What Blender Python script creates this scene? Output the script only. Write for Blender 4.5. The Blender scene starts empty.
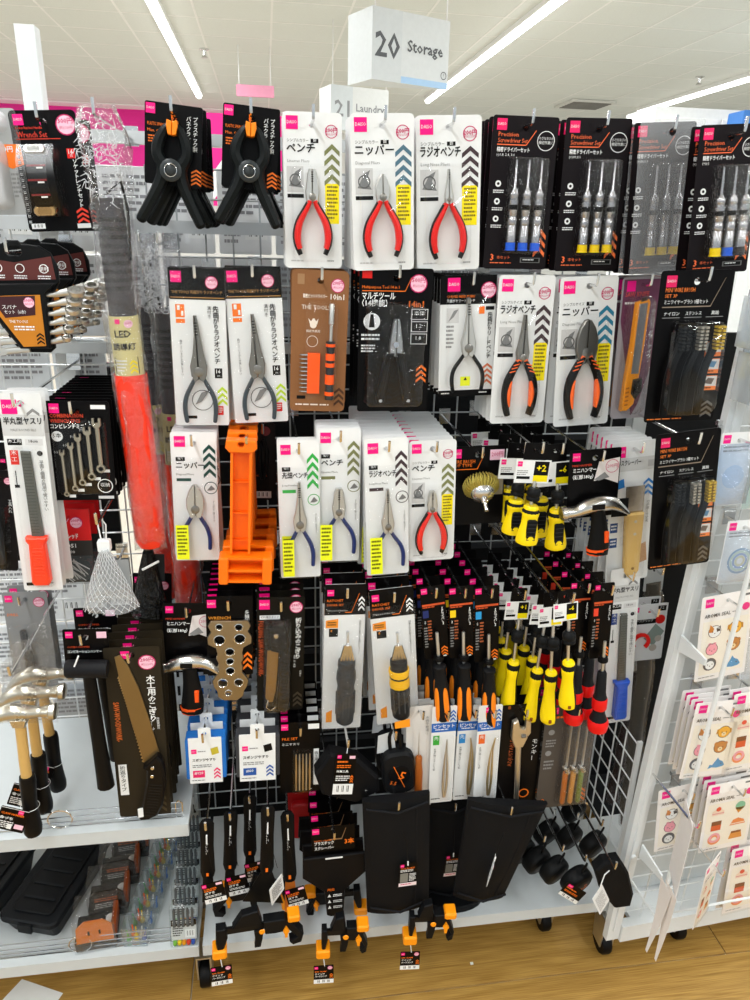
import bpy, math, random
from mathutils import Vector, Matrix
from mathutils.geometry import tessellate_polygon
random.seed(7)
PI = math.pi
SC = bpy.context.scene
COL = SC.collection

# ------------------------------------------------------------------ camera
CAM_H = 1.56
F_PX, PITCH, YAW, ROLL = 725.0, math.radians(20.49), math.radians(8.63), math.radians(-1.52)
_f = Vector((math.sin(YAW)*math.cos(PITCH), math.cos(YAW)*math.cos(PITCH), -math.sin(PITCH)))
_r = Vector((math.cos(YAW), -math.sin(YAW), 0))
_d = _f.cross(_r)
CR = _r*math.cos(ROLL) + _d*math.sin(ROLL)
CD = _d*math.cos(ROLL) - _r*math.sin(ROLL)
CP = Vector((0, 0, CAM_H))
cd = bpy.data.cameras.new('camera'); cam = bpy.data.objects.new('camera', cd); COL.objects.link(cam)
cd.sensor_fit = 'HORIZONTAL'; cd.sensor_width = 36; cd.lens = 36*F_PX/750
cd.clip_start = .05; cd.clip_end = 100
m = Matrix.Identity(4)
for i in range(3):
    m[i][0], m[i][1], m[i][2], m[i][3] = CR[i], -CD[i], -_f[i], CP[i]
cam.matrix_world = m
SC.camera = cam
def ray(px, py): return _f + CR*((px-375)/F_PX) + CD*((py-500)/F_PX)
def at(px, py, Y): d = ray(px, py); return CP + d*(Y/d.y)
def onz(px, py, z): d = ray(px, py); return CP + d*((z-CAM_H)/d.z)
def onplane(px, py, p0, n): d = ray(px, py); return CP + d*((p0-CP).dot(n)/d.dot(n))

# ------------------------------------------------------------------ light / exposure
SC.view_settings.view_transform = 'Standard'; SC.view_settings.look = 'None'
SC.view_settings.gamma = 1; SC.view_settings.use_curve_mapping = False
SC.view_settings.exposure = 0.22
w = bpy.data.worlds.new('store_ambient'); SC.world = w; w.use_nodes = True
w.node_tree.nodes['Background'].inputs[0].default_value = (.86, .95, 1, 1)
w.node_tree.nodes['Background'].inputs[1].default_value = .62
LAMP_W = 14.0

# ------------------------------------------------------------------ materials
def lin(h):
    h = h.lstrip('#'); c = [int(h[i:i+2], 16)/255 for i in (0, 2, 4)]
    return tuple(x/12.92 if x <= .04045 else ((x+.055)/1.055)**2.4 for x in c) + (1,)
_M = {}
def mat(c, rough=.45, metal=0.0, emit=0.0, var=.12, bump=0.0, bscale=200, spec=.3):
    if spec == .3 and not metal and sum(lin(c)[:3]) < .06: spec = .12
    k = (c, rough, metal, emit, var, bump, bscale, spec)
    if k in _M: return _M[k]
    M = bpy.data.materials.new('mat_%s' % c.strip('#')); M.use_nodes = True; nt = M.node_tree
    b = nt.nodes['Principled BSDF']; col = lin(c)
    b.inputs['Base Color'].default_value = col; b.inputs['Metallic'].default_value = metal
    b.inputs['Specular IOR Level'].default_value = spec
    b.inputs['Roughness'].default_value = rough
    if emit:
        b.inputs['Emission Color'].default_value = col; b.inputs['Emission Strength'].default_value = emit
    elif var or bump:
        tc = nt.nodes.new('ShaderNodeTexCoord'); nz = nt.nodes.new('ShaderNodeTexNoise')
        nz.inputs['Scale'].default_value = bscale if bump else 35; nz.inputs['Detail'].default_value = 3
        nt.links.new(tc.outputs['Object'], nz.inputs['Vector'])
        mr = nt.nodes.new('ShaderNodeMapRange')
        mr.inputs['To Min'].default_value = max(.03, rough*(1-var)); mr.inputs['To Max'].default_value = min(1, rough*(1+var))
        nt.links.new(nz.outputs['Fac'], mr.inputs['Value']); nt.links.new(mr.outputs[0], b.inputs['Roughness'])
        mx = nt.nodes.new('ShaderNodeMix'); mx.data_type = 'RGBA'
        mx.inputs['A'].default_value = tuple(x*(1-var*.5) for x in col[:3])+(1,)
        mx.inputs['B'].default_value = tuple(min(1, x*(1+var*.5)) for x in col[:3])+(1,)
        nt.links.new(nz.outputs['Fac'], mx.inputs['Factor']); nt.links.new(mx.outputs['Result'], b.inputs['Base Color'])
        if bump:
            bp = nt.nodes.new('ShaderNodeBump'); bp.inputs['Strength'].default_value = bump; bp.inputs['Distance'].default_value = .002
            nt.links.new(nz.outputs['Fac'], bp.inputs['Height']); nt.links.new(bp.outputs[0], b.inputs['Normal'])
    _M[k] = M
    return M
def clear(name='clear_plastic', gloss=.10, tint='#ffffff', rough=.07, wrinkle=0.0, scale=30, haze=0.0):
    k = (name, gloss, tint, rough, wrinkle, scale, haze)
    if k in _M: return _M[k]
    M = bpy.data.materials.new(name); M.use_nodes = True; nt = M.node_tree; nt.nodes.clear()
    out = nt.nodes.new('ShaderNodeOutputMaterial'); tr = nt.nodes.new('ShaderNodeBsdfTransparent')
    tr.inputs[0].default_value = lin(tint)
    gl = nt.nodes.new('ShaderNodeBsdfGlossy'); gl.inputs['Roughness'].default_value = rough
    lw = nt.nodes.new('ShaderNodeLayerWeight'); lw.inputs[0].default_value = .35
    mr = nt.nodes.new('ShaderNodeMapRange'); mr.inputs['To Min'].default_value = gloss*.22; mr.inputs['To Max'].default_value = min(.9, gloss*4)
    nt.links.new(lw.outputs['Facing'], mr.inputs['Value'])
    mx = nt.nodes.new('ShaderNodeMixShader')
    nt.links.new(mr.outputs[0], mx.inputs[0]); nt.links.new(tr.outputs[0], mx.inputs[1]); nt.links.new(gl.outputs[0], mx.inputs[2])
    last = mx
    if haze:
        df = nt.nodes.new('ShaderNodeBsdfDiffuse'); df.inputs[0].default_value = (.85, .87, .9, 1)
        m2 = nt.nodes.new('ShaderNodeMixShader'); m2.inputs[0].default_value = haze
        nt.links.new(mx.outputs[0], m2.inputs[1]); nt.links.new(df.outputs[0], m2.inputs[2]); last = m2
    if wrinkle:
        tc = nt.nodes.new('ShaderNodeTexCoord'); nz = nt.nodes.new('ShaderNodeTexNoise'); nz.inputs['Scale'].default_value = scale
        nz.inputs['Detail'].default_value = 6; nz.inputs['Distortion'].default_value = 2
        bp = nt.nodes.new('ShaderNodeBump'); bp.inputs['Strength'].default_value = wrinkle; bp.inputs['Distance'].default_value = .02
        nt.links.new(tc.outputs['Object'], nz.inputs['Vector']); nt.links.new(nz.outputs['Fac'], bp.inputs['Height'])
        nt.links.new(bp.outputs[0], gl.inputs['Normal'])
    nt.links.new(last.outputs[0], out.inputs[0])
    _M[k] = M
    return M
WHITE = mat('#f2f2f0', .4); CARDW = mat('#e6e8e8', .38); PAPER = mat('#eef0f0', .6)
STEELW = mat('#dfe3e4', .38, var=.05); BLACK = mat('#0c0c0d', .45); CARDB = mat('#060506', .35, spec=.12)
RUB = mat('#060607', .5, spec=.18); DGREY = mat('#2a2c2f', .45); PINK = mat('#ff0a83', .4); MAG = mat('#f0128a', .4)
INK = mat('#101010', .5); ORNG = mat('#ff7a1c', .4); GREYT = mat('#8a8a8a', .5)
STEEL = mat('#d2d1cd', .40, 1.0); CHROME = mat('#e2e2e2', .18, 1.0); DSTEEL = mat('#908d87', .35, 1.0)
PRICEP = mat('#f7c9dc', .4); PRICET = mat('#c81e62', .4); YEL = mat('#ffe600', .4); LIME = mat('#eaf21e', .4)
CLEAR = clear('clear_plastic', .06); BAGC = clear('clear_bag', .08, '#fbfbfb', .12, .5, 40)

# ------------------------------------------------------------------ text glyph cache
_T = {}
def glyphs(s, bold=False):
    k = (s, bold)
    if k in _T: return _T[k]
    c = bpy.data.curves.new('t', 'FONT'); c.body = s; c.resolution_u = 1; c.size = 1
    if bold: c.offset = .018 if s.isascii() else .021
    o = bpy.data.objects.new('t', c); me = bpy.data.meshes.new_from_object(o)
    vs = [(v.co.x, v.co.y) for v in me.vertices]; fs = [tuple(p.vertices) for p in me.polygons]
    bpy.data.objects.remove(o); bpy.data.curves.remove(c); bpy.data.meshes.remove(me)
    if vs:
        x0 = min(v[0] for v in vs); x1 = max(v[0] for v in vs); y0 = min(v[1] for v in vs); y1 = max(v[1] for v in vs)
    else: x0 = x1 = y0 = y1 = 0
    _T[k] = (vs, fs, x0, x1, y0, y1)
    return _T[k]

# ------------------------------------------------------------------ mesh builder
class MB:
    def __init__(s): s.v = []; s.f = []; s.m = []; s.s = []; s.mats = []; s.T = None
    def mi(s, m):
        if m not in s.mats: s.mats.append(m)
        return s.mats.index(m)
    def add(s, vs, fs, m, smooth=False):
        b = len(s.v); k = s.mi(m)
        s.v += [tuple(s.T @ Vector(p)) for p in vs] if s.T else [tuple(p) for p in vs]
        for f in fs: s.f.append(tuple(b+i for i in f)); s.m.append(k); s.s.append(smooth)
        return s
    def box(s, x0, x1, y0, y1, z0, z1, m):
        vs = [(x, y, z) for x in (x0, x1) for y in (y0, y1) for z in (z0, z1)]
        return s.add(vs, [(0, 1, 3, 2), (4, 6, 7, 5), (0, 4, 5, 1), (2, 3, 7, 6), (0, 2, 6, 4), (1, 5, 7, 3)], m)
    def prism(s, pts, y0, y1, m, holes=(), ch=0.0, smooth=False):
        """outline in x,z extruded from y0 (front) to y1 (back), front edge chamfered by ch"""
        def area(p): return sum(p[i-1][0]*p[i][1]-p[i][0]*p[i-1][1] for i in range(len(p)))
        pts = list(pts) if area(pts) > 0 else list(pts)[::-1]
        hs = [list(h) if area(h) < 0 else list(h)[::-1] for h in holes]
        loops = [pts]+hs
        def ins(p, c):
            r = []
            n = len(p)
            for i in range(n):
                a, b, d = p[i-1], p[i], p[(i+1) % n]
                e1 = Vector((b[0]-a[0], b[1]-a[1])); e2 = Vector((d[0]-b[0], d[1]-b[1]))
                e1 = e1.normalized() if e1.length > 1e-9 else e2.normalized(); e2 = e2.normalized() if e2.length > 1e-9 else e1
                nn = Vector((-e1.y-e2.y, e1.x+e2.x))
                nn = nn.normalized() if nn.length > 1e-6 else Vector((0, 0))
                r.append((b[0]+nn.x*c, b[1]+nn.y*c))
            return r
        rings = [(y0, [ins(l, ch) for l in loops])] if ch else [(y0, loops)]
        if ch: rings.append((y0+ch, loops))
        rings.append((y1, loops))
        tri = tessellate_polygon([[Vector((x, z, 0)) for x, z in l] for l in rings[0][1]])
        vs = []; fs = []
        n = sum(len(l) for l in loops)
        for y, ls in rings:
            for l in ls: vs += [(x, y, z) for x, z in l]
        for t in tri:
            a, b, c = [vs[i] for i in t]
            cr = (b[0]-a[0])*(c[2]-a[2])-(b[2]-a[2])*(c[0]-a[0])
            t = tuple(t) if cr > 0 else tuple(t)[::-1]
            fs.append(t)                       # faces -y
            k = (len(rings)-1)*n
            fs.append(tuple(i+k for i in t[::-1]))
        for q in range(len(rings)-1):
            o = 0
            for l in loops:
                L = len(l)
                for i in range(L):
                    j = (i+1) % L; a = q*n+o
                    fs.append((a+i, a+n+i, a+n+j, a+j))
                o += L
        return s.add(vs, fs, m, smooth)
    def tube(s, pts, r, m, seg=8, ry=None, smooth=True, caps=True, up=(0, 1, 0), closed=False):
        """sweep along pts; r = half width across, ry = half depth along 'up'"""
        P = [Vector(p) for p in pts]; n = len(P); vs = []; fs = []
        R = r if isinstance(r, (list, tuple)) else [r]*n
        RY = R if ry is None else (ry if isinstance(ry, (list, tuple)) else [ry]*n)
        U = Vector(up)
        for i in range(n):
            if closed: t = P[(i+1) % n]-P[i-1]
            else: t = (P[min(i+1, n-1)]-P[max(i-1, 0)])
            t.normalize()
            u = U-t*U.dot(t)
            if u.length < 1e-3: u = Vector((1, 0, 0))-t*t.x
            if u.length < 1e-3: u = Vector((0, 0, 1))-t*t.z
            u.normalize(); w = t.cross(u)
            for k in range(seg):
                a = 2*PI*k/seg
                vs.append(P[i]+w*math.cos(a)*R[i]+u*math.sin(a)*RY[i])
        last = n if closed else n-1
        for i in range(last):
            for k in range(seg):
                a = i*seg+k; b = i*seg+(k+1) % seg; j = ((i+1) % n)*seg
                fs.append((a, b, j+(k+1) % seg, j+k))
        if caps and not closed:
            fs.append(tuple(range(seg))[::-1]); fs.append(tuple((n-1)*seg+k for k in range(seg)))
        return s.add(vs, fs, m, smooth)
    def lathe(s, prof, o, ax, m, seg=14, smooth=True):
        """prof = [(radius, distance along ax)]"""
        ax = Vector(ax).normalized(); o = Vector(o)
        pts = [o+ax*t for r, t in prof]; n = len(prof)
        u = Vector((0, 1, 0)) if abs(ax.y) < .9 else Vector((1, 0, 0))
        u = (u-ax*u.dot(ax)).normalized(); w = ax.cross(u); vs = []; fs = []
        for (r, t), p in zip(prof, pts):
            for k in range(seg):
                a = 2*PI*k/seg; vs.append(p+(w*math.cos(a)+u*math.sin(a))*r)
        for i in range(n-1):
            for k in range(seg):
                a = i*seg+k; b = i*seg+(k+1) % seg
                fs.append((a, b, b+seg, a+seg))
        fs.append(tuple(range(seg))[::-1]); fs.append(tuple((n-1)*seg+k for k in range(seg)))
        return s.add(vs, fs, m, smooth)
    def quad(s, a, b, c, d, m): return s.add([a, b, c, d], [(0, 1, 2, 3)], m)
    def obj(s, name, parent=None, loc=None):
        me = bpy.data.meshes.new(name); me.from_pydata(s.v, [], s.f)
        for mm in s.mats: me.materials.append(mm)
        me.polygons.foreach_set('material_index', s.m); me.polygons.foreach_set('use_smooth', s.s)
        me.update()
        if any(s.s) and hasattr(me, 'set_sharp_from_angle'): me.set_sharp_from_angle(angle=math.radians(42))
        o = bpy.data.objects.new(name, me); COL.objects.link(o)
        if parent: o.parent = parent
        if loc: o.location = loc
        return o
def arc(cx, cz, r, a0, a1, n=4): return [(cx+r*math.cos(a0+(a1-a0)*i/n), cz+r*math.sin(a0+(a1-a0)*i/n)) for i in range(n+1)]
def rrect(x0, x1, z0, z1, r, n=3):
    r = min(r, (x1-x0)/2*.99, (z1-z0)/2*.99)
    return arc(x1-r, z1-r, r, 0, PI/2, n)+arc(x0+r, z1-r, r, PI/2, PI, n)+arc(x0+r, z0+r, r, PI, 1.5*PI, n)+arc(x1-r, z0+r, r, 1.5*PI, 2*PI, n)
def circ(cx, cz, r, n=14): return [(cx+r*math.cos(2*PI*i/n), cz+r*math.sin(2*PI*i/n)) for i in range(n)]
def sm(pts, n=4):
    """Catmull-Rom through points"""
    P = [Vector(p) for p in pts]; out = []
    for i in range(len(P)-1):
        a = P[max(i-1, 0)]; b = P[i]; c = P[i+1]; d = P[min(i+2, len(P)-1)]
        for k in range(n):
            t = k/n; out.append(.5*((2*b)+(c-a)*t+(2*a-5*b+4*c-d)*t*t+(3*b-a-3*c+d)*t**3))
    out.append(P[-1]); return out
def lerpl(vals, n):
    out = []
    for i in range(n):
        t = i/(n-1)*(len(vals)-1); k = min(int(t), len(vals)-2); out.append(vals[k]+(vals[k+1]-vals[k])*(t-k))
    return out

# ------------------------------------------------------------------ objects
def empty(name, loc=(0, 0, 0), rot=(0, 0, 0)):
    o = bpy.data.objects.new(name, None); COL.objects.link(o); o.location = loc; o.rotation_euler = rot; o.empty_display_size = .02
    return o
def tag(o, label, cat, group=None, kind=None):
    o['label'] = label; o['category'] = cat
    if group: o['group'] = group
    if kind: o['kind'] = kind
    return o
def struct(o): o['kind'] = 'structure'; return o
def kids(o): return KIDS.get(o.name, None) or [c for c in o.children]
KIDS = {}
def dup(o, parent=None):
    c = o.copy(); COL.objects.link(c)
    if parent is not None: c.parent = parent
    for ch in o.children: dup(ch, c)
    return c

# ------------------------------------------------------------------ flat print
class Pen(MB):
    def __init__(s, w, h, hz=.016, y0=-.0006): MB.__init__(s); s.w = w; s.h = h; s.hz = hz; s.y0 = y0
    def X(s, u): return -s.w/2+u*s.w
    def Z(s, v): return s.hz-v*s.h
    def Y(s, lay): return s.y0-.00022*lay
    def poly(s, uv, c, lay=1):
        p = [(s.X(u), s.Y(lay), s.Z(v)) for u, v in uv]
        n = (Vector(p[1])-Vector(p[0])).cross(Vector(p[2])-Vector(p[1]))
        if n.y > 0: p = p[::-1]
        s.add(p, [tuple(range(len(p)))], c); return s
    def r(s, u0, v0, u1, v1, c, lay=1): return s.poly([(u0, v0), (u0, v1), (u1, v1), (u1, v0)], c, lay)
    def circ(s, u, v, r, c, lay=2, n=16):
        k = s.w/s.h; return s.poly([(u+r*math.cos(2*PI*i/n), v+r*k*math.sin(2*PI*i/n)) for i in range(n)], c, lay)
    def ring(s, u, v, r, t, c, lay=2, n=18):
        k = s.w/s.h; y = s.Y(lay)
        vs = [(s.X(u+q*math.cos(2*PI*i/n)), y, s.Z(v+q*k*math.sin(2*PI*i/n))) for q in (r, r-t) for i in range(n)]
        s.add(vs, [(i, i+n, (i+1) % n+n, (i+1) % n) for i in range(n)], c); return s
    def t(s, txt, u, v, size, c, al='l', mw=None, bold=False, lay=4, rot=0):
        vs, fs, x0, x1, y0, y1 = glyphs(txt, bold)
        if not vs: return s
        k = size*s.w; kx = k
        if mw and (x1-x0)*k > mw*s.w: kx = mw*s.w/(x1-x0)
        ox = {'l': x0, 'c': (x0+x1)/2, 'r': x1}[al]; X0 = s.X(u); Z0 = s.Z(v)
        ca, sa = math.cos(rot), math.sin(rot)
        out = []
        for x, y in vs:
            a = (x-ox)*kx; b = (y-.75)*k
            out.append((X0+a*ca-b*sa, s.Y(lay), Z0+a*sa+b*ca))
        s.add(out, fs, c); return s
    def tv(s, txt, u, v, size, c, bold=False, lay=4, step=1.0):
        z = v; k = s.w/s.h
        for ch in txt:
            if ch == 'ー': s.t('ー', u+size*.12, z+size*k*.1, size, c, 'l', rot=-PI/2, lay=lay)
            elif ch != ' ': s.t(ch, u, z, size, c, 'c', bold=bold, lay=lay)
            z += size*k*step*(.6 if ch == ' ' else 1)
        return s
    def chev(s, u0, v0, u1, v1, n, c, lay=2, down=False):
        dv = (v1-v0)/n; um = (u0+u1)/2
        for i in range(n):
            a = v0+i*dv; th = dv*.5; rise = dv*.75
            s.poly([(u0, a+rise), (um, a), (um, a+th), (u0, a+rise+th)], c, lay)
            s.poly([(um, a), (u1, a+rise), (u1, a+rise+th), (um, a+th)], c, lay)
        return s
    def logo(s, u, v, z, c=None):
        k = s.w/s.h
        s.r(u, v, u+z, v+z*k*1.02, c or PINK, 2); s.t('DAISO', u+z/2, v+z*k*.33, z*.36, PAPER, 'c', mw=z*.82, lay=3); return s
    def price(s, u, v, r, n='200', bg=None, fg=None):
        s.circ(u, v, r, fg or PRICET, 2); s.circ(u, v, r*.88, bg or PRICEP, 3)
        s.t(n+'円', u, v-r*.62*s.w/s.h, r*.62, fg or PRICET, 'c', mw=r*1.5, bold=True, lay=4)
        s.t('(税込%d円)' % (int(n)*1.1), u, v+r*.12*s.w/s.h, r*.36, fg or PRICET, 'c', mw=r*1.4, lay=4); return s
    def lines(s, u0, v0, u1, v1, n, c, lay=3):
        dv = (v1-v0)/n
        for i in range(n):
            e = u1-(u1-u0)*(.05+.35*((i*7+3) % 5)/5 if i == n-1 or i % 3 == 2 else .04)
            a = v0+i*dv; q = u0; j = 0
            while q < e:
                st = (.06+.05*((i*3+j*5) % 4))*(u1-u0); s.r(q, a, min(q+st*.8, e), a+dv*.5, c, lay); q += st; j += 1
        return s
    def bars(s, u0, v0, u1, v1, lay=2, bg=None):
        s.r(u0, v0, u1, v1, bg or PAPER, lay); n = 14; du = (u1-u0)/(n+2)
        for i in range(n):
            if (i*i*3+i) % 4: s.r(u0+du*(i+1), v0+(v1-v0)*.15, u0+du*(i+1)+du*(.35+.3*(i % 2)), v0+(v1-v0)*.75, INK, lay+1)
        return s
def card(root, w, h, m, hz=.016, rad=.006, hole=.0052, name='backing_card', t=.0008):
    b = MB(); b.prism(rrect(-w/2, w/2, hz-h, hz, rad), -t/2, t/2, m, holes=[circ(0, 0, hole, 12)] if hole else ())
    return b.obj(name, root)
def blister(root, x0, x1, z0, z1, d, ins=.003, r=.008, m=None, name='blister'):
    A = rrect(x0, x1, z0, z1, r, 4); B = rrect(x0+ins, x1-ins, z0+ins, z1-ins, r*.8, 4); B2 = rrect(x0+ins*1.8, x1-ins*1.8, z0+ins*1.8, z1-ins*1.8, r*.7, 4)
    n = len(A); b = MB()
    vs = [(x, -.0012, z) for x, z in A]+[(x, -d+ins*.6, z) for x, z in B]+[(x, -d, z) for x, z in B2]
    fs = [(i, i+n, (i+1) % n+n, (i+1) % n) for i in range(n)]+[(i+n, i+2*n, (i+1) % n+2*n, (i+1) % n+n) for i in range(n)]
    fs.append(tuple(range(2*n, 3*n))[::-1])
    fs = [f[::-1] for f in fs]
    b.add(vs, fs, m or CLEAR, True)
    return b.obj(name, root)

# ------------------------------------------------------------------ hanging
YM = 1.46                       # plane of the wire mesh panel
ORD = ['second', 'third', 'fourth', 'fifth', 'sixth', 'seventh', 'eighth', 'ninth', 'tenth', 'eleventh', 'twelfth', 'thirteenth']
def hook(p, yb, az, what, tip=.02, name='display_hook'):
    """chrome prong at height p.z from the mesh to beyond the front card; root at the mesh"""
    b = MB(); L = yb
    b.tube([(0, 0, 0), (0, -L+.006, 0), (0, -L+.001, .002), (0, -L, .007), (0, -L-.001, tip)], .0024, CHROME, 6, up=(1, 0, 0))
    o = b.obj(name); o.location = p; o.rotation_euler = (0, 0, az)
    c = MB(); c.box(-.012, .012, -.003, .0, -.012, .012, CHROME); c.box(-.012, .012, -.0005, .006, .012, .02, CHROME); c.obj('mount_clip', o)
    tag(o, 'chrome display hook holding the %s' % what, 'hook'); return o
def geo(xt, yt, xb, yb, wpx, Y=None, plane=None, az=0.0):
    n = Vector((-math.sin(az), math.cos(az), 0)) if plane is not None else Vector((0, 1, 0))
    p0 = plane if plane is not None else Vector((0, Y, 0))
    A = onplane(xt, yt, p0, n); B = onplane(xb, yb, p0, n); xm, ym = (xt+xb)/2, (yt+yb)/2
    w = (onplane(xm+wpx/2, ym, p0, n)-onplane(xm-wpx/2, ym, p0, n)).length
    d = B-A; h = d.length; rx = Vector((math.cos(az), math.sin(az), 0)); th = math.asin(max(-1, min(1, -d.dot(rx)/h)))
    return A, d/h, w, h, (0, th, az)
def hang(build, xt, yt, xb, yb, wpx, label, sp, cat, Y=1.2, n=1, dy=.022, hz=.016, jx=.0, jr=.012, hk=True, plane=None, az=0.0, rollk=1.0, group=None, back=None, unit='pack', tip=.02):
    """builds one product with build(w,h,hz), hangs it by its hole and repeats it n times back along its hook"""
    A, d, w, h, rot = geo(xt, yt, xb, yb, wpx, Y, plane, az)
    root = build(w, h, hz); loc = A+d*hz
    root.location = loc; root.rotation_euler = (0, rot[1]*rollk, rot[2])
    g = group or ('%ss on one hook' % sp if n > 1 else None)
    tag(root, label, cat, g)
    dirb = Vector((-math.sin(az), math.cos(az), 0))
    for i in range(1, n):
        c = dup(root); q = random.uniform(-1, 1)
        c.location = loc+dirb*(dy*i)+Vector((math.cos(az), math.sin(az), 0))*(jx*q)+Vector((0, 0, -abs(q)*.0005))
        c.rotation_euler = (0, rot[1]*rollk*max(0, 1-.35*i)+jr*random.uniform(-1, 1), rot[2])
        tag(c, '%s %s back behind the front %s' % (ORD[i-1], unit, sp), cat, g)
    if hk:
        back = back if back is not None else (YM-loc.y if plane is None else .25)
        hook(loc+dirb*back+Vector((0, 0, .0022)), back+.03, az, sp, tip)
    return root

# ================================================================== SETTING
ZC = 3.16
# floor: oak-look planks, each its own piece
def wood_mat():
    M = bpy.data.materials.new('oak_planks'); M.use_nodes = True; nt = M.node_tree; b = nt.nodes['Principled BSDF']
    tc = nt.nodes.new('ShaderNodeTexCoord'); oi = nt.nodes.new('ShaderNodeObjectInfo')
    ad = nt.nodes.new('ShaderNodeVectorMath'); ad.operation = 'MULTIPLY_ADD'
    cb = nt.nodes.new('ShaderNodeCombineXYZ'); nt.links.new(oi.outputs['Random'], cb.inputs[0]); nt.links.new(oi.outputs['Random'], cb.inputs[1])
    sc = nt.nodes.new('ShaderNodeVectorMath'); sc.operation = 'MULTIPLY'; sc.inputs[1].default_value = (30, 17, 0)
    nt.links.new(cb.outputs[0], sc.inputs[0])
    ad.inputs[1].default_value = (1.5, 15, 1); nt.links.new(tc.outputs['Object'], ad.inputs[0]); nt.links.new(sc.outputs[0], ad.inputs[2])
    n1 = nt.nodes.new('ShaderNodeTexNoise'); n1.inputs['Scale'].default_value = 1.0; n1.inputs['Detail'].default_value = 2; n1.inputs['Distortion'].default_value = .4
    nt.links.new(ad.outputs[0], n1.inputs['Vector'])
    wv = nt.nodes.new('ShaderNodeMath'); wv.operation = 'MULTIPLY'; wv.inputs[1].default_value = 48; nt.links.new(n1.outputs['Fac'], wv.inputs[0])
    sn = nt.nodes.new('ShaderNodeMath'); sn.operation = 'SINE'; nt.links.new(wv.outputs[0], sn.inputs[0])
    n2 = nt.nodes.new('ShaderNodeTexNoise'); n2.inputs['Scale'].default_value = 14; n2.inputs['Detail'].default_value = 6
    m2 = nt.nodes.new('ShaderNodeVectorMath'); m2.operation = 'MULTIPLY'; m2.inputs[1].default_value = (.5, 3, 1)
    nt.links.new(ad.outputs[0], m2.inputs[0]); nt.links.new(m2.outputs[0], n2.inputs['Vector'])
    mx = nt.nodes.new('ShaderNodeMath'); mx.operation = 'MULTIPLY_ADD'; mx.inputs[1].default_value = .07; nt.links.new(sn.outputs[0], mx.inputs[0]); nt.links.new(n2.outputs['Fac'], mx.inputs[2])
    rp = nt.nodes.new('ShaderNodeValToRGB'); e = rp.color_ramp.elements
    e[0].position = .28; e[0].color = lin('#8d6829'); e[1].position = .75; e[1].color = lin('#c09a50')
    k = rp.color_ramp.elements.new(.52); k.color = lin('#a98240')
    nt.links.new(mx.outputs[0], rp.inputs[0]); nt.links.new(rp.outputs[0], b.inputs['Base Color'])
    b.inputs['Roughness'].default_value = .45
    return M
fl = MB(); fl.box(-9, 10, -5, 13.2, -.06, -.004, mat('#bdb6a8', .6)); floor = struct(fl.obj('floor'))
WOOD = wood_mat(); PW, PL = .24, 1.22
pm = MB(); pm.prism([(0, 0), (PL-.0025, 0), (PL-.0025, PW-.0025), (0, PW-.0025)], 0, .004, WOOD, ch=.0008)
pm.v = [(x, z, -y) for x, y, z in pm.v]
pl0 = pm.obj('floor_plank', floor); first = True
for j in range(-3, 8):
    for i in range(-2, 3):
        x = i*PL+[.1, .62, -.28, .35][j % 4]-.3; y = .1+j*PW+.02
        if first: pl0.location = (x, y, 0); first = False
        else: c = pl0.copy(); COL.objects.link(c); c.parent = floor; c.location = (x, y, 0)
# ceiling: lay-in panels in a T-bar grid
ce = MB(); ce.box(-9, 10, -4, 13.2, ZC+.012, ZC+.06, mat('#d9d6cc', .7)); ceiling = struct(ce.obj('ceiling'))
TS = .61
tb = MB()
CT = mat('#e0e2dc', .85, bump=.25, bscale=90)
tb.prism(rrect(.006, TS-.006, .006, TS-.006, .003, 1), 0, .012, CT, ch=.002)
tb.v = [(x, z, y-.004) for x, y, z in tb.v]
t0 = tb.obj('ceiling_tile', ceiling); first = True
for j in range(9, 21):
    for i in range(-12, 15):
        x, y = i*TS+.1, j*TS-.2
        if abs(x+TS/2-1.5) > .62*y+1.2: continue
        if first: t0.location = (x, y, ZC); first = False
        else: c = t0.copy(); COL.objects.link(c); c.parent = ceiling; c.location = (x, y, ZC)
gb = MB(); TB = mat('#efeee9', .5)
for i in range(-12, 16): gb.box(i*TS+.1-.009, i*TS+.1+.009, 4.5, 12.6, ZC-.006, ZC+.011, TB)
for j in range(8, 21): gb.box(-8, 9.5, j*TS-.2-.009, j*TS-.2+.009, ZC-.0055, ZC+.011, TB)
g = gb.obj('grid_bars', ceiling); g['kind'] = 'stuff'
# far wall with a bulkhead and a pink band
wb = MB(); wb.box(-9, 10, 13, 13.2, 0, ZC+.01, mat('#e9e8e4', .7)); struct(wb.obj('wall_back'))
q = onz(0, 98, ZC-.55)
tr = MB(); zz = at(300, 97, 12.2).z; tr.box(-9, 10, 12.2, 13, zz-.22, zz+.02, mat('#fbfbf9', .6)); struct(tr.obj('trim_1'))
zp = at(60, 112, 12.6).z
t2 = MB(); t2.box(-9, at(285, 115, 12.6).x, 12.6, 12.72, zp-.75, zp+.08, mat('#f02b9b', .5)); struct(t2.obj('trim_2'))
zq = at(60, 150, 12.5).z
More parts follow.
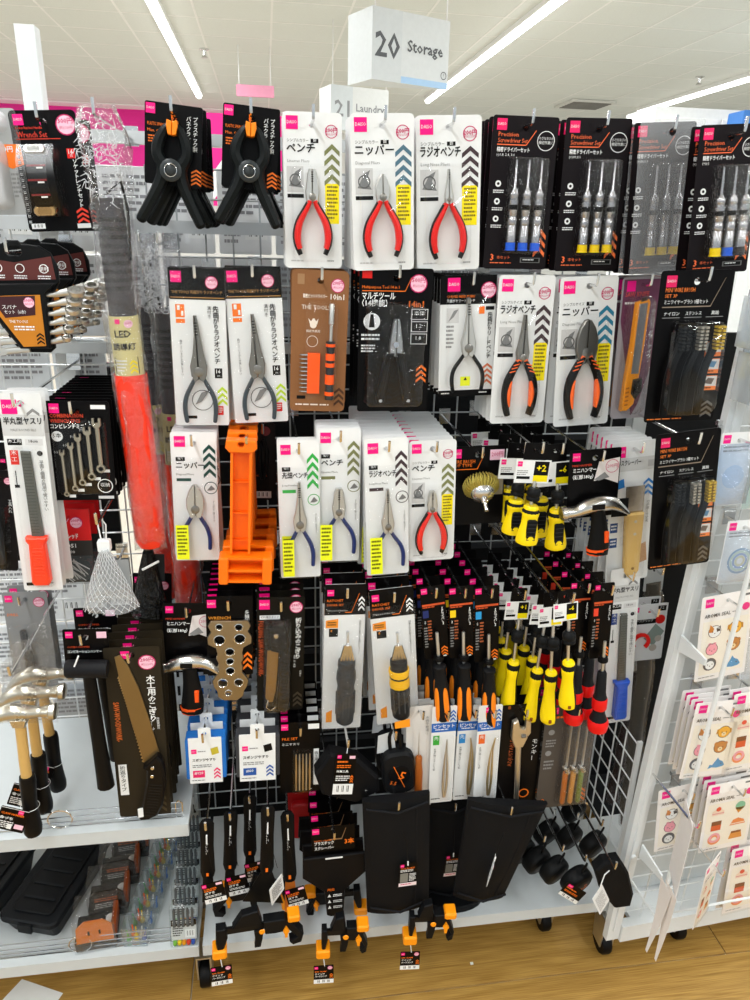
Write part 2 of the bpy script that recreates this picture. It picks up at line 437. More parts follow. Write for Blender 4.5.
# light fittings: rows running away from the fixture
def lamp(x, y0, y1, label):
    r = empty('ceiling_light', (x, (y0+y1)/2, ZC)); h = (y1-y0)/2
    b = MB(); b.box(-.05, .05, -h, h, -.045, .0, mat('#f3f3f0', .5)); b.obj('housing', r)
    d = MB(); d.tube([(0, -h+.02, -.05), (0, h-.02, -.05)], .036, mat('#ffffff', emit=5), 10, ry=.03, up=(0, 0, 1)); d.obj('diffuser', r)
    ld = bpy.data.lights.new('tube_light', 'AREA'); ld.shape = 'RECTANGLE'; ld.size = .12; ld.size_y = (y1-y0)*.96; ld.energy = LAMP_W*(y1-y0)
    ld.color = (.95, .985, 1)
    lo = bpy.data.objects.new('tube_light', ld); COL.objects.link(lo); lo.parent = r; lo.location = (0, 0, -.09)
    tag(r, label, 'light', 'fluorescent ceiling lights')
pA = onz(155, 0, ZC); pB = onz(198, 92, ZC); pC = onz(545, 0, ZC); pD = onz(430, 97, ZC); pE = onz(748, 71, ZC); pF = onz(645, 108, ZC)
xl = [(pA.x+pB.x)/2, (pC.x+pD.x)/2, (pE.x+pF.x)/2]
lamp(xl[0], 4.4, pB.y, 'long fluorescent ceiling light above the black spring clamps'); lamp(xl[0], -3.6, 3.9, 'long fluorescent ceiling light overhead, in line with the left light')
lamp(xl[1], 4.4, pD.y, 'long fluorescent ceiling light behind the Storage aisle sign'); lamp(xl[1], -3.6, 3.9, 'long fluorescent ceiling light overhead, in line with the middle light')
lamp(xl[2], 7.2, min(pF.y, 12), 'distant fluorescent ceiling light above the grey screwdriver set'); lamp(xl[2], -3.6, 6.8, 'long fluorescent ceiling light overhead, in line with the right light')
lamp(2*xl[0]-xl[1], -3.6, 12, 'unseen ceiling light row added left of the aisle for more light')  # unseen row added on this side for illumination
# sprinklers, vent
def sprinkler(px, py, label):
    p = onz(px, py, ZC); r = empty('sprinkler', p); b = MB()
    b.lathe([(.045, 0), (.045, -.012), (.018, -.02), (.014, -.06)], (0, 0, -.001), (0, 0, 1), CHROME, 10); b.obj('escutcheon', r)
    c = MB(); c.lathe([(.012, -.06), (.03, -.075), (.032, -.082)], (0, 0, -.001), (0, 0, 1), STEEL, 10); c.obj('deflector', r); tag(r, label, 'sprinkler')
sprinkler(204, 48, 'small sprinkler head on ceiling beside the left light')
sprinkler(700, 76, 'small sprinkler head on ceiling beside the distant right light')
p = onz(585, 103, ZC); v = empty('air_vent', (p.x, p.y, ZC-.02)); b = MB(); b.box(-.3, .3, -.3, .3, -.012, .012, mat('#d8d6d0')); b.obj('frame', v)
for i in range(6):
    b = MB(); b.box(-.25, .25, -.25+i*.088, -.2+i*.088, -.02, -.0125, mat('#77736d')); b.obj('slat', v)
tag(v, 'square ceiling air vent far off above the yellow-capped screwdriver set', 'vent')
# aisle signs
def sign(px, py, Y, W, H, num, word, label, faint, yaw):
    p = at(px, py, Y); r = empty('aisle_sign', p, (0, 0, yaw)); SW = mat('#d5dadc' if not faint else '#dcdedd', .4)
    b = MB(); d = W*.5
    b.add([(0, 0, 0), (W, 0, 0), (0, d, 0), (0, 0, -H), (W, 0, -H), (0, d, -H)], [(0, 2, 1)[::-1], (3, 4, 5)[::-1], (0, 1, 4, 3)[::-1], (1, 2, 5, 4)[::-1], (2, 0, 3, 5)[::-1]], SW)
    b.obj('sign_body', r)
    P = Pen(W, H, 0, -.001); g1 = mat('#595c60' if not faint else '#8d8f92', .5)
    P.r(.001, .0, .37, 1, mat('#cfd5d8', .4), 1)
    P.t(num, .19, .30, .32, g1, 'c', bold=True); P.t(word, .68, .36, .155, g1, 'c', mw=.5, bold=True)
    P.r(.372, .9, 1, .995, mat('#a9cbec', .4), 1); P.ring(.94, .8, .04, .008, g1, 2); P.t('?', .94, .76, .05, g1, 'c')
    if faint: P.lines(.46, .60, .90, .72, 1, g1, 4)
    P.v = [(x+W/2, y, z) for x, y, z in P.v]; P.obj('printed_face', r)
    for x in (.02, W-.02):
        c = MB(); L = ZC-p.z; c.tube([(x, .01, 0), (x, .01, L)], .004, mat('#e6e6e6'), 5); c.obj('hanging_wire', r)
    tag(r, label, 'sign')
sign(373, 5, 4.5, .52, .345, '20', 'Storage', 'white three-sided hanging aisle sign reading 20 Storage', False, .42)
sign(331, 84, 6.9, .54, .34, '21', 'Laundry', 'white hanging aisle sign reading 21 Laundry behind the Storage sign', True, .3)
p = at(236, 84, 8); b = MB(); b.prism(rrect(0, .36, -.10, .0, .01), 0, .03, mat('#ea9dba', .5)); r = b.obj('shelf_sign'); r.location = p; tag(r, 'small pink hanging sign far off above second spring clamp', 'sign')
for x in (.03, .33):
    c = MB(); c.tube([(x, .015, 0), (x, .015, ZC-p.z)], .004, PAPER, 5); c.obj('hanging_wire', r)
# pink promotion board with white arrow behind the clamps
p = at(196, 112, 2.6); b = MB(); b.box(0, .36, 0, .02, -.27, 0, mat('#ef2a92', .5)); r = b.obj('promotion_board'); r.location = p
a = MB(); a.prism([(.02, -.2), (.1, -.1), (.18, -.2), (.18, -.28), (.1, -.18), (.02, -.28)], -.002, -.0005, PAPER); a.obj('arrow_mark', r)
a = MB(); a.tube([(.18, .01, -.26), (.18, .01, -p.z)], .012, STEELW, 8); a.obj('stand_pole', r); a = MB(); a.lathe([(.16, 0), (.16, .012), (.03, .03)], (.18, .01, -p.z+.001), (0, 0, 1), STEELW, 14); a.obj('stand_base', r)
tag(r, 'pink promotion board with white arrow seen between the clamps and the pliers', 'sign')

# ------------------------------------------------------------------ gondola fixture
SF = 1.10                                            # front of the shelves
zb = at(305, 940, SF).z+.015                          # top of base shelf
zs = at(100, 837, SF).z+.012                          # top of upper left shelf
XL = -.95
XC = at(195, 880, SF).x
XR = at(609, 905, SF).x
fx = empty('display_rack', (0, YM, 0))
def wirepanel(x0, x1, z0, z1, name, m, r=.0018, pitch=.05):
    b = MB(); nx = int((x1-x0)/pitch); nz = int((z1-z0)/pitch)
    for i in range(nx+1): b.tube([(x0+i*pitch, 0, z0), (x0+i*pitch, 0, z1)], r, m, 5, smooth=False)
    for j in range(nz+1): b.tube([(x0, -.0035, z0+j*pitch), (x1, -.0035, z0+j*pitch)], r, m, 5, up=(0, 0, 1), smooth=False)
    o = b.obj(name, fx); o['kind'] = 'stuff'; return o
zt = at(240, 168, YM).z
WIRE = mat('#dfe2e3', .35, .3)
wirepanel(XL, XC*1.3-.01, zb+.02, zt, 'wire_panel', WIRE); wirepanel(XC*1.3+.01, .80, zb+.02, zt, 'wire_panel', mat('#aeb3b6', .35, .4))  # centre wires coloured darker to carry the shade of that bay
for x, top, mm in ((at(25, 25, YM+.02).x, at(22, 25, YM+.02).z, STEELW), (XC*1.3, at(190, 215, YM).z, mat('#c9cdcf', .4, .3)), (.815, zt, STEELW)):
    b = MB(); b.box(x-.016, x+.016, .012, .045, 0, top, mm); o = b.obj('upright', fx)
    if mm is STEELW: continue
    s_ = MB()
    for k in range(int(top/.05)): s_.box(x-.010, x-.004, .0105, .0122, .03+k*.05, .055+k*.05, BLACK); s_.box(x+.004, x+.010, .0105, .0122, .03+k*.05, .055+k*.05, BLACK)
    s_ = s_.obj('slot', o); s_['kind'] = 'stuff'
zh = at(310, 110, 1.2).z-.012
b = MB(); b.box(XL, .80, -.012, .008, zh-.02, zh+.0, mat('#c9cccd', .35, .5)); b.obj('crossbar', fx)
b = MB(); b.box(XL, .80, -.014, .006, at(240, 228, YM).z-.012, at(240, 228, YM).z+.01, mat('#c9cccd', .35, .5)); b.obj('crossbar', fx)
b = MB(); b.box(XL, .80, -.014, .006, at(60, 347, YM).z-.01, at(60, 347, YM).z+.01, mat('#c9cccd', .35, .5)); b.obj('crossbar', fx)
tag(fx, 'white wire mesh display rack with uprights carrying all the tool hooks', 'rack')
sp_ = empty('side_grid', (XR+.016, YM, 0)); b = MB()
for i in range(7): b.tube([(0, -.33+i*.045, zb+.004), (0, -.33+i*.045, zb+.40)], .0018, STEELW, 5, smooth=False)
for j in range(9): b.tube([(.0035, -.335, zb+.01+j*.048), (.0035, -.055, zb+.01+j*.048)], .0018, STEELW, 5, up=(0, 0, 1), smooth=False)
o = b.obj('wire_grid', sp_); o['kind'] = 'stuff'
b = MB(); b.box(-.004, .006, -.34, -.334, .03, zb+.41, STEELW); b.obj('edge_bar', sp_)
tag(sp_, 'small white wire side grid at the right end of the base shelf', 'grid')
DECK = mat('#c9cfd1', .42, var=.05)
def shelf(name, x0, x1, z, th, label, y0=SF, y1=YM-.01, lip=.028):
    r = empty(name, ((x0+x1)/2, (y0+y1)/2, z)); h = (x1-x0)/2; d = (y1-y0)/2; b = MB()
    b.prism([(-d, 0), (d, 0), (d, -.012), (-d+.012, -.012), (-d+.012, -lip), (-d, -lip)], -h, h, DECK)
    b.v = [(y, x, zz_) for x, y, zz_ in b.v]; b.f = [f[::-1] for f in b.f]; b.obj('deck', r)
    for x in (-h*.9, h*.9):
        c = MB(); c.box(x-.003, x+.003, -d+.05, d-.002, -.075, -.012, STEELW); c.obj('bracket', r)
    tag(r, label, 'shelf'); return r
shelf('shelf', XL, XC-.004, zs, .03, 'white metal upper shelf under the saws and claw hammers')
shelf('base_shelf', XL, XC-.004, zb, .03, 'white metal base shelf holding trays, tubs and bit cases')
shelf('base_shelf', XC+.004, XR, zb, .03, 'white metal base shelf under the black pouches and bar clamps')
# kick plates and casters below base shelf
b = MB(); b.box(XL, XR-.1, SF+.22, SF+.235, .03, zb-.09, mat('#55504a')); o = b.obj('kick_plate'); tag(o, 'dark kick plate set back under the base shelves', 'panel')
def caster(x, y, label, top):
    r = empty('caster', (x, y, 0)); b = MB(); b.lathe([(.028, -.011), (.03, -.008), (.03, .008), (.028, .011)], (0, 0, .03), (1, 0, 0), RUB, 14); b.obj('wheel', r)
    c = MB(); c.prism([(-.018, .03), (.018, .03), (.025, top), (-.025, top)], -.016, -.0125, STEEL); c.prism([(-.018, .03), (.018, .03), (.025, top), (-.025, top)], .0125, .016, STEEL); c.box(-.025, .025, -.016, .016, top-.002, top+.002, STEEL)
    c.v = [(y_, x_, z_) for x_, y_, z_ in c.v]; c.f = [f[::-1] for f in c.f]; c.obj('fork', r); tag(r, label, 'caster')
caster(XR-.10, SF+.10, 'black caster wheel below right end of the base shelf', zb-.082)
# wire fences along the front of the left shelves
def fence(x0, x1, z, label):
    r = empty('shelf_fence', (x0, SF+.018, z)); L = x1-x0
    for k, zz2 in enumerate((.012, .024, .038)):
        b = MB(); b.tube([(0, 0, zz2), (L-.004, 0, zz2)], .0015, CHROME, 6, up=(0, 0, 1)); b.obj('rail_wire', r)
    b = MB(); b.tube([(L-.004, 0, .001), (L, 0, .006), (L, 0, .036), (L-.006, 0, .042), (L-.012, 0, .036), (L-.012, 0, .004)], .0016, CHROME, 6, up=(0, 1, 0)); b.obj('end_loop', r)
    m_ = L-.22; b = MB(); b.tube([(m_+.022*math.cos(t*PI/6), -.002, .022+.021*math.sin(t*PI/6)) for t in range(12)], .0016, CHROME, 6, closed=True); b.obj('price_ring', r)
    b = MB(); b.box(0, L, -.001, .001, .001, .003, CHROME); b.obj('foot_strip', r)
    tag(r, label, 'fence')
fence(XL, XC-.015, zs, 'low wire fence along front of the upper left shelf')
fence(XL, XC-.015, zb, 'low wire fence along front of the left base shelf')

# goods of the far side, seen from behind through the mesh
def backcard(w, h, m, lines):
    r = empty('packet_back'); b = MB(); b.prism(rrect(-w/2, w/2, -h, 0, .004, 2), 0, .012, m, ch=.001); b.obj('packet', r)
    if lines:
        P = Pen(w, h, 0); P.lines(.1, .1, .9, .55, 6, mat('#8c8c90'), 1); P.bars(.5, .66, .92, .82, 1); P.lines(.1, .66, .42, .9, 3, mat('#9a9a9e'), 1); P.obj('printed_text', r)
    return r
GW = [mat('#e6e8ea'), mat('#d4d9dd'), mat('#b9bec3')]; GD = [mat('#17181a'), mat('#25272a'), mat('#3a3d40'), mat('#101112'), mat('#141516'), mat('#4a4d50'), mat('#1b1c1e')]
bw = [backcard(.10, .15, mm, True) for mm in GW]; bd = [backcard(.09, .14, mm, i in (2, 5)) for i, mm in enumerate(GD)]
used = set()
ROWW = ['top', 'second', 'third', 'fourth', 'fifth', 'sixth', 'seventh', 'eighth', 'ninth', 'tenth']
def putback(src, x, z, y, white, k, row, col):
    o = src if k not in used else dup(src); used.add(k); o.location = (x, y, z)
    tag(o, '%s packet seen from behind through the mesh, %s row, %s from the left' % ('white' if white else 'dark', ROWW[row], ['first', 'second', 'third', 'fourth', 'fifth', 'sixth', 'seventh', 'eighth', 'ninth', 'tenth', 'eleventh', 'twelfth', 'thirteenth', 'fourteenth', 'fifteenth', 'sixteenth', 'seventeenth', 'eighteenth', 'nineteenth', 'twentieth'][col]), 'packet', 'packets of the far side behind the mesh')
YB = YM+.052
z = zt; row = 0
while z > zb+.10:
    x = at(-8, 500, YB).x; col = 0; xe = XC*1.3-.06 if row > 1 else .60
    while x < xe:
        k = random.randrange(3); dark = random.random() < ((.1 if row < 3 or row > 5 else .7) if x < XC*1.3 else 0)
        if dark: k = random.randrange(7); putback(bd[k], x, z, YB, False, ('d', k), row, col); x += .098
        else: putback(bw[k], x, z, YB, True, ('w', k), row, col); x += .108
        col += 1
    z -= .158; row += 1
for nm, src in (('w', bw), ('d', bd)):
    for i, o in enumerate(src):
        if (nm, i) not in used:
            for ch in list(o.children): bpy.data.objects.remove(ch)
            bpy.data.objects.remove(o)
b = MB(); b.box(XC*1.3+.02, .79, YM+.0, YM+.10, .10, .112, mat('#1c1d1f', .6)); b.box(.84, 1.15, YM-.05, YM+.10, .10, .112, mat('#1c1d1f', .6)); b.box(XC*1.3-.03, 1.30, YM+.10, YM+.112, .012, zt-.30, mat('#1c1d1f', .6)); r = b.obj('shade_board')  # dark board and ledges added to stand in for the darkness behind the mesh
for k in range(4): q = MB(); q.box(XC*1.3+.02, .80, YM+.094, YM+.0995, .3+k*.27, .312+k*.27, mat('#33363a', .5)); q.obj('shade_board_strip', r)
tag(r, 'dark board added behind the centre bay mesh in place of shade', 'board')

# ================================================================== PLIERS
JAW = {
 'lineman': [(.25, 40), (5, 40), (7.5, 33), (9, 20), (11, 8), (9.5, -5), (6, -13), (.25, -10)],
 'nipper': [(.25, 33), (3, 32), (7.5, 25), (11, 14), (11.2, 3), (8.5, -7), (6, -13), (.25, -10)],
 'long': [(.25, 66), (2.2, 66), (4.2, 44), (7.5, 22), (10.5, 7), (9, -6), (6, -13), (.25, -10)],
 'needle': [(.25, 62), (1.8, 62), (3.4, 40), (6, 20), (9.5, 6), (8.5, -5), (5, -12), (.25, -9)]}
HND = {
 'bow': [(5, -8), (12, -25), (21, -50), (25.5, -75), (24, -98), (18, -118)],
 'slim': [(5, -8), (13, -28), (21, -54), (24, -80), (22, -108)],
 'chunky': [(5, -6), (13, -20), (22, -40), (25.5, -62), (23.5, -84), (19, -100)],
 'splay': [(4, -8), (11, -26), (19, -48), (23.5, -72), (23, -100)]}
def pliers(root, cx, cz, s, jaw, hnd, hm, inner=None, jm=None, y=-.010, tilt=0, bend=0, sx=1.0, js=None, rk=None):
    """metal jaws with the handles as sub-parts; cz = pivot height"""
    js = (js or s)/1000.0; rk = rk or s*.5+.45; s /= 1000.0; jm = jm or STEEL; ct, st = math.cos(tilt), math.sin(tilt)
    def R2(x, z): return (cx+x*ct-z*st, cz+x*st+z*ct)
    def W(x, z):
        if bend and z > 20: x += (z-20)**2*bend*.004
        return R2(x*js, z*js)
    def WH(x, z): return R2(x*s*(1+(sx-1)*min(1, max(0, (-z-6)/40))), z*s)
    b = MB()
    for g in (1, -1):
        pts = [W(g*x, z) for x, z in JAW[jaw]]
        b.prism(pts, y-.0045, y+.0045, jm, ch=.0012)
    px, pz = W(0, 0)
    b.lathe([(.0056*js*1000, 0), (.0056*js*1000, .0012), (.004*js*1000, .002)], (px, y-.0046, pz), (0, -1, 0), DSTEEL, 14)
    for k in range(5):                                             # jaw serrations
        zt_ = {'lineman': 36, 'nipper': 28, 'long': 58, 'needle': 55}[jaw]
        if jaw != 'nipper':
            a = W(-1.6, zt_-k*3.2); c = W(1.6, zt_-k*3.2-1.3); b.box(min(a[0], c[0]), max(a[0], c[0]), y-.0049, y-.0045, min(a[1], c[1]), max(a[1], c[1]), mat('#4a4742', .5, .6))
    p = b.obj('pliers', root)
    H = HND[hnd]
    for g in (1, -1):
        h = MB(); P = [Vector((WH(g*x, z)[0], y, WH(g*x, z)[1])) for x, z in H]; Q = sm(P, 3); n = len(Q); S = rk
        off = lambda q, d, dy, sc=1: [Vector((v.x-g*d*S*.001*ct, v.y+dy, v.z-g*d*S*.001*st)) for v in q]
        if hnd == 'bow':                                           # two-tone: black shell outside, coloured grip inside
            h.tube(off(Q, -2.4, .0015), [r*S for r in lerpl([.0036, .0050, .0058, .0060, .0056, .0045], n)], RUB, 8, ry=.0065*S)
            k = int(n*.88); h.tube(off(Q[:k], 1.0, -.0015), [r*S for r in lerpl([.0036, .0050, .0066, .0070, .0054], k)], hm, 8, ry=.0072*S)
            h.tube(off([Q[0], Q[1]], 0, -.002), .0052*S, hm, 8, ry=.007*S)
        elif hnd == 'chunky':
            h.tube(Q, [r*S for r in lerpl([.0045, .0062, .0075, .0072, .0066, .0055], n)], RUB, 10, ry=.008*S)
            k0, k1 = int(n*.42), int(n*.86); R = off(Q[k0:k1], 5.2, -.002)
            h.tube(R, [r*S for r in lerpl([.0015, .0045, .0052, .0045, .0015], len(R))], hm, 8, ry=.0078*S)
            for j in range(3):
                a = Q[2+j]; h.tube([a+Vector((-g*.004*S, -.0075*S, .004*S)), a+Vector((g*.0062*S, -.0068*S, .001*S))], .0011*S, hm, 6)
            h.tube([Q[0]+Vector((0, 0, .002*S)), Q[1]], .0050*S, hm, 8, ry=.0076*S)
        else:
            h.tube(Q, [r*S for r in lerpl([.0034, .0042, .0046, .0047, .0042], n)], hm, 8, ry=.0052*S)
            h.lathe([(.0044*S, 0), (.0034*S, .002), (.0012*S, .003)], Q[-1], Q[-1]-Q[-2], hm, 8)
        h.obj('handle', p)
    return p
RED = mat('#e01810', .3); REDB = mat('#e6261a', .35); ORH = mat('#ff6a2a', .35); NAVY = mat('#1e2f66', .35); GRYH = mat('#3c464c', .4); BLKH = mat('#16181a', .4)
CHV_OL = mat('#7d8154', .5); CHV_BL = mat('#4f7385', .5); CHV_BR = mat('#433338', .5); CHV_GR = mat('#35b24a', .5); CHV_TL = mat('#17463f', .5); CHV_LB = mat('#2b7d9c', .5)
def plier_card(title, eng, jaw, hnd, hm, chv, s=.85, js=.9, sx=1.0, price='200', sub='シンプルカラー', yel=True, cz=.44, jm=None, w_k=1):
    def build(w, h, hz):
        r = empty('plier_pack'); c = card(r, w, h, CARDW, hz)
        P = Pen(w, h, hz); P.logo(.06, .025, .2); P.ring(.82, .115, .105, .012, PRICET); P.t(price+'円', .82, .093, .085, PRICET, 'c', bold=True); P.t('(税込%d円)' % (int(price)*1.1), .82, .125, .04, PRICET, 'c')
        P.t(sub, .07, .165, .06, INK, mw=.36); P.r(.47, .162, .6, .188, INK, 1); P.t('鋼', .535, .163, .055, PAPER, 'c')
        P.t(title, .06, .195, .165, INK, mw=.62, bold=True); P.t(eng, .07, .29, .065, GREYT, mw=.5)
        P.r(.06, .335, .34, .50, mat('#c9c9c9', .5), 1); P.poly([(.09, .46), (.2, .37), (.3, .345), (.24, .41), (.32, .47)], mat('#77797a', .5), 2); P.ring(.2, .42, .1, .02, mat('#555555'), 3)
        P.r(.06, .51, .34, .535, INK, 1); P.chev(.7, .19, .96, .44, 4, chv)
        if yel:
            P.r(.71, .44, .95, .70, YEL, 1); P.lines(.74, .455, .93, .68, 9, mat('#7a6a00'), 2)
        P.lines(.1, .945, .4, .965, 1, mat('#b9b9b9'), 1); P.lines(.74, .945, .9, .965, 1, mat('#999999'), 1)
        P.obj('printed_design', c)
        zc = hz-h*cz
        pliers(r, -w*.02, zc, s*h/.225, jaw, hnd, hm, jm=jm, js=js*h/.225, sx=sx)
        A = js*h/.225/1000
        blister(r, -w*.40, w*.36, hz-h*.965, zc+max(z for x, z in JAW[jaw])*A+.008, .0185, .004, .012)
        return r
    return build

Y1 = 1.2
# ---- row 1: three red-handled pliers
hang(plier_card('ペンチ', 'Lineman Pliers', 'lineman', 'bow', RED, CHV_OL, .72, 1.0, 1.35, cz=.53), 312, 112, 314, 268, 58, 'lineman pliers with red handles on white card marked ペンチ, top row', 'top row white lineman pliers card', 'pliers', Y1, 3)
hang(plier_card('ニッパー', 'Diagonal Pliers', 'nipper', 'bow', RED, CHV_BL, .74, 1.0, 1.35, cz=.52), 382, 113, 384, 270, 62, 'red-handled cutting nippers on white card marked ニッパー, top row', 'top row white nipper card', 'pliers', Y1-.012, 4)
hang(plier_card('ラジオペンチ', 'Long Nose Pliers', 'long', 'bow', RED, CHV_BR, .74, .66, 1.3, cz=.53), 449, 115, 448, 270, 64, 'red-handled long nose pliers on white card marked ラジオペンチ, top row', 'top row white long nose pliers card', 'pliers', Y1, 3)
# ---- row 2: orange and black pliers
hang(plier_card('ラジオペンチ', 'Long Nose Pliers', 'long', 'chunky', ORH, CHV_BR, .90, .95, 1.0, sub='シンプルサイズ', cz=.53, jm=DSTEEL), 528, 275, 516, 423, 55, 'orange and black long nose pliers on white card in second row', 'orange and black long nose card', 'pliers', Y1, 5)
hang(plier_card('ニッパー', 'Diagonal Pliers', 'nipper', 'chunky', ORH, CHV_LB, 1.0, 1.5, 1.0, sub='シンプルサイズ', cz=.49, jm=DSTEEL), 590, 276, 580, 425, 56, 'orange and black cutting nippers on white card in second row', 'orange and black nipper card', 'pliers', Y1-.006, 3)
# ---- row 3: red lineman pliers and blue-handled bags
hang(plier_card('ペンチ', 'Lineman Pliers', 'lineman', 'bow', REDB, CHV_OL, .72, .82, 1.25, cz=.54), 433, 440, 431, 560, 46, 'lineman pliers with red handles on white card, third row beside blue-handled bags', 'third row red lineman pliers card', 'pliers', 1.18, 9, .026, jr=.004)
def plier_bag(title, eng, jaw, chv, cz=.6, s=.6, js=.85, sx=1.5, circle=True):
    def build(w, h, hz):
        r = empty('plier_bag'); c = card(r, w, h, PAPER, hz, .004, .004)
        P = Pen(w, h, hz); P.logo(.08, .03, .24); P.r(.1, .185, .3, .215, INK, 1); P.t('強力', .2, .187, .06, PAPER, 'c')
        P.t(title, .1, .225, .17, INK, mw=.62, bold=True); P.t(eng, .1, .305, .065, INK, mw=.42); P.r(.1, .345, .42, .368, chv, 1)
        P.chev(.70, .09, .97, .33, 4, chv)
        if circle: P.ring(.85, .42, .15, .018, chv); P.poly([(.76, .44), (.86, .40), (.95, .43), (.86, .44)], mat('#777777'), 2)
        P.tv('よく切れる 強力タイプ', .9, .52, .05, INK)
        P.r(.06, .68, .34, .955, LIME, 86); P.lines(.09, .70, .31, .93, 8, mat('#5a5a00'), 87)
        P.obj('printed_design', c)
        pliers(r, 0, hz-h*cz, s*h/.195, jaw, 'splay', NAVY, jm=STEEL, y=-.008, sx=sx, js=js*h/.195)
        b = MB(); e = .004                                        # soft clear sleeve puffed over the pliers
        n = 8; vs = []; fs = []
        for j in range(n+1):
            for i in range(n+1):
                u, v = i/n, j/n; q = math.sin(PI*u)*math.sin(PI*v)
                vs.append((-w/2-.002+u*(w+.004), -.0022-.014*q**.6-.0015*math.sin(9*u+7*v)*q, hz-.034*h/.19-v*(h-.034*h/.19)-.002))
        for j in range(n):
            for i in range(n): a = j*(n+1)+i; fs.append((a, a+n+1, a+n+2, a+1))
        b.add(vs, fs, BAGC, True); b.obj('clear_sleeve', r)
        return r
    return build
hang(plier_bag('先細ペンチ', 'Long Pointliers', 'needle', CHV_GR, .585, .60, .95, 1.2), 298, 440, 301, 577, 41, 'blue-handled fine nose pliers in white bag with green arrows, 先細ペンチ', 'green-arrowed fine nose pliers bag', 'pliers', 1.175, 2, .018, hz=.019)
hang(plier_bag('ペンチ', 'Lineman Pliers', 'lineman', CHV_OL, .6, .62, .85, 1.5), 339, 428, 338, 561, 43, 'blue-handled lineman pliers in white bag with olive arrows', 'olive-arrowed lineman pliers bag', 'pliers', 1.185, 4, .02, hz=.019, jr=.03)
hang(plier_bag('ラジオペンチ', 'Long Nose Pliers', 'long', CHV_BR, .62, .58, .80, 1.5), 386, 438, 388, 574, 43, 'blue-handled long nose pliers in white bag with brown arrows', 'brown-arrowed long nose pliers bag', 'pliers', 1.17, 11, .024, hz=.019, jr=.02)
hang(plier_bag('ニッパー', 'Diagonal Pliers', 'nipper', CHV_TL, .57, .62, 1.1, 1.3), 193, 432, 198, 560, 45, 'blue-handled nippers in white bag with dark teal arrows, beside orange frames', 'teal-arrowed nipper bag', 'pliers', 1.19, 4, .02, hz=.019, jr=.03)
# ---- row 2: two grey curved long nose bags with black headers
def grey_bag(w, h, hz):
    r = empty('plier_bag'); c = card(r, w, h, PAPER, hz, .003, .004); P = Pen(w, h, hz)
    P.r(0, .0, 1, .19, CARDB, 1); P.logo(.04, .02, .19); P.price(.76, .085, .115); P.t('THE TOOLS 先曲がりラジオペンチ', .05, .135, .07, mat('#b98a4a'), mw=.9, lay=3); P.r(.02, .175, .98, .18, mat('#b98a4a'), 2)
    P.r(.1, .22, .26, .30, ORNG, 1); P.r(.13, .225, .18, .255, PAPER, 2); P.r(.2, .26, .24, .29, PAPER, 2); P.r(.1, .31, .26, .335, ORNG, 1)
    P.tv('先曲がりラジオペンチ', .82, .23, .115, INK, bold=True, step=.92); P.tv('溝付き', .70, .23, .075, INK)
    P.r(.76, .62, .90, .685, INK, 1); P.t('16', .83, .625, .1, PAPER, 'c', bold=True); P.t('cm', .83, .66, .05, PAPER, 'c')
    P.tv('曲がっているから作業しやすい', .17, .44, .048, INK); P.ring(.52, .83, .2, .012, INK, 8); P.poly([(.38, .86), (.5, .78), (.66, .76), (.5, .84)], mat('#888888'), 8)
    P.chev(.80, .74, .98, .86, 3, mat('#c4e02e'), 1); P.r(.74, .87, .9, .93, RED, 1); P.lines(.76, .88, .89, .92, 3, PAPER, 2); P.r(.2, .935, .4, .955, INK, 1)
    P.obj('printed_design', c)
    pliers(r, w*-.02, hz-h*.635, .70*h/.23, 'needle', 'slim', GRYH, jm=DSTEEL, y=-.009, bend=-.3, js=1.3*h/.23, sx=1.35)
    b = MB(); n = 8; vs = []; fs = []
    for j in range(n+1):
        for i in range(n+1):
            u, v = i/n, j/n; q = math.sin(PI*u)*math.sin(PI*v)
            vs.append((-w/2-.002+u*(w+.004), -.0022-.015*q**.6-.0015*math.sin(11*u+8*v)*q, hz-.001-v*(h-.0)))
    for j in range(n):
        for i in range(n): a = j*(n+1)+i; fs.append((a, a+n+1, a+n+2, a+1))
    b.add(vs, [f for f in fs if not (min(vs[f[0]][2], vs[f[2]][2]) > -.012 and abs(vs[f[0]][0]) < .015)], BAGC, True); b.obj('clear_sleeve', r); return r
hang(grey_bag, 196, 268, 203, 425, 55, 'grey-handled curved long nose pliers in bag with black header, above the teal nipper bag', 'left grey-handled curved pliers bag', 'pliers', 1.2, 3, .02, jr=.03)
hang(grey_bag, 252, 267, 262, 422, 55, 'grey-handled curved long nose pliers in bag with black header, beside brown driver card', 'second grey-handled curved pliers bag', 'pliers', 1.205, 3, .02, jr=.03)
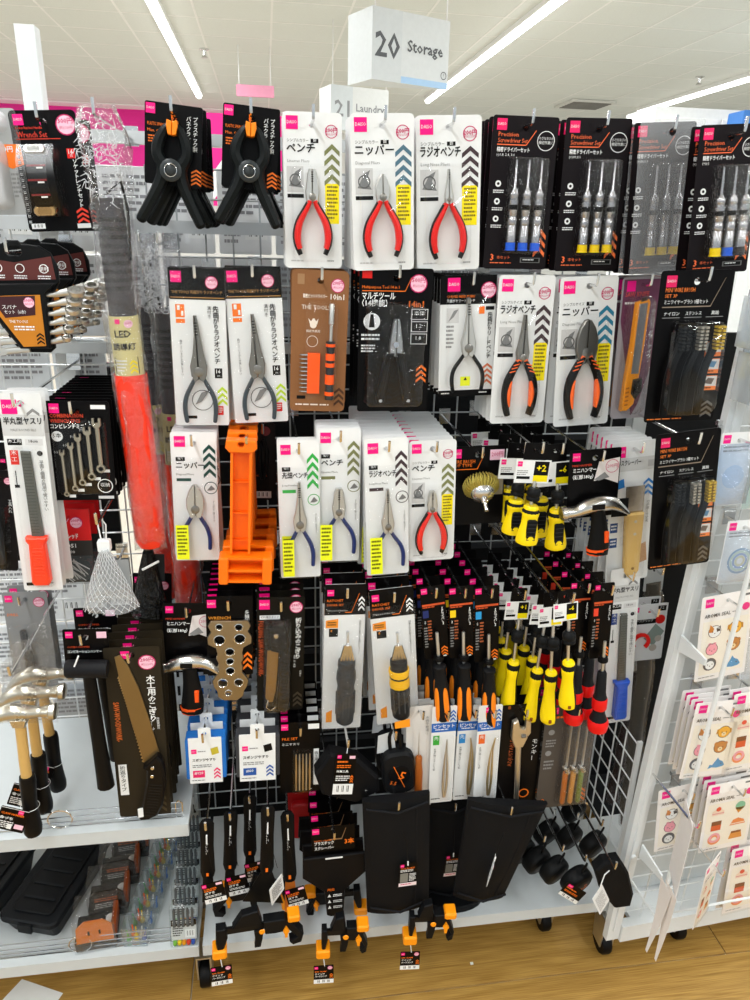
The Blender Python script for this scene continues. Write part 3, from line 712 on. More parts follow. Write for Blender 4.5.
# ---- row 2: curved needle nose with black header card
def reed_card(w, h, hz):
    r = empty('plier_pack'); c = card(r, w, h, CARDW, hz); P = Pen(w, h, hz)
    P.r(0, 0, 1, .23, CARDB, 1); P.r(0, .945, 1, 1, CARDB, 1); P.logo(.13, .02, .22); P.price(.86, .12, .14)
    P.t('CURVED REED PLIERS', .12, .155, .06, ORNG, mw=.5); P.t('先曲がりリードペンチ', .12, .19, .06, PAPER, mw=.5)
    P.r(.12, .26, .34, .38, mat('#d2d2d2'), 1); P.poly([(.15, .37), (.25, .28), (.33, .27), (.25, .33)], mat('#888888'), 2); P.lines(.12, .4, .26, .6, 6, GREYT, 1)
    P.r(.7, .25, .8, .31, ORNG, 1); P.r(.82, .25, .97, .28, INK, 1); P.tv('先曲がりリードペンチ', .9, .30, .09, INK, bold=True, step=.9); P.chev(.8, .72, .98, .9, 4, mat('#d8734a'), 1)
    P.r(.40, .83, .58, .91, LIME, 1); P.t('▲', .49, .835, .07, INK, 'c'); P.lines(.05, .965, .25, .985, 1, PAPER, 2); P.lines(.75, .965, .95, .985, 1, PAPER, 2); P.obj('printed_design', c)
    pliers(r, 0, hz-h*.58, .58*h/.175, 'needle', 'slim', BLKH, jm=STEEL, bend=-.25, sx=1.7, js=1.15*h/.175)
    blister(r, -w*.40, w*.40, hz-h*.93, hz-h*.12, .017, .004, .012); return r
hang(reed_card, 469, 275, 465, 396, 55, 'curved reed pliers with black handles on white card with black header', 'black-handled reed pliers card', 'pliers', 1.21, 4, .022)

# ================================================================== precision screwdriver sets
CAPB = mat('#1f62e0', .3); CAPY = mat('#ffd800', .3)
def driver_set(caps, cardm, txt='(+)(-)', frost=0.0):
    def build(w, h, hz):
        r = empty('screwdriver_set'); c = card(r, w, h, cardm, hz, .004); P = Pen(w, h, hz); O = mat('#ff7440', .4)
        P.logo(.06, .02, .15, mat('#f01464', .4)); P.t('Precision', .09, .10, .085, O, mw=.4); P.t('Screwdriver Set', .09, .138, .085, O, mw=.45); P.r(.08, .178, .52, .184, O, 1); P.poly([(.52, .178), (.66, .085), (.665, .09), (.525, .184)], O, 1)
        P.t('精密ドライバーセット', .08, .20, .068, PAPER, mw=.5, bold=True); P.t(txt, .08, .235, .05, PAPER, mw=.3)
        P.ring(.82, .15, .135, .010, PAPER); P.t('小さなネジの', .82, .125, .05, PAPER, 'c', mw=.22); P.t('精密作業に', .82, .152, .05, PAPER, 'c', mw=.22)
        for k in range(3):
            v = .43+k*.115; P.circ(.14, v, .045, PAPER); P.circ(.14, v, .02, cardm, 3); P.lines(.07, v+.04, .24, v+.065, 2, PAPER, 2)
        P.t('3', .1, .895, .13, O, bold=True); P.t('本セット', .2, .91, .055, O); P.lines(.1, .955, .55, .967, 1, O, 1); P.r(.58, .92, .9, .955, mat('#6a6a6a'), 1); P.r(.6, .925, .88, .95, INK, 2); P.lines(.62, .93, .86, .945, 1, PAPER, 3)
        P.chev(.78, .72, .96, .9, 3, mat('#ff7a3c'), 1); P.obj('printed_design', c)
        for k in range(3):
            x = w*(-.13+.195*k); zt_ = hz-h*.275; zb_ = hz-h*.815; L = zt_-zb_; y = -.0115
            b = MB(); b.lathe([(.0007, 0), (.0017, .001), (.0022, L*.34), (.0045, L*.36), (.0070, L*.40), (.0070, L*.44), (.0062, L*.45), (.0062, L*.47), (.0074, L*.48), (.0074, L*.66), (.0064, L*.67), (.0064, L*.69), (.0074, L*.70), (.0074, L*.78), (.0064, L*.79), (.0074, L*.80), (.0074, L)], (x, y, zt_), (0, 0, -1), mat('#b9b9bb', .25, .85), 10)
            o = b.obj('precision_screwdriver', r)
            q = MB(); q.lathe([(.0078, 0), (.0080, .005), (.0078, .010), (.0088, .0105), (.0088, .012)], (x, y, zb_-.0005), (0, 0, -1), caps[k], 10); q.obj('end_cap', o)
            g = MB(); g.lathe([(.0077, 0), (.0077, L*.06)], (x, y, zt_-L*.54), (0, 0, -1), BLACK, 10); g.obj('grip_band', o)
        xa, xb = w*(-.13)-.012, w*.26+.012
        blister(r, xa, xb, hz-h*.90, hz-h*.25, .0212, .003, .006, m=clear('blister_shine', .10, '#f8f8f9', .10, .35, 70))
        if frost:
            q = MB(); q.prism(rrect(-w/2-.001, w/2+.001, hz-h-.001, hz+.001, .004), -.0235, -.0225, clear('frosted_wrap', .16, '#ffffff', .3, haze=frost), holes=[circ(0, 0, .006, 10)]); q.obj('clear_wrap', r)
        return r
    return build
CDARK = mat('#161113', .32)
hang(driver_set((CAPB,)*3, CDARK, '(-)1.8, 2.4, 3.0'), 527, 116, 514, 269, 64, 'precision screwdriver set with three blue caps on black card', 'blue-capped precision screwdriver set', 'screwdriver set', Y1, 6, .024)
hang(driver_set((CAPY,)*3, CDARK, '(+)00,0,1'), 600, 118, 585, 271, 64, 'precision screwdriver set with three yellow caps on plain black card', 'yellow-capped black precision screwdriver set', 'screwdriver set', Y1, 6, .024)
hang(driver_set((CAPY,)*3, CDARK, '(+)00,0,1', .10), 666, 122, 652, 273, 60, 'greyish plastic-wrapped precision screwdriver set with yellow caps', 'grey wrapped precision screwdriver set', 'screwdriver set', Y1-.01, 3, .027)
hang(driver_set((CAPY, CAPB, mat('#2c2c30')), CDARK, '(+)(-)'), 733, 124, 716, 273, 62, 'precision screwdriver set with yellow, blue and black caps at the right edge', 'mixed-capped precision screwdriver set', 'screwdriver set', 1.08, 2, .024)

# ================================================================== row 1 left
# spring clamps
def spring_clamp(w, h, hz):
    r = empty('spring_clamp'); c = card(r, w, h, CARDB, hz, .003); P = Pen(w, h, hz)
    P.logo(.02, .02, .16); P.t('PLASTIC SPRING CLAMP', .05, .24, .075, ORNG, mw=.45); P.t('Max. Opening', .05, .32, .07, ORNG, mw=.4); P.lines(.06, .40, .3, .5, 3, ORNG, 2)
    P.tv('プラスチック製', .88, .13, .09, PAPER, step=.9); P.tv('バネクランプ', .76, .13, .09, PAPER, step=.9); P.chev(.82, .76, 1.0, .96, 4, ORNG, 2); P.obj('printed_design', c)
    G = mat('#121617', .5); cx, cz = 0, hz-.089
    y0 = -.016
    for g in (1, -1):
        b = MB(); pts = [(2.5, 60), (10, 54), (19, 36), (20, 20), (12, 4), (15, -15), (28, -42), (43, -70)]
        Q = sm([(cx+g*x/1000, y0+g*.0012, cz+z/1000) for x, z in pts], 3); n = len(Q)
        b.tube(Q, lerpl([.0035, .006, .0085, .0085, .010, .0095, .0085, .0078], n), G, 8, ry=lerpl([.006, .009, .011, .012, .0122, .0115, .0115, .011], n)); b.lathe([(.0075, 0), (.006, .003), (.003, .0045)], Q[-1], Q[-1]-Q[-2], G, 8); b.obj('arm', r)
    b = MB(); b.lathe([(.015, 0), (.0155, .002), (.013, .004), (.010, .0042), (.0098, .002), (.0065, .002), (.0065, .006), (.005, .007)], (cx, y0-.0125, cz), (0, -1, 0), mat('#2b3032', .4), 16); b.obj('pivot', r)
    b = MB()
    for k in range(3): b.tube([(cx+.0085*math.cos(a*PI/6), y0-.0150-k*.0008, cz+.0085*math.sin(a*PI/6)) for a in range(12)], .0008, CHROME, 5, closed=True)
    b.obj('spring', r)
    b = MB()
    for g in (1, -1): b.prism([(cx+g*.0004, cz+.064), (cx+g*.007, cz+.066), (cx+g*.008, cz+.058), (cx+g*.0055, cz+.047), (cx+g*.0004, cz+.046)], y0-.010, y0+.008, mat('#ff8a14', .45), ch=.001)
    b.obj('jaw_tip', r)
    b = MB(); b.tube([(cx-.001, -.004, cz+.062), (cx-.003, -.003, hz-.012), (0, -.002, -.004)], .0008, ORNG, 5); b.obj('tie', r)
    return r
hang(spring_clamp, 174, 104, 173, 186, 57, 'black plastic spring clamp on black card, nearer the light sticks', 'left black spring clamp', 'clamp', 1.2, 6, .034, jx=.003, jr=.015)
hang(spring_clamp, 252, 106, 249, 189, 56, 'black plastic spring clamp on black card, beside top row lineman pliers', 'second black spring clamp', 'clamp', 1.2, 6, .034, jx=.003, jr=.015)
# socket wrench set
def socket_set(w, h, hz):
    r = empty('socket_set'); c = card(r, w, h, CARDB, hz, .006); P = Pen(w, h, hz)
    P.logo(.06, .03, .15); P.t('Socket Ratchet Handle', .07, .125, .055, mat('#e2402c'), mw=.4); P.t('Wrench Set', .08, .165, .12, mat('#e2402c'), mw=.45); P.r(.06, .225, .72, .232, mat('#c9361f'), 1)
    P.price(.83, .12, .15, '300'); P.r(.78, .31, .9, .39, RED, 1); P.t('16', .84, .315, .09, PAPER, 'c', bold=True); P.t('点', .84, .355, .05, PAPER, 'c')
    P.tv('ソケットレンチセット', .88, .40, .075, PAPER, bold=True, step=.95); P.chev(.78, .80, .96, .93, 3, mat('#e8402c'), 2, True)
    for k in range(13): P.r(.02, .30+k*.05, .07, .335+k*.05, mat('#3a3a3c'), 1); P.lines(.025, .305+k*.05, .065, .33+k*.05, 2, PAPER, 2)
    P.bars(.05, .93, .26, .975); P.r(.76, .94, .97, .98, PAPER, 1); P.obj('printed_design', c)
    x0, x1, z0, z1 = -w*.37, w*.17, hz-h*.90, hz-h*.26
    b = MB(); n = 10
    prof = [(-.006-.040*math.sin(PI*(.12+.76*i/n)), z1-.004-(z1-z0-.008)*i/n) for i in range(n+1)]
    pts = [(-.003, z1-.004)]+prof+[(-.003, z0+.004)]
    b.prism([(y, z) for y, z in pts], x0+.012, x1-.012, mat('#191a1b', .3)); b.v = [(y, x, z) for x, y, z in b.v]; b.f = [f[::-1] for f in b.f]; cs = b.obj('carry_case', r)
    q = MB()
    for i in (3, 5, 7): y, z = prof[i]; q.box(x0+.012, x1-.012, y-.0018, y+.002, z-.0012, z+.0012, mat('#7a2222')); q.box(x0+.025, x0+.033, y-.003, y, z-.004, z-.002, PAPER)
    o = q.obj('strap', cs); o['kind'] = 'stuff'
    for k in range(5):
        for i, rr in ((1, .0062), (9, .0072)):
            y, z = prof[i]; q = MB(); xx = x0+.016+k*(x1-x0-.032)/4
            q.lathe([(rr*.7, -.002), (rr*.7, 0), (rr, .0), (rr, .012), (rr*.8, .014)], (xx, y+.004, z), (0, -1, .2 if i < 5 else -.2), STEEL if i < 5 else mat('#c9a878', .25, 1), 10); q.obj('socket', cs)
    A = MB(); n = len(prof); vs = []
    for x in (x0, x1): vs += [(x, y-.008, z) for y, z in prof]; 
    for x in (x0-.003, x1+.003): vs += [(x, -.0015, z) for y, z in prof]
    fs = [(i, i+1, n+i+1, n+i) for i in range(n-1)]+[(2*n+i, 2*n+i+1, i+1, i) for i in range(n-1)]+[(n+i, n+i+1, 3*n+i+1, 3*n+i) for i in range(n-1)]
    A.add(vs, fs, clear('soft_blister', .05, '#fbfbfb', .3), True); A.obj('blister', r)
    return r
hang(socket_set, 41, 110, 62, 231, 66, 'black card socket wrench set with chrome sockets in a bulky blister', 'socket wrench set', 'wrench set', 1.2, 2, .09)
# neighbour cut by the frame
def grey_case(w, h, hz):
    r = empty('measuring_tool_pack'); c = card(r, w, h, mat('#a9abab', .4), hz); P = Pen(w, h, hz)
    P.poly([(.35, .33), (.98, .33), (1, .52), (.8, .56), (.35, .38)], ORNG, 1); P.t('200円', .62, .35, .1, PAPER, bold=True, mw=.3); P.lines(.55, .6, .95, .85, 6, mat('#8a8a8a'), 1); P.obj('printed_design', c)
    blister(r, -w*.4, w*.25, hz-h*.95, hz-h*.28, .02, .005, .012, m=clear('hazed_blister', .12, '#ffffff', .15, haze=.5)); blister(r, -w*.3, w*.35, hz-h*.23, hz-h*.02, .016, .004, .012, m=clear('hazed_blister', .12, '#ffffff', .15, haze=.5), name='blister'); return r
hang(grey_case, -18, 108, 2, 215, 64, 'grey backing card with orange price flash at left frame edge', 'grey card with orange flash', 'pack', 1.2, 1)

# LED signal batons in crumpled clear bags
def baton(name, xt, yt, xb, yb, Y, label):
    A = at(xt, yt, Y); B = at(xb, yb, Y); ax = (B-A); L = ax.length; ax.normalize()
    r = empty('signal_baton', A); th = math.asin(max(-1, min(1, -ax.x))); r.rotation_euler = (0, th, 0)
    z0, z1, z2, z3 = -L*.16, -L*.415, -L*.545, -L*.985; R = .025
    b = MB(); b.lathe([(.010, 0), (.020, .004), (.0205, z0-z1)], (0, 0, z0), (0, 0, -1), mat('#3f3d41', .4), 16); g = b.obj('grip', r)
    q = MB(); q.tube([(.0, -.008, z0+.003), (.022, -.012, z0+.018), (.026, -.006, z0-.02), (.0215, -.002, z0-.09)], .0022, BLACK, 6); q.obj('wrist_strap', g)
    q = MB()
    for k in range(9): q.lathe([(.0212, 0), (.0212, .006)], (0, 0, z0-.03-k*.012), (0, 0, -1), mat('#2a292b', .5), 16)
    q = q.obj('grip_rib', g); q['kind'] = 'stuff'
    TUBE = bpy.data.materials.get('baton_red')
    if not TUBE:
        TUBE = bpy.data.materials.new('baton_red'); TUBE.use_nodes = True; bb = TUBE.node_tree.nodes['Principled BSDF']; tc = TUBE.node_tree.nodes.new('ShaderNodeTexCoord'); wv = TUBE.node_tree.nodes.new('ShaderNodeTexNoise'); wv.inputs['Scale'].default_value = 12
        bb.inputs['Base Color'].default_value = lin('#ff3a1c'); bb.inputs['Roughness'].default_value = .25; bb.inputs['Subsurface Weight'].default_value = .4; bb.inputs['Subsurface Radius'].default_value = (.03, .008, .004)
        mr = TUBE.node_tree.nodes.new('ShaderNodeMapRange'); mr.inputs['To Min'].default_value = .15; mr.inputs['To Max'].default_value = .4
        TUBE.node_tree.links.new(tc.outputs['Object'], wv.inputs['Vector']); TUBE.node_tree.links.new(wv.outputs['Fac'], mr.inputs['Value']); TUBE.node_tree.links.new(mr.outputs[0], bb.inputs['Roughness'])
    b = MB(); n = 24; vs = []; fs = []
    for z, k in ((z2, 1), (z3+.01, 1), (z3, .8)):
        for i in range(n): a = 2*PI*i/n; q = R*k*(1+.03*math.cos(8*a)); vs.append((q*math.cos(a), q*math.sin(a), z))
    for j in range(2):
        for i in range(n): a = j*n+i; c = j*n+(i+1) % n; fs.append((a, c, c+n, a+n)[::-1])
    fs.append(tuple(range(2*n, 3*n))[::-1]); b.add(vs, fs, TUBE, True); b.obj('red_tube', r)
    b = MB(); b.lathe([(.0222, 0), (.0222, z1-z2+.004)], (0, 0, z1+.002), (0, 0, -1), mat('#d9cf92', .5), 20); lb = b.obj('label_band', r)
    P = Pen(.044, z1-z2, 0, -.0232); P.r(.1, .68, .9, .98, INK, 1); P.t('LED', .5, .2, .33, INK, 'c', bold=True); P.t('誘導灯', .5, .44, .26, INK, 'c', bold=True); P.chev(.62, .72, .86, .95, 3, YEL, 2); P.lines(.15, .72, .55, .95, 4, PAPER, 2); P.r(.28, .02, .45, .1, PINK, 2); P.circ(.72, .1, .14, PRICEP, 2); P.t('300円', .72, .07, .1, PRICET, 'c', mw=.2)
    P.v = [(x, -math.sqrt(max(0, .0226**2-x*x))-.0002*((-y-.0232)/.00022+1), z+z1) for x, y, z in P.v]; P.obj('printed_label', lb)
    # bag: gathered, crumpled at the top
    b = MB(); n = 20; rows = 26; vs = []; fs = []
    rnd = random.Random(name)
    for j in range(rows+1):
        t = j/rows; z = .006-t*(L*1.005); cr = max(0, 1-t/.2)
        for i in range(n):
            a = 2*PI*i/n; e = .027+.008*cr+.004*math.sin(3*a+t*9)+rnd.uniform(-.004, .004)*(1+2.5*cr); 
            d = .027+rnd.uniform(-.004, .004)*(1+cr) 
            if j == 0: e *= .6; d *= .4
            if j == rows: d *= .25
            vs.append((e*math.cos(a), d*math.sin(a)*(1-.25*cr), z+rnd.uniform(-.003, .003)*cr*2))
    for j in range(rows):
        for i in range(n): a = j*n+i; c = j*n+(i+1) % n; fs.append((a, a+n, c+n, c))
    b.add(vs, fs, clear('baton_bag', .17, '#fbfbfc', .10, .8, 35, haze=.02), True)
    vs2 = [v for v in vs if v[2] > -L*.13]
    b.obj('plastic_bag', r)
    b = MB(); rr = random.Random(name+'b')                              # crumple strands: highlights on the bag folds put in as pale geometry
    for k in range(150):
        cx, cz = rr.uniform(-.027, .024), -rr.uniform(.010, L*.165); s_ = rr.uniform(.003, .009); a = rr.uniform(0, 2*PI); y = -rr.uniform(.012, .030)
        b.tube([(cx, y, cz), (cx+s_*math.cos(a), y-rr.uniform(-.004, .004), cz+s_*math.sin(a)), (cx+s_*1.8*math.cos(a+.7), y, cz+s_*1.8*math.sin(a+.7))], [.0002, .0008, .0002], clear('crumple_glint', .30, '#ffffff', .15, haze=.7), 4, ry=.0005, smooth=False)
    o = b.obj('fold_glint', r); o['kind'] = 'stuff'
    tag(r, label, 'baton', 'LED signal batons'); hook(Vector((A.x, YM, A.z-.006)), YM-A.y+.03, 0, {'a': 'front LED signal baton', 'b': 'darker LED signal baton behind', 'c': 'LED signal baton farthest back'}[name]) if name != 'x' else None
    return r
baton('a', 98, 112, 152, 550, 1.185, 'red LED signal baton in crumpled clear bag, frontmost and brightest')
baton('b', 160, 240, 190, 615, 1.315, 'red LED signal baton in clear bag, directly behind the front one')
baton('c', 142, 238, 168, 600, 1.40, 'red LED signal baton in clear bag, deepest of the three')

# ================================================================== row 2 cards
def bit_driver(w, h, hz):
    KR = mat('#8a5c36', .55, bump=.2, bscale=120); r = empty('driver_pack'); c = card(r, w, h, KR, hz, .008); P = Pen(w, h, hz); W_ = mat('#f2e6d8')
    P.r(.1, .03, .22, .1, mat('#a07a55'), 1); P.price(.8, .1, .12); P.t('精密ビットドライバー', .2, .165, .075, W_, mw=.42, bold=True); P.t('10in1', .68, .155, .13, W_, mw=.28, bold=True); P.t('THE TOOLS', .18, .235, .105, W_, mw=.5)
    P.poly([(.33, .37), (.30, .33), (.35, .35), (.38, .33), (.41, .33), (.44, .35), (.48, .33), (.46, .37)], W_); P.circ(.39, .375, .06, W_); P.t('精密作業用', .39, .41, .05, W_, 'c', mw=.3); P.ring(.38, .49, .10, .008, W_)
    P.r(.12, .885, .28, .91, INK); P.lines(.1, .945, .92, .965, 1, W_); P.chev(.80, .82, .98, .95, 3, mat('#4a2c16'), 2); P.obj('printed_design', c)
    b = MB(); O = mat('#ff5a10', .35); x0, x1, z0, z1 = -w*.20, w*.02, hz-h*.86, hz-h*.57
    b.box(x0, x1, -.010, -.002, z0, z1, O)
    tray = b.obj('bit_tray', r)
    for k in range(10):
        q = MB(); z = z1-.003-k*(z1-z0-.006)/9; q.tube([(x0-.010, -.0075, z), (x0+.012, -.0075, z)], .0016, CHROME, 6, up=(0, 1, 0)); q.lathe([(.0008, 0), (.0012, .004)], (x0-.013, -.0075, z), (1, 0, 0), DSTEEL, 6); q.obj('bit', tray)
    cx = w*.20
    b = MB(); zt_ = hz-h*.22; zb_ = hz-h*.91; L = zt_-zb_; b.lathe([(.0035, 0), (.0044, .002), (.0044, L*.2), (.0028, L*.21), (.0028, L*.38)], (cx, -.011, zt_), (0, 0, -1), STEEL, 10); d = b.obj('driver', r)
    b = MB(); b.lathe([(.0055, 0), (.0075, L*.01), (.0075, L*.06), (.0062, L*.1), (.0068, L*.5), (.0075, L*.52), (.0075, L*.61)], (cx, -.011, zt_-L*.375), (0, 0, -1), mat('#26282a', .4), 12); hd = b.obj('handle', d)
    for a_, b_ in ((.40, .43), (.50, .57), (.60, .64), (.72, .82), (.90, .94)):
        b = MB(); b.lathe([(.0077, 0), (.0078, L*(b_-a_))], (cx, -.011, zt_-L*a_), (0, 0, -1), O, 12); b.obj('orange_band', hd)
    blister(r, -w*.28, w*.34, hz-h*.935, hz-h*.20, .020, .003, .012); return r
hang(bit_driver, 321, 270, 317, 411, 56, 'orange bit tray and precision driver on brown kraft card', 'brown kraft driver card', 'screwdriver set', 1.2, 4, .023)
def multi_tool(w, h, hz):
    r = empty('multi_tool_pack'); c = card(r, w, h, CARDB, hz, .004); P = Pen(w, h, hz)
    P.r(.04, .02, .17, .07, RED, 1); P.t('Multipurpose Tool 14 in 1', .04, .115, .055, ORNG, mw=.5); P.poly([(.04, .15), (.62, .15), (.7, .06), (.705, .063), (.625, .155), (.04, .155)], ORNG)
    P.t('マルチツール', .04, .165, .105, PAPER, mw=.45, bold=True); P.t('（14機能）', .04, .215, .095, PAPER, mw=.4, bold=True); P.price(.80, .1, .12, '500'); P.t('14in1', .68, .215, .11, ORNG, bold=True)
    P.circ(.18, .36, .115, PAPER, 1); P.poly([(.14, .40), (.16, .31), (.2, .31), (.22, .40)], INK, 2); P.lines(.04, .445, .3, .5, 2, PAPER); P.lines(.04, .52, .24, .58, 3, PAPER)
    for k, s_ in enumerate(('本体', '1.2', '1.8')): P.r(.72, .27+k*.085, .95, .345+k*.085, mat('#dddddd'), 1); P.r(.73, .275+k*.085, .94, .34+k*.085, CARDB, 2); P.t(s_, .83, .285+k*.085, .075, PAPER, 'c')
    P.chev(.82, .66, .96, .78, 3, ORNG); P.obj('printed_design', c)
    zc = hz-h*.56; b = MB()
    for g in (1, -1):
        pts = [(g*x/1000+.001, zc+z/1000) for x, z in [(.3, 52), (4, 52), (6, 44), (9, 22), (11, 6), (10, -6), (.3, -8)]]; b.prism(pts, -.016, -.006, mat('#c4c5c3', .32, 1), ch=.0012)
        b.lathe([(.005, 0), (.005, .001), (.003, .002)], (g*.011, -.0165, zc-.006), (0, -1, 0), CHROME, 10)
    b.lathe([(.006, 0), (.005, .0015)], (.0, -.0165, zc+.012), (0, -1, 0), CHROME, 12)
    p = b.obj('plier_head', r)
    for g in (1, -1):
        b = MB(); pts = [(g*x/1000, zc+z/1000) for x, z in [(2, -2), (14, -2), (17, -9), (30, -78), (28, -86), (18, -86), (12, -60), (4, -16)]]
        b.prism(pts, -.020, -.004, mat('#0b0c0d', .3), ch=.002); hd = b.obj('handle', p)
        b = MB(); pts = [(g*x/1000, zc+z/1000) for x, z in [(9, -14), (13, -14), (25, -74), (20, -76)]]; b.prism(pts, -.0212, -.0195, mat('#1b1d1f', .3), ch=.0006); b.lathe([(.003, 0), (.003, .001)], (g*.0235, -.0205, zc-.080), (0, -1, 0), CHROME, 8); b.obj('blade_cover', hd)
    blister(r, -w*.42, w*.42, hz-h*.965, hz-h*.22, .024, .004, .012, m=clear('blister_shine', .12, '#f2f3f5', .10, .35, 70)); return r
hang(multi_tool, 397, 268, 392, 411, 72, 'black fourteen in one multi tool with plier head on black card', 'black multi tool card', 'multi tool', 1.195, 3, .06)
def cutter(w, h, hz):
    PU = mat('#6b3a55', .35); r = empty('cutter_pack'); c = card(r, w, h, mat('#a19da2', .35), hz, .008); P = Pen(w, h, hz); O = mat('#ff9d12', .35)
    P.poly([(.04, .02), (.97, .02), (.97, .6), (.7, .9), (.55, .98), (.04, .3)], PU, 1); P.r(.12, .03, .34, .1, MAG, 2); P.t('SAW KNIFE', .1, .10, .16, mat('#e85a50'), mw=.6, lay=3); P.lines(.1, .17, .5, .2, 1, PAPER); P.tv('のこ刃カッターナイフ', .86, .22, .13, PAPER, bold=True, lay=3, step=.95); P.obj('printed_design', c)
    def body(n_, pts, y0, y1, m, parent, ch=.001): b = MB(); b.prism([(-w/2+u*w, hz-v*h) for u, v in pts], y0, y1, m, ch=ch); return b.obj(n_, parent)
    k = body('cutter_body', [(.33, .17), (.62, .15), (.66, .17), (.62, .45), (.56, .72), (.50, .88), (.34, .93), (.18, .93), (.22, .72), (.30, .45)], -.016, -.004, O, r, .002)
    body('blade_channel', [(.38, .18), (.58, .17), (.53, .66), (.34, .66)], -.0175, -.0155, mat('#8f8d8c', .3, .8), k); body('blade', [(.42, .145), (.58, .13), (.585, .17), (.42, .19)], -.0150, -.0135, mat('#5a4a44', .4, .6), k)
    body('slide_lock', [(.40, .70), (.60, .69), (.62, .78), (.48, .84), (.38, .80)], -.024, -.0155, BLACK, k, .002)
    for j in range(5): body('grip_slot', [(.24, .76+j*.03), (.33, .755+j*.03), (.33, .767+j*.03), (.24, .772+j*.03)], -.0166, -.0155, mat('#c76d05'), k, 0)
    blister(r, -w*.40, w*.30, hz-h*.965, hz-h*.11, .026, .004, .02, m=clear('blister_shine', .12, '#f2f3f5', .10, .35, 70)); return r
hang(cutter, 643, 276, 628, 418, 38, 'orange snap cutter with saw blade on purple and grey card', 'orange saw cutter card', 'cutter', 1.2, 2, .03)
def brush_set(w, h, hz):
    r = empty('wire_brush_set'); c = card(r, w, h, CARDB, hz, .005); P = Pen(w, h, hz); O = mat('#f08030')
    P.logo(.08, .03, .14, mat('#d8155c')); P.t('MINI WIRE BRUSH', .08, .105, .075, O, mw=.4); P.t('SET 3P', .08, .145, .06, O, mw=.3); P.t('ミニワイヤーブラシ 3種セット', .08, .185, .06, PAPER, mw=.6); P.poly([(.06, .225), (.72, .225), (.88, .05), (.885, .05), (.725, .232), (.06, .232)], mat('#8a7a6a'))
    for u, s_ in ((.2, 'ナイロン'), (.5, 'ステンレス'), (.8, '真鍮')): P.t(s_, u, .26, .055, PAPER, 'c', mw=.22); P.r(u-.12, .295, u+.12, .299, GREYT)
    for k, cc in enumerate(('#d9a0b0', '#5a86a8', '#6a5a50')): v = .46+k*.115; P.r(.74, v, .97, v+.10, O, 1); P.r(.745, v+.004, .965, v+.072, mat('#d6d3d0'), 2); P.poly([(.78, v+.05), (.84, v+.015), (.93, v+.02), (.9, v+.06)], mat(cc), 3); P.lines(.76, v+.08, .95, v+.095, 1, INK, 3)
    P.chev(.80, .86, .96, .97, 3, mat('#5c5a58')); P.lines(.04, .975, .7, .988, 1, O); P.obj('printed_design', c)
    for k, (bm, bn) in enumerate(((mat('#202224', .6), 'n'), (mat('#a9a59a', .4, .6), 's'), (mat('#cfae3a', .4, .5), 'b'))):
        x = w*(-.16+.235*k); zt_ = hz-h*.33; zb_ = hz-h*.94
        dx = -w*.13; b = MB(); G = mat('#0b0c0d', .35)
        b.tube(sm([(x+.002, -.009, zt_), (x, -.009, zt_-h*.14), (x+dx*.35, -.012, zt_-h*.20), (x+dx*.8, -.014, zt_-h*.27), (x+dx, -.013, zt_-h*.38), (x+dx, -.012, zb_)], 4), lerpl([.009, .0085, .0065, .0065, .007, .0065], 21), G, 8, ry=.0055); hd = b.obj('brush_handle', r)
        q = MB()
        for i in range(7):
            for j in range(2): q.box(x-.006+j*.008, x-.001+j*.008, -.024, -.013, zt_-.004-i*.0052-.0032, zt_-.004-i*.0052, bm)
        o = q.obj('bristles', hd); o['kind'] = 'stuff'
    blister(r, -w*.36, w*.42, hz-h*.95, hz-h*.30, .027, .004, .02); return r
hang(brush_set, 699, 270, 678, 421, 71, 'three mini wire brushes on black card, second row, right end', 'upper wire brush set card', 'brush set', 1.04, 1, .05)
hang(brush_set, 689, 431, 678, 566, 62, 'three mini wire brushes on black card, below the other brush set', 'lower wire brush set card', 'brush set', 1.035, 1, .05)
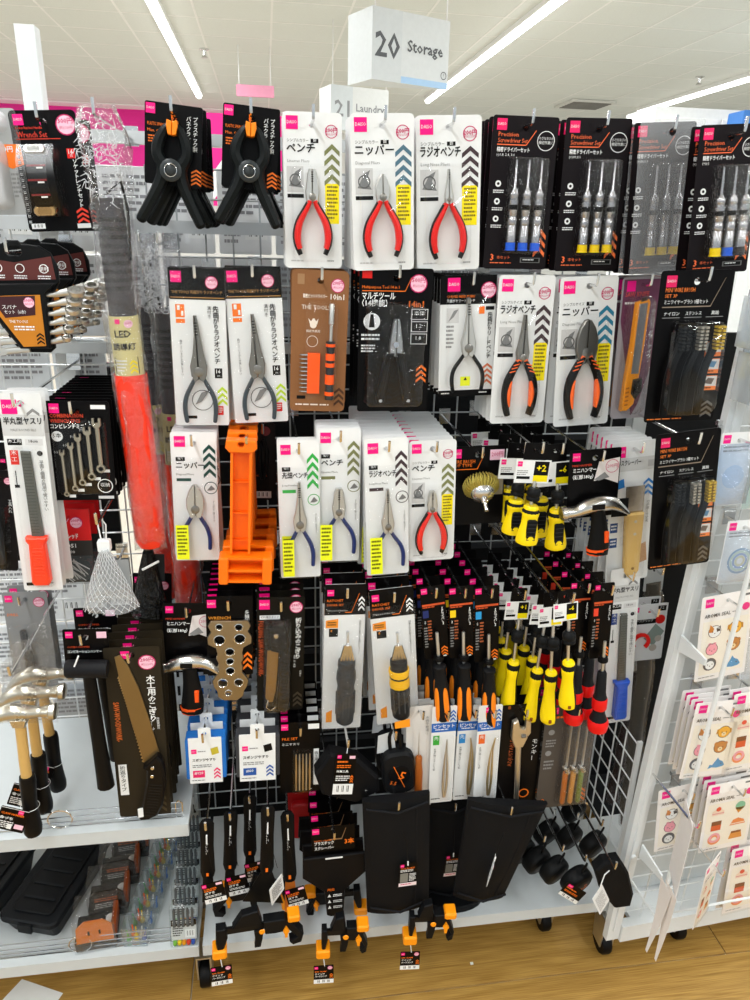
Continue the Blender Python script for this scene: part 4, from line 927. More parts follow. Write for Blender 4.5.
# spanner rack
def spanner_rack(w, h, hz):
    r = empty('spanner_set'); W2 = w/2; G = mat('#101112', .45)
    def X(u): return -W2+u*w
    def Z(v): return hz-v*h
    out = [(X(u), Z(v)) for u, v in [(.05, .12), (.12, .06), (.38, .03), (.44, .0), (.56, .0), (.60, .03), (.80, .04), (.93, .10), (1.0, .22), (1.0, .36), (.93, .44), (.88, .52), (.86, .96), (.80, 1.0), (.46, 1.0), (.36, .92), (.10, .56), (.02, .40), (.0, .22)]]
    b = MB(); b.prism(out, -.004, .003, G, holes=[rrect(X(.40), X(.60), Z(.13), Z(.06), .006, 3)], ch=.0015); b.prism([(X(.02), Z(.38)), (X(.98), Z(.36)), (X(.86), Z(.46)), (X(.84), Z(.95)), (X(.48), Z(.95)), (X(.12), Z(.55))], -.022, -.0041, G, ch=.003); rk = b.obj('holder', r)
    P = Pen(w, h, hz, -.0045); P.poly([(.08, .2), (.3, .17), (.5, .19), (.94, .13), (.97, .33), (.06, .36)], mat('#5b2a26', .4), 1)
    for u in (.30, .56, .84): P.ring(u, .24, .055, .01, PAPER); P.lines(u-.08, .30, u+.08, .34, 2, PAPER, 2)
    P.t('便利', .84, .225, .06, PAPER, 'c'); P.obj('printed_band', rk)
    P = Pen(w, h, hz, -.0225); P.poly([(.22, .48), (.80, .46), (.80, .92), (.53, .93), (.18, .52)], mat('#c27a1e', .45), 1); P.poly([(.22, .485), (.74, .468), (.72, .64), (.36, .67)], mat('#3c1a20'), 2); P.price(.66, .53, .07, '500'); P.t('スパナ', .34, .555, .06, PAPER, mw=.2); P.t('セット（6本）', .36, .6, .055, PAPER, mw=.25); P.t('THE TOOLS', .4, .685, .05, PAPER, mw=.22); P.lines(.45, .74, .7, .79, 2, PAPER); P.chev(.70, .80, .79, .9, 3, INK, 3); P.obj('printed_label', rk)
    for k in range(6):
        z = Z(.46+k*.085); L = w*(.42-.035*k); x0 = X(.80); rr = .0115-.0011*k; q = MB()
        q.tube([(x0-.02, -.012, z-.004), (x0+L*.35, -.013, z), (x0+L-rr, -.014, z+.004)], [.0015, .0040, .0062], STEEL, 8, ry=.0030)
        q.lathe([(rr*.62, -.0032), (rr, -.003), (rr, .003), (rr*.62, .0032), (rr*.6, .0), (rr*.62, -.0032)], (x0+L, -.014, z+.005), (.1, -.45, .9), STEEL, 14)
        q.obj('spanner', r)
        q = MB(); x1 = X(.10)+k*.007; L2 = w*.16; q.tube([(x1+.02, -.012, z-.012), (x1-L2, -.012, z-.016)], .005, STEEL, 8, ry=.0035); q.prism([(x1-L2-rr, z-.016-rr), (x1-L2+rr, z-.016-rr*.8), (x1-L2+rr, z-.016+rr*.8), (x1-L2-rr, z-.016+rr), (x1-L2-rr*.2, z-.016)], -.015, -.009, STEEL); q.obj('spanner_end', r)
    return r
hang(spanner_rack, 12, 240, 27, 352, 84, 'combination spanners in black plastic rack with amber label, frontmost', 'black spanner rack', 'wrench set', 1.16, 3, .10, hz=.018, jr=.0)

# ================================================================== row 3
def file_card(hm, title, half, mk):
    def build(w, h, hz):
        r = empty('file_pack'); c = card(r, w, h, CARDW, hz, .004); P = Pen(w, h, hz); k = w/h
        if half: P.logo(.05, .03, .36)
        P.chev(.62, .07, .92, .1, 1, GREYT, 2); P.r(.0, .10, 1, .2, mat('#cfd0cf'), 1); P.t(title, .5, .115, .2, INK, 'c', mw=.9, bold=True); P.t('HALF ROUND FILE', .5, .165, .09, GREYT, 'c', mw=.6, lay=4)
        P.r(.08, .215, .42, .245, INK, 1); P.t('木工用', .25, .217, .11, PAPER, 'c', mw=.3); P.r(.5, .215, .92, .245, mat('#d8d8d8'), 1); P.t('18cm', .7, .217, .11, INK, 'c', mw=.4)
        P.r(.10, .27, .30, .34, mk, 1); P.t('木', .2, .272, .14, PAPER, 'c'); P.t('工', .2, .303, .14, PAPER, 'c'); P.r(.17, .37, .19, .44, INK); P.r(.12, .44, .24, .455, INK); P.circ(.82, .285, .07, INK); P.tv('平面と曲面の両用で使いやすい', .83, .32, .11, INK, step=.9); P.r(.08, .955, .4, .972, INK); P.lines(.45, .955, .9, .97, 1, GREYT); P.obj('printed_design', c)
        x = w*.03; zt_ = hz-h*.27; zm = hz-h*.71; zb_ = hz-h*.955
        b = MB(); b.prism([(x-w*.15, zt_), (x+w*.08, zt_-.001), (x+w*.17, zm), (x-w*.13, zm)], -.007, -.002, mat('#6d6f6a', .55, .8, bump=.6, bscale=500), ch=.0012); f = b.obj('file_blade', r)
        q = MB()
        for i in range(26): z = zt_-.004-i*(zt_-zm-.01)/26; q.box(x-w*.115, x+w*.09, -.0074, -.0069, z-.0007, z, mat('#4c4e4a', .5, .7))
        o = q.obj('file_teeth', f); o['kind'] = 'stuff'
        b = MB(); b.prism([(x-w*.27, zm+.004), (x+w*.27, zm+.004), (x+w*.26, zm-.003), (x+w*.20, zm-.008), (x+w*.24, zb_+.006), (x+w*.18, zb_), (x-w*.18, zb_), (x-w*.24, zb_+.006), (x-w*.20, zm-.008), (x-w*.26, zm-.003)], -.016, -.002, hm, ch=.003); hd = b.obj('handle', r)
        for i in range(9):
            q = MB(); z = zm-.014-i*(zm-zb_-.028)/9; q.tube([(x-w*.12, -.016, z), (x+w*.12, -.016, z)], .0011, hm, 6, up=(0, 1, 0)); q.obj('grip_ridge', hd)
        blister(r, -w*.33, w*.37, hz-h*.965, hz-h*.25, .018, .002, .005); return r
    return build
hang(file_card(mat('#ff3d1c', .35), '半丸型ヤスリ', True, mat('#e22b1c')), 19, 393, 44, 590, 41, 'half round file with red handle on white card at left edge', 'red-handled file card', 'file', 1.13, 3, .02)
hang(file_card(mat('#1c56c8', .3), '平丸型ヤスリ', False, mat('#1f3f86')), 626, 568, 616, 722, 28, 'flat file with blue handle on narrow white card under the scraper', 'blue-handled file card', 'file', 1.165, 3, .02)
def wrench_card(w, h, hz):
    r = empty('combination_wrench_set'); c = card(r, w, h, CARDB, hz, .004); P = Pen(w, h, hz)
    P.logo(.1, .025, .15); P.t('COMBINATION', .1, .12, .085, mat('#d2452a'), mw=.5, bold=True); P.t('WRENCH 5PCS', .1, .17, .085, mat('#d2452a'), mw=.45, bold=True); P.t('コンビレンチミニ', .1, .225, .085, PAPER, mw=.5, bold=True); P.r(.72, .035, .94, .075, PAPER, 1); P.circ(.18, .345, .085, PAPER, 1); P.t('5本', .18, .315, .09, INK, 'c'); P.ring(.84, .85, .12, .014, PAPER); P.t('収納', .84, .82, .075, PAPER, 'c'); P.r(.72, .955, .96, .985, mat('#cfcfcf'), 1)
    zz_ = ((.24, .50, .92), (.38, .43, .86), (.50, .345, .80), (.65, .28, .74), (.80, .20, .66))
    for k, (u, a, b_) in enumerate(zz_): P.t('%.1f' % (5.5+k*.8), u-.10, a-.01, .05, PAPER, 'c'); P.r(u-.05+.08, b_+.02, u+.13, b_+.05, PAPER, 1)
    P.obj('printed_design', c)
    for k, (u, a, b_) in enumerate(zz_):
        x = -w/2+u*w; z1 = hz-a*h; z0 = hz-b_*h; rr = .0042+.0007*k; b = MB(); S = mat('#b3ac9c', .35, 1)
        b.tube([(x, -.006, z1-rr*.9), (x+.001, -.006, z0+rr*.9)], .0022+.0003*k, S, 8, ry=.002)
        b.lathe([(rr*.55, -.002), (rr, -.002), (rr, .002), (rr*.55, .002), (rr*.55, -.002)], (x+.001, -.006, z0), (0, -1, 0), S, 12)
        b.prism([(x-rr, z1-rr*.6), (x-rr*.5, z1-rr*1.2), (x+rr*.5, z1-rr*1.2), (x+rr, z1-rr*.6), (x+rr*.95, z1+rr), (x+rr*.4, z1+rr*1.1), (x+rr*.4, z1), (x-rr*.4, z1), (x-rr*.4, z1+rr*1.1), (x-rr*.95, z1+rr)], -.008, -.004, S, ch=.0006); b.obj('wrench', r)
    blister(r, -w*.40, w*.44, hz-h*.94, hz-h*.18, .011, .003, .008); return r
hang(wrench_card, 75, 401, 85, 500, 66, 'five combination wrenches on black card beside red-handled file', 'combination wrench card', 'wrench set', 1.155, 11, .021, jr=.008)
# red screw packet
def screw_pack(w, h, hz):
    r = empty('screw_pack'); c = card(r, w, h, mat('#2c2b2a', .4), hz, .002); P = Pen(w, h, hz)
    P.r(0, 0, 1, .42, mat('#d3181c', .35), 1); P.price(.66, .18, .16); P.t('コーススレッド', .06, .33, .16, PAPER, mw=.62, bold=True, lay=3); P.t('×51', .4, .46, .15, PAPER, bold=True); P.t('3.8×2.00', .15, .55, .12, PAPER); P.r(.02, .63, .98, .97, mat('#3f474b'), 1); P.obj('printed_design', c)
    rr = random.Random(3)
    for k in range(16):
        q = MB(); x, z, a = rr.uniform(-.3, .3)*w, hz-h*rr.uniform(.70, .88), rr.uniform(.5, 1.1); L = .016; dx, dz = math.cos(a)*L, -math.sin(a)*L; y = -.004-.0007*k
        SG = mat('#b4b8ba', .35); q.tube([(x-dx, y, z-dz), (x+dx, y, z+dz)], [.0014, .0008], SG, 5); q.lathe([(.0035, 0), (.0015, .003)], (x-dx, y, z-dz), (dx, 0, dz), SG, 8); q.obj('screw', r)
    blister(r, -w*.49, w*.49, hz-h*.985, hz-h*.62, .020, .003, .006, m=BAGC, name='clear_pouch'); return r
hang(screw_pack, 68, 509, 76, 582, 41, 'red-headed packet of long screws half hidden behind file card', 'red screw packet', 'screws', 1.22, 4, .03, jx=.006)
# mesh bags
def net_bag(px, py, bx, by, hw, Y, col, label, clip):
    A = at(px, py, Y); B = at(bx, by, Y); r = empty('net_bag', A); H = (A-B).length; d = (B-A).normalized(); r.rotation_euler = (0, math.asin(max(-1, min(1, -d.x))), 0); rr = random.Random(label)
    z0 = -.052 if clip else -.03; n = 16; rows = 9; b = MB(); vs = []; fs = []
    for j in range(rows+1):
        t = j/rows; e = hw*(.15+.85*t**.9); z = z0-(H+z0)*t
        for i in range(n): a = 2*PI*i/n; vs.append((e*math.cos(a)*(1+.06*math.sin(3*a+j)), -.024*math.sin(a)*(.3+t*.7)*(1+.1*math.sin(2*a+j*2))-.004, z+rr.uniform(-.003, .003)))
    for j in range(rows):
        for i in range(n): a = j*n+i; c = j*n+(i+1) % n; fs.append((a, a+n, c+n, c))
    b.add(vs, fs, clear('net_film', .2, '#dfe3e5', .15, .5, 30, haze=.22) if clip else clear('dark_film', .10, '#55585c', .2, .5, 40), True); b.obj('bag_film', r)
    w_ = MB(); NET = mat(col, .5)
    for i in range(20):
        for sg in (1, -1):
            pts = []
            for j in range(rows+1):
                t = j/rows; a = 2*PI*(i/20)+sg*t*2.4; e = hw*(.15+.85*t**.9)*1.02; pts.append((e*math.cos(a), -.0245*math.sin(a)*(.3+t*.7)*1.05-.004, z0-(H+z0)*t))
            w_.tube(pts, .00034, NET, 3, smooth=False, caps=False)
    o = w_.obj('net', r); o['kind'] = 'stuff'
    if clip:
        q = MB(); q.tube([(0, 0, .002), (-.006, 0, -.010), (-.004, 0, -.035), (.004, 0, -.035), (.006, 0, -.010)], .0013, PAPER, 6, closed=True); q.prism(rrect(-.010, .010, -.056, -.036, .003), -.006, .006, PAPER, ch=.001); q.obj('plastic_clip', r)
    else:
        q = MB(); q.tube([(0, 0, .004), (-.003, 0, -.012), (0, 0, -.032), (.003, 0, -.012)], .0013, RUB, 6, closed=True); q.obj('cord_loop', r)
        q = MB(); q.tube([(-.006, -.034, -.065), (.022, -.034, -.048)], .0022, PAPER, 6); q.obj('tag_stick', r)
    q = MB(); q.prism(rrect(-hw*.1, hw*.8, z0-.075, z0-.02, .002), -.002 if clip else .0, -.001 if clip else .001, mat('#8d9092' if clip else '#202224')); q.obj('insert_card', r)
    tag(r, label, 'net bag'); hook(Vector((A.x, YM, A.z+(.002 if clip else .004))), YM-Y+.03, 0, 'net bag with white clip' if clip else 'black net bag'); return r
net_bag(101, 519, 112, 606, .044, 1.12, '#d9dcdd', 'clear bag of white netting closed with a white clip', True)
net_bag(148, 528, 150, 612, .034, 1.22, '#0c0c0c', 'black netting bag hanging beside the white-clipped net bag', False)

# orange plastic brackets
def bracket(w, h, hz):
    r = empty('folding_bracket'); O = mat('#ff7608', .38); X = lambda u: -w/2+u*w; Z = lambda v: hz-v*h
    b = MB(); x0, x1 = X(.20), X(.60); W3 = x1-x0
    b.box(x0, x1, -.003, .0, Z(.80), Z(.02), O)
    for xa in (x0, x1-.004): b.box(xa, xa+.004, -.022, -.003, Z(.80), Z(.03), O)
    for v in (.30, .52, .72): b.box(x0+.004, x1-.004, -.010, -.003, Z(v)-.0012, Z(v)+.0012, O)
    s_ = b.obj('upright_beam', r)
    b = MB(); b.prism([(X(.12), Z(.0)), (X(.68), Z(.0)), (X(.70), Z(.05)), (X(.62), Z(.08)), (X(.18), Z(.08)), (X(.10), Z(.05))], -.026, -.0035, O, holes=[circ((x0+x1)/2, 0, .005, 10)], ch=.002); b.obj('head_block', s_)
    b = MB(); b.box(X(.06), X(.98), -.004, .0, Z(.99), Z(.82), O)
    for v in (.83, .92, 1.0): b.box(X(.06), X(.98), -.030, -.0041, Z(v), Z(v-.018), O)
    for u in (.06, .92): b.prism(rrect(X(u)-.006, X(u)+.010, Z(1.01), Z(.81), .004), -.034, -.003, O, ch=.002)
    b.obj('foot_block', r)
    return r
hang(bracket, 247, 437, 245, 575, 51, 'orange plastic folding bracket with beam and foot, frontmost', 'orange folding bracket', 'bracket', 1.15, 5, .05, hz=.006, jr=.0, tip=.012)
# black hook pack behind brackets
def strap_pack(w, h, hz):
    r = empty('strap_pack'); c = card(r, w, h, mat('#1a1414', .35), hz); P = Pen(w, h, hz); P.circ(.6, .1, .2, mat('#7a2a30')); P.r(.1, .50, .75, .86, INK, 1); P.t('THE TOOLS', .15, .66, .1, ORNG, mw=.5); P.bars(.15, .88, .85, .97); P.obj('printed_design', c)
    b = MB(); b.tube(sm([(0, -.006, -.012), (.008, -.007, -h*.3), (.0, -.007, -h*.6), (-.006, -.006, -h*.45), (-.004, -.006, -.02)], 4), .0035, RUB, 6); b.obj('rubber_strap', r); return r
hang(strap_pack, 263, 423, 263, 500, 24, 'dark strap packet hanging right behind the orange brackets', 'dark strap packet', 'strap', 1.33, 2, .03)

# wire cup brush
def cup_brush(w, h, hz):
    r = empty('cup_brush_pack'); c = card(r, w, h, CARDB, hz, .004); P = Pen(w, h, hz)
    P.logo(.06, .03, .16); P.t('WIRE BRUSH', .06, .16, .09, ORNG, mw=.4); P.t('CUP TYPE', .06, .21, .08, ORNG, mw=.4); P.poly([(.05, .28), (.5, .28), (.62, .1), (.625, .1), (.51, .29), (.05, .29)], ORNG); P.r(.72, .05, .97, .18, PRICEP, 1); P.t('200円', .845, .08, .1, PRICET, 'c', mw=.2); P.r(.58, .38, .98, .62, mat('#8d8570'), 1); P.poly([(.64, .5), (.75, .42), (.9, .48), (.8, .56)], mat('#d0c6a8'), 2); P.obj('printed_design', c)
    cx, cz = w*.03, hz-h*.52; q = MB()
    q.lathe([(.021, -.010), (.0215, -.002), (.019, .006), (.011, .011)], (cx, -.034, cz), (0, -.8, -.6), mat('#d4d6d8', .25, .9), 18); q.lathe([(.0065, .010), (.0065, .018), (.0038, .019), (.0038, .036)], (cx, -.034, cz), (0, -.8, -.6), CHROME, 10); hd = q.obj('brush_cup', r)
    q = MB(); B = mat('#c2b25a', .4, .6)
    for i in range(60):
        a = 2*PI*i/60; rr = .019 if i % 2 else .016; ax = Vector((0, .8, .6)); u = Vector((1, 0, 0)); v = ax.cross(u).normalized(); o = Vector((cx, -.032, cz+.001))+u*math.cos(a)*rr+v*math.sin(a)*rr
        R_ = u*math.cos(a)+v*math.sin(a); q.tube([o, o+ax*.008+R_*.012, o+ax*.018+R_*.013, o+ax*.026+R_*.008], .0013, B, 4, smooth=False)
    q.lathe([(.018, 0), (.026, .009), (.027, .018), (.020, .026)], (cx, -.032, cz), (0, .8, .6), B, 18)
    o = q.obj('wire_bristles', hd); o['kind'] = 'stuff'
    return r
hang(cup_brush, 478, 446, 474, 524, 56, 'brass wire cup brush on black card beside third row red pliers', 'wire cup brush card', 'brush', 1.2, 1, .09, hk=True)
# mini hammer on card
def mini_hammer_card(flip):
    def build(w, h, hz):
        r = empty('mini_hammer_pack'); c = card(r, w, h*.62, CARDB, hz, .003); P = Pen(w, h*.62, hz); P.logo(.06, .04, .15); P.t('MINI HAMMER', .06, .2, .06, mat('#d2452a'), mw=.4); P.t('ミニハンマー', .08, .26, .10, PAPER, mw=.45, bold=True); P.t('（頭部180g）', .08, .36, .09, PAPER, mw=.4, bold=True)
        P.poly([(.58, .18), (.98, .14), (.98, .52), (.72, .44), (.50, .46)], mat('#e9e2e0'), 1); P.ring(.84, .26, .13, .01, PRICET, 3); P.t('200円', .84, .23, .09, PRICET, 'c', mw=.2); P.poly([(.5, .44), (.7, .34), (.8, .42), (.6, .46)], mat('#8c8c8c'), 2); P.chev(.80, .80, .96, .92, 3, mat('#c9541f')); P.obj('printed_design', c)
        zc = hz-h*.50; S = mat('#d2d0cb', .26, 1); b = MB(); f = 1
        pts = sm([(-w*.62, -.020, zc-.004), (-w*.40, -.020, zc-.003), (-w*.18, -.020, zc+.004), (w*.10, -.020, zc+.008), (w*.36, -.020, zc+.004), (w*.60, -.020, zc-.012)], 4); n = len(pts)
        b.tube(pts, lerpl([.0115, .0100, .0140, .0145, .0115, .004], n), S, 10, ry=lerpl([.0115, .0105, .0125, .0125, .0115, .012], n)); b.lathe([(.0105, 0), (.0130, .002), (.0130, .009), (.011, .011)], (-w*.62+.004, -.020, zc-.004), (-1, 0, 0), S, 14); hd = b.obj('hammer_head', r)
        q = MB(); q.box(-w*.14, w*.10, -.0330, -.0315, zc+.0018, zc+.0112, INK); q.obj('eye_hole', hd)
        q = MB(); q.box(w*.30, w*.62, -.0205, -.0195, zc-.02, zc+.014, INK); q.obj('claw_slot', hd)
        hx = w*.02; q = MB(); L = h*.42; q.tube(sm([(hx, -.020, zc-.004), (hx+.004, -.021, zc-L*.35), (hx+.006, -.022, zc-L*.75), (hx+.004, -.022, zc-L)], 3), lerpl([.012, .015, .020, .021], 10), RUB, 10, ry=lerpl([.009, .010, .013, .0135], 10)); g = q.obj('grip', r)
        O = mat('#ff5a1c', .4); q = MB(); q.tube([(hx+.004, -.0222, zc-L*.88), (hx+.004, -.0222, zc-L*1.02)], [.0212, .0190], O, 10, ry=[.0138, .012]); q.obj('orange_butt', g); q = MB(); q.prism([(hx+.010, zc-L*.48), (hx+.018, zc-L*.48), (hx+.018, zc-L*.72), (hx+.011, zc-L*.72)], -.036, -.030, O, ch=.001); q.obj('orange_inlay', g)
        return r
    return build
hang(mini_hammer_card(0), 596, 449, 588, 556, 50, 'mini claw hammer with black and orange grip on card beside wood scraper', 'right mini hammer card', 'hammer', 1.135, 1, .08)
hang(mini_hammer_card(0), 188, 603, 190, 712, 50, 'mini claw hammer with black and orange grip on card above sanding blocks', 'left mini hammer card', 'hammer', 1.18, 1, .15)
def scraper_card(w, h, hz):
    r = empty('scraper_pack'); c = card(r, w, h, CARDW, hz, .005); P = Pen(w, h, hz); P.logo(.07, .03, .24); P.r(0, .11, 1, .2, mat('#cfd0cf'), 1); P.t('厚手スクレーパー', .06, .125, .14, INK, mw=.6, bold=True); P.r(.82, .135, .97, .18, mat('#b9b9b9'), 2)
    BLU = mat('#2a7cc8'); P.poly([(.08, .27), (.30, .25), (.33, .31), (.08, .33)], BLU, 1); P.chev(.75, .26, .97, .38, 3, BLU); P.tv('刃が厚くて丈夫', .88, .42, .075, INK)
    for v in (.56, .67): P.r(.05, v, .22, v+.07, mat('#274a86'), 1); P.lines(.07, v+.015, .2, v+.06, 2, PAPER, 2)
    P.poly([(.75, .74), (.9, .72), (.95, .86), (.75, .88)], mat('#c49a72'), 1); P.lines(.6, .945, .9, .96, 1, GREYT); P.obj('printed_design', c)
    zb_ = hz-h*.50; b = MB(); b.prism([(-w*.17, hz-h*.30), (w*.25, hz-h*.30), (w*.25, zb_+.006), (w*.18, zb_), (-w*.12, zb_), (-w*.17, zb_+.006)], -.008, -.0065, mat('#a39a90', .25, 1)); bl = b.obj('blade', r)
    q = MB(); WD = mat('#d9b46c', .5, bump=.3, bscale=40); q.prism([(-w*.16, zb_+.004), (w*.24, zb_+.004), (w*.22, zb_-h*.2), (w*.20, hz-h*.91), (w*.14, hz-h*.94), (-w*.08, hz-h*.94), (-w*.13, hz-h*.91), (-w*.15, zb_-h*.2)], -.016, -.003, WD, ch=.003); hd = q.obj('handle', r)
    for v in (.54, .63, .885): q = MB(); q.lathe([(.0032, 0), (.0028, .0008)], (w*.04, -.0158, hz-h*v), (0, -1, 0), mat('#8e6a3a') if v > .8 else mat('#c8bfae', .3, .8), 10); q.obj('rivet', hd)
    blister(r, -w*.24, w*.32, hz-h*.955, hz-h*.27, .02, .003, .006, m=clear('clear_plastic', .07)); return r
hang(scraper_card, 635, 441, 626, 580, 43, 'scraper with pale wooden handle and steel blade on white card', 'wood-handled scraper card', 'scraper', 1.175, 6, .02)

# ================================================================== row 4: saws, chain tool, folding saw
OLIVE = mat('#2c261c', .4)
def wood_saw(w, h, hz):
    r = empty('wood_saw_pack'); c = card(r, w, h, OLIVE, hz, .004); P = Pen(w, h, hz)
    P.logo(.10 if False else .3, -.0 + .02, .16); P.price(.76, .085, .16, '200'); P.tv('木工用のこぎり', .80, .16, .16, PAPER, bold=True, step=.93); P.tv('刃渡り', .74, .42, .06, PAPER); P.t('210', .74, .455, .09, PAPER, 'c', mw=.2); P.tv('両面使用可', .88, .40, .055, PAPER)
    P.t('SAW-WOODWORK-', .20, .30, .145, mat('#d86a2a'), mw=.9, bold=True, rot=-PI/2); P.r(.06, .67, .22, .86, PAPER, 1); P.tv('折返りタイプ', .14, .68, .11, INK, step=.95); P.chev(.70, .86, .92, .975, 3, mat('#4a3f2c')); P.obj('printed_design', c)
    X = lambda u: -w/2+u*w; Z = lambda v: hz-v*h
    b = MB(); pts = [(X(u), Z(v)) for u, v in [(.20, .045), (.30, .035), (.42, .09), (.58, .22), (.74, .42), (.86, .60), (.56, .66), (.38, .40), (.24, .15)]]
    b.prism(pts, -.0045, -.002, mat('#8e7a55', .35, .85), ch=.0006); bl = b.obj('saw_blade', r)
    q = MB()
    for k in range(30):
        t = k/30; u0, v0 = .24+(.56-.24)*t, .15+(.66-.15)*t-.03*math.sin(PI*t); q.prism([(X(u0), Z(v0)), (X(u0+.012), Z(v0+.017)), (X(u0-.03), Z(v0+.012))], -.0042, -.0025, mat('#b7a37a', .3, .9))
    o = q.obj('saw_teeth', bl); o['kind'] = 'stuff'
    q = MB(); q.prism([(X(u), Z(v)) for u, v in [(.84, .595), (.92, .63), (.96, .70), (.95, .80), (.88, .90), (.76, .965), (.60, .985), (.42, .985), (.36, .96), (.44, .94), (.48, .89), (.54, .82), (.60, .74), (.62, .68), (.56, .665)]], -.020, -.002, mat('#15110e', .35), ch=.004); hd = q.obj('handle', r)
    for u, v in ((.74, .66), (.72, .71)): q = MB(); q.lathe([(.0036, 0), (.003, .001)], (X(u), -.0202, Z(v)), (0, -1, 0), CHROME, 10); q.obj('screw', hd)
    q = MB()
    for k in range(12): v = .76+k*.017; u = .66-.012*k; q.tube([(X(u), -.0198, Z(v)), (X(u+.24-.004*k), -.0198, Z(v+.012))], .0011, mat('#14110e', .4), 5)
    o = q.obj('grip_ridges', hd); o['kind'] = 'stuff'
    q = MB(); q.prism([(X(.40), Z(.905)), (X(.50), Z(.90)), (X(.50), Z(.955)), (X(.40), Z(.96))], -.0215, -.0203, PAPER); q.obj('white_patch', hd)
    return r
hang(wood_saw, 131, 647, 146, 815, 54, 'wood saw with brown blade and black curved handle on dark olive card', 'wood saw card', 'saw', 1.115, 6, .026, jr=.005)
def chain_tool(w, h, hz):
    r = empty('bike_spanner_pack'); c = card(r, w, h*.78, CARDB, hz, .003); P = Pen(w, h*.78, hz); P.logo(.03, .04, .19); P.t('WRENCH', .05, .24, .11, mat('#d2862a'), mw=.5, bold=True); P.tv('多機能スパナ', .88, .18, .11, PAPER, step=.9); P.chev(.78, .70, .98, .92, 3, ORNG); P.obj('printed_design', c)
    b = MB(); S = mat('#9c9280', .3, 1)
    out = []; holes = []; seq = [(-.22, -.30, .016), (.22, -.28, .016)]
    z0 = hz-h*.22; L = h*.80; prof = [(.40, .0), (.46, .06), (.40, .13), (.48, .20), (.47, .28), (.30, .33), (.27, .40), (.30, .46), (.25, .52), (.28, .58), (.26, .64), (.32, .68), (.40, .75), (.36, .83), (.30, .88), (.28, .95), (.14, 1.0)]
    R_ = [(u*w, z0-v*L) for u, v in prof]; Lf = [(-u*w*(1.0 if i % 2 else .92), z) for i, (u, z) in enumerate([(p[0], z0-p[1]*L) for p in prof])]
    out = R_+[(-u*w, z0-v*L) for u, v in prof[::-1]]
    holes = [circ(-w*.22, z0-L*.23, w*.11, 10), circ(w*.22, z0-L*.22, w*.11, 10), circ(w*.0, z0-L*.38, w*.09, 8), circ(0, z0-L*.50, w*.08, 6), circ(0, z0-L*.62, w*.09, 8), circ(-w*.17, z0-L*.77, w*.10, 6), circ(w*.18, z0-L*.77, w*.09, 10), circ(-w*.05, z0-L*.90, w*.07, 6), circ(-w*.22, z0-L*.07, w*.07, 8), circ(w*.2, z0-L*.08, w*.08, 8)]
    b.prism(out, -.008, -.003, S, holes=holes, ch=.0008); t_ = b.obj('multi_hole_spanner', r)
    for hl in holes:
        cx = sum(p[0] for p in hl)/len(hl); cz = sum(p[1] for p in hl)/len(hl); rr = math.hypot(hl[0][0]-cx, hl[0][1]-cz)
        q = MB(); q.tube([(cx+rr*1.12*math.cos(2*PI*k/12), -.0085, cz+rr*1.12*math.sin(2*PI*k/12)) for k in range(12)], .0010, CHROME, 5, closed=True); q.obj('rim', t_)
    return r
hang(chain_tool, 229, 596, 231, 696, 46, 'flat brass-coloured multi hole bicycle spanner on black card', 'multi hole spanner card', 'spanner', 1.165, 9, .022, jr=.02)
def folding_saw(w, h, hz):
    r = empty('folding_saw_pack'); c = card(r, w, h, mat('#15130f', .35), hz, .004); P = Pen(w, h, hz); P.logo(.05, .02, .22); P.price(.82, .085, .14); P.r(.06, .15, .48, .185, PAPER, 1); P.t('切れ味がタイプ', .27, .155, .06, INK, 'c', mw=.38); P.tv('折り込みのこぎり', .87, .18, .135, PAPER, bold=True, step=.93); P.tv('生木 竹 木材', .80, .50, .05, PAPER); P.tv('刃渡り', .93, .64, .05, PAPER); P.t('FOLDING SAW-WOODWORK-', .15, .195, .15, mat('#c0522a'), mw=1.35, bold=True, rot=-PI/2); P.chev(.78, .83, .97, .96, 3, mat('#3a3226')); P.obj('printed_design', c)
    X = lambda u: -w/2+u*w; Z = lambda v: hz-v*h
    b = MB(); b.prism([(X(u), Z(v)) for u, v in [(.24, .23), (.34, .19), (.56, .19), (.64, .24), (.68, .36), (.70, .60), (.72, .82), (.70, .94), (.60, .97), (.46, .96), (.42, .86), (.46, .70), (.46, .55), (.48, .44), (.30, .42), (.24, .34)]], -.019, -.003, mat('#1c1812', .4), ch=.003); hd = b.obj('handle', r)
    q = MB(); q.prism([(X(u), Z(v)) for u, v in [(.22, .44), (.46, .43), (.44, .62), (.40, .80), (.34, .90), (.24, .90), (.18, .86)]], -.008, -.005, mat('#a98a55', .3, .85), ch=.0006); q.obj('saw_blade', r)
    q = MB(); q.lathe([(.005, 0), (.004, .0015)], (X(.40), -.0195, Z(.285)), (0, -1, 0), CHROME, 10); q.obj('pivot_screw', hd)
    q = MB()
    for k in range(13): z = Z(.52+k*.03); q.tube([(X(.53), -.0190, z), (X(.67), -.0190, z-.001)], .0012, mat('#0e0c09', .4), 5)
    o = q.obj('grip_ridges', hd); o['kind'] = 'stuff'
    q = MB(); q.tube([(X(.24), -.014, Z(.86)), (X(.20), -.016, Z(.92)), (X(.30), -.016, Z(.95)), (X(.40), -.014, Z(.93))], .0016, CHROME, 6); q.obj('lock_clip', hd)
    blister(r, X(.12), X(.74), Z(.98), Z(.17), .023, .004, .012, m=clear('blister_shine', .12, '#f2f3f5', .10, .35, 70)); return r
hang(folding_saw, 281, 597, 280, 710, 47, 'folding saw with dark handle and brass blade on black card', 'folding saw card', 'saw', 1.165, 5, .026, jr=.006)

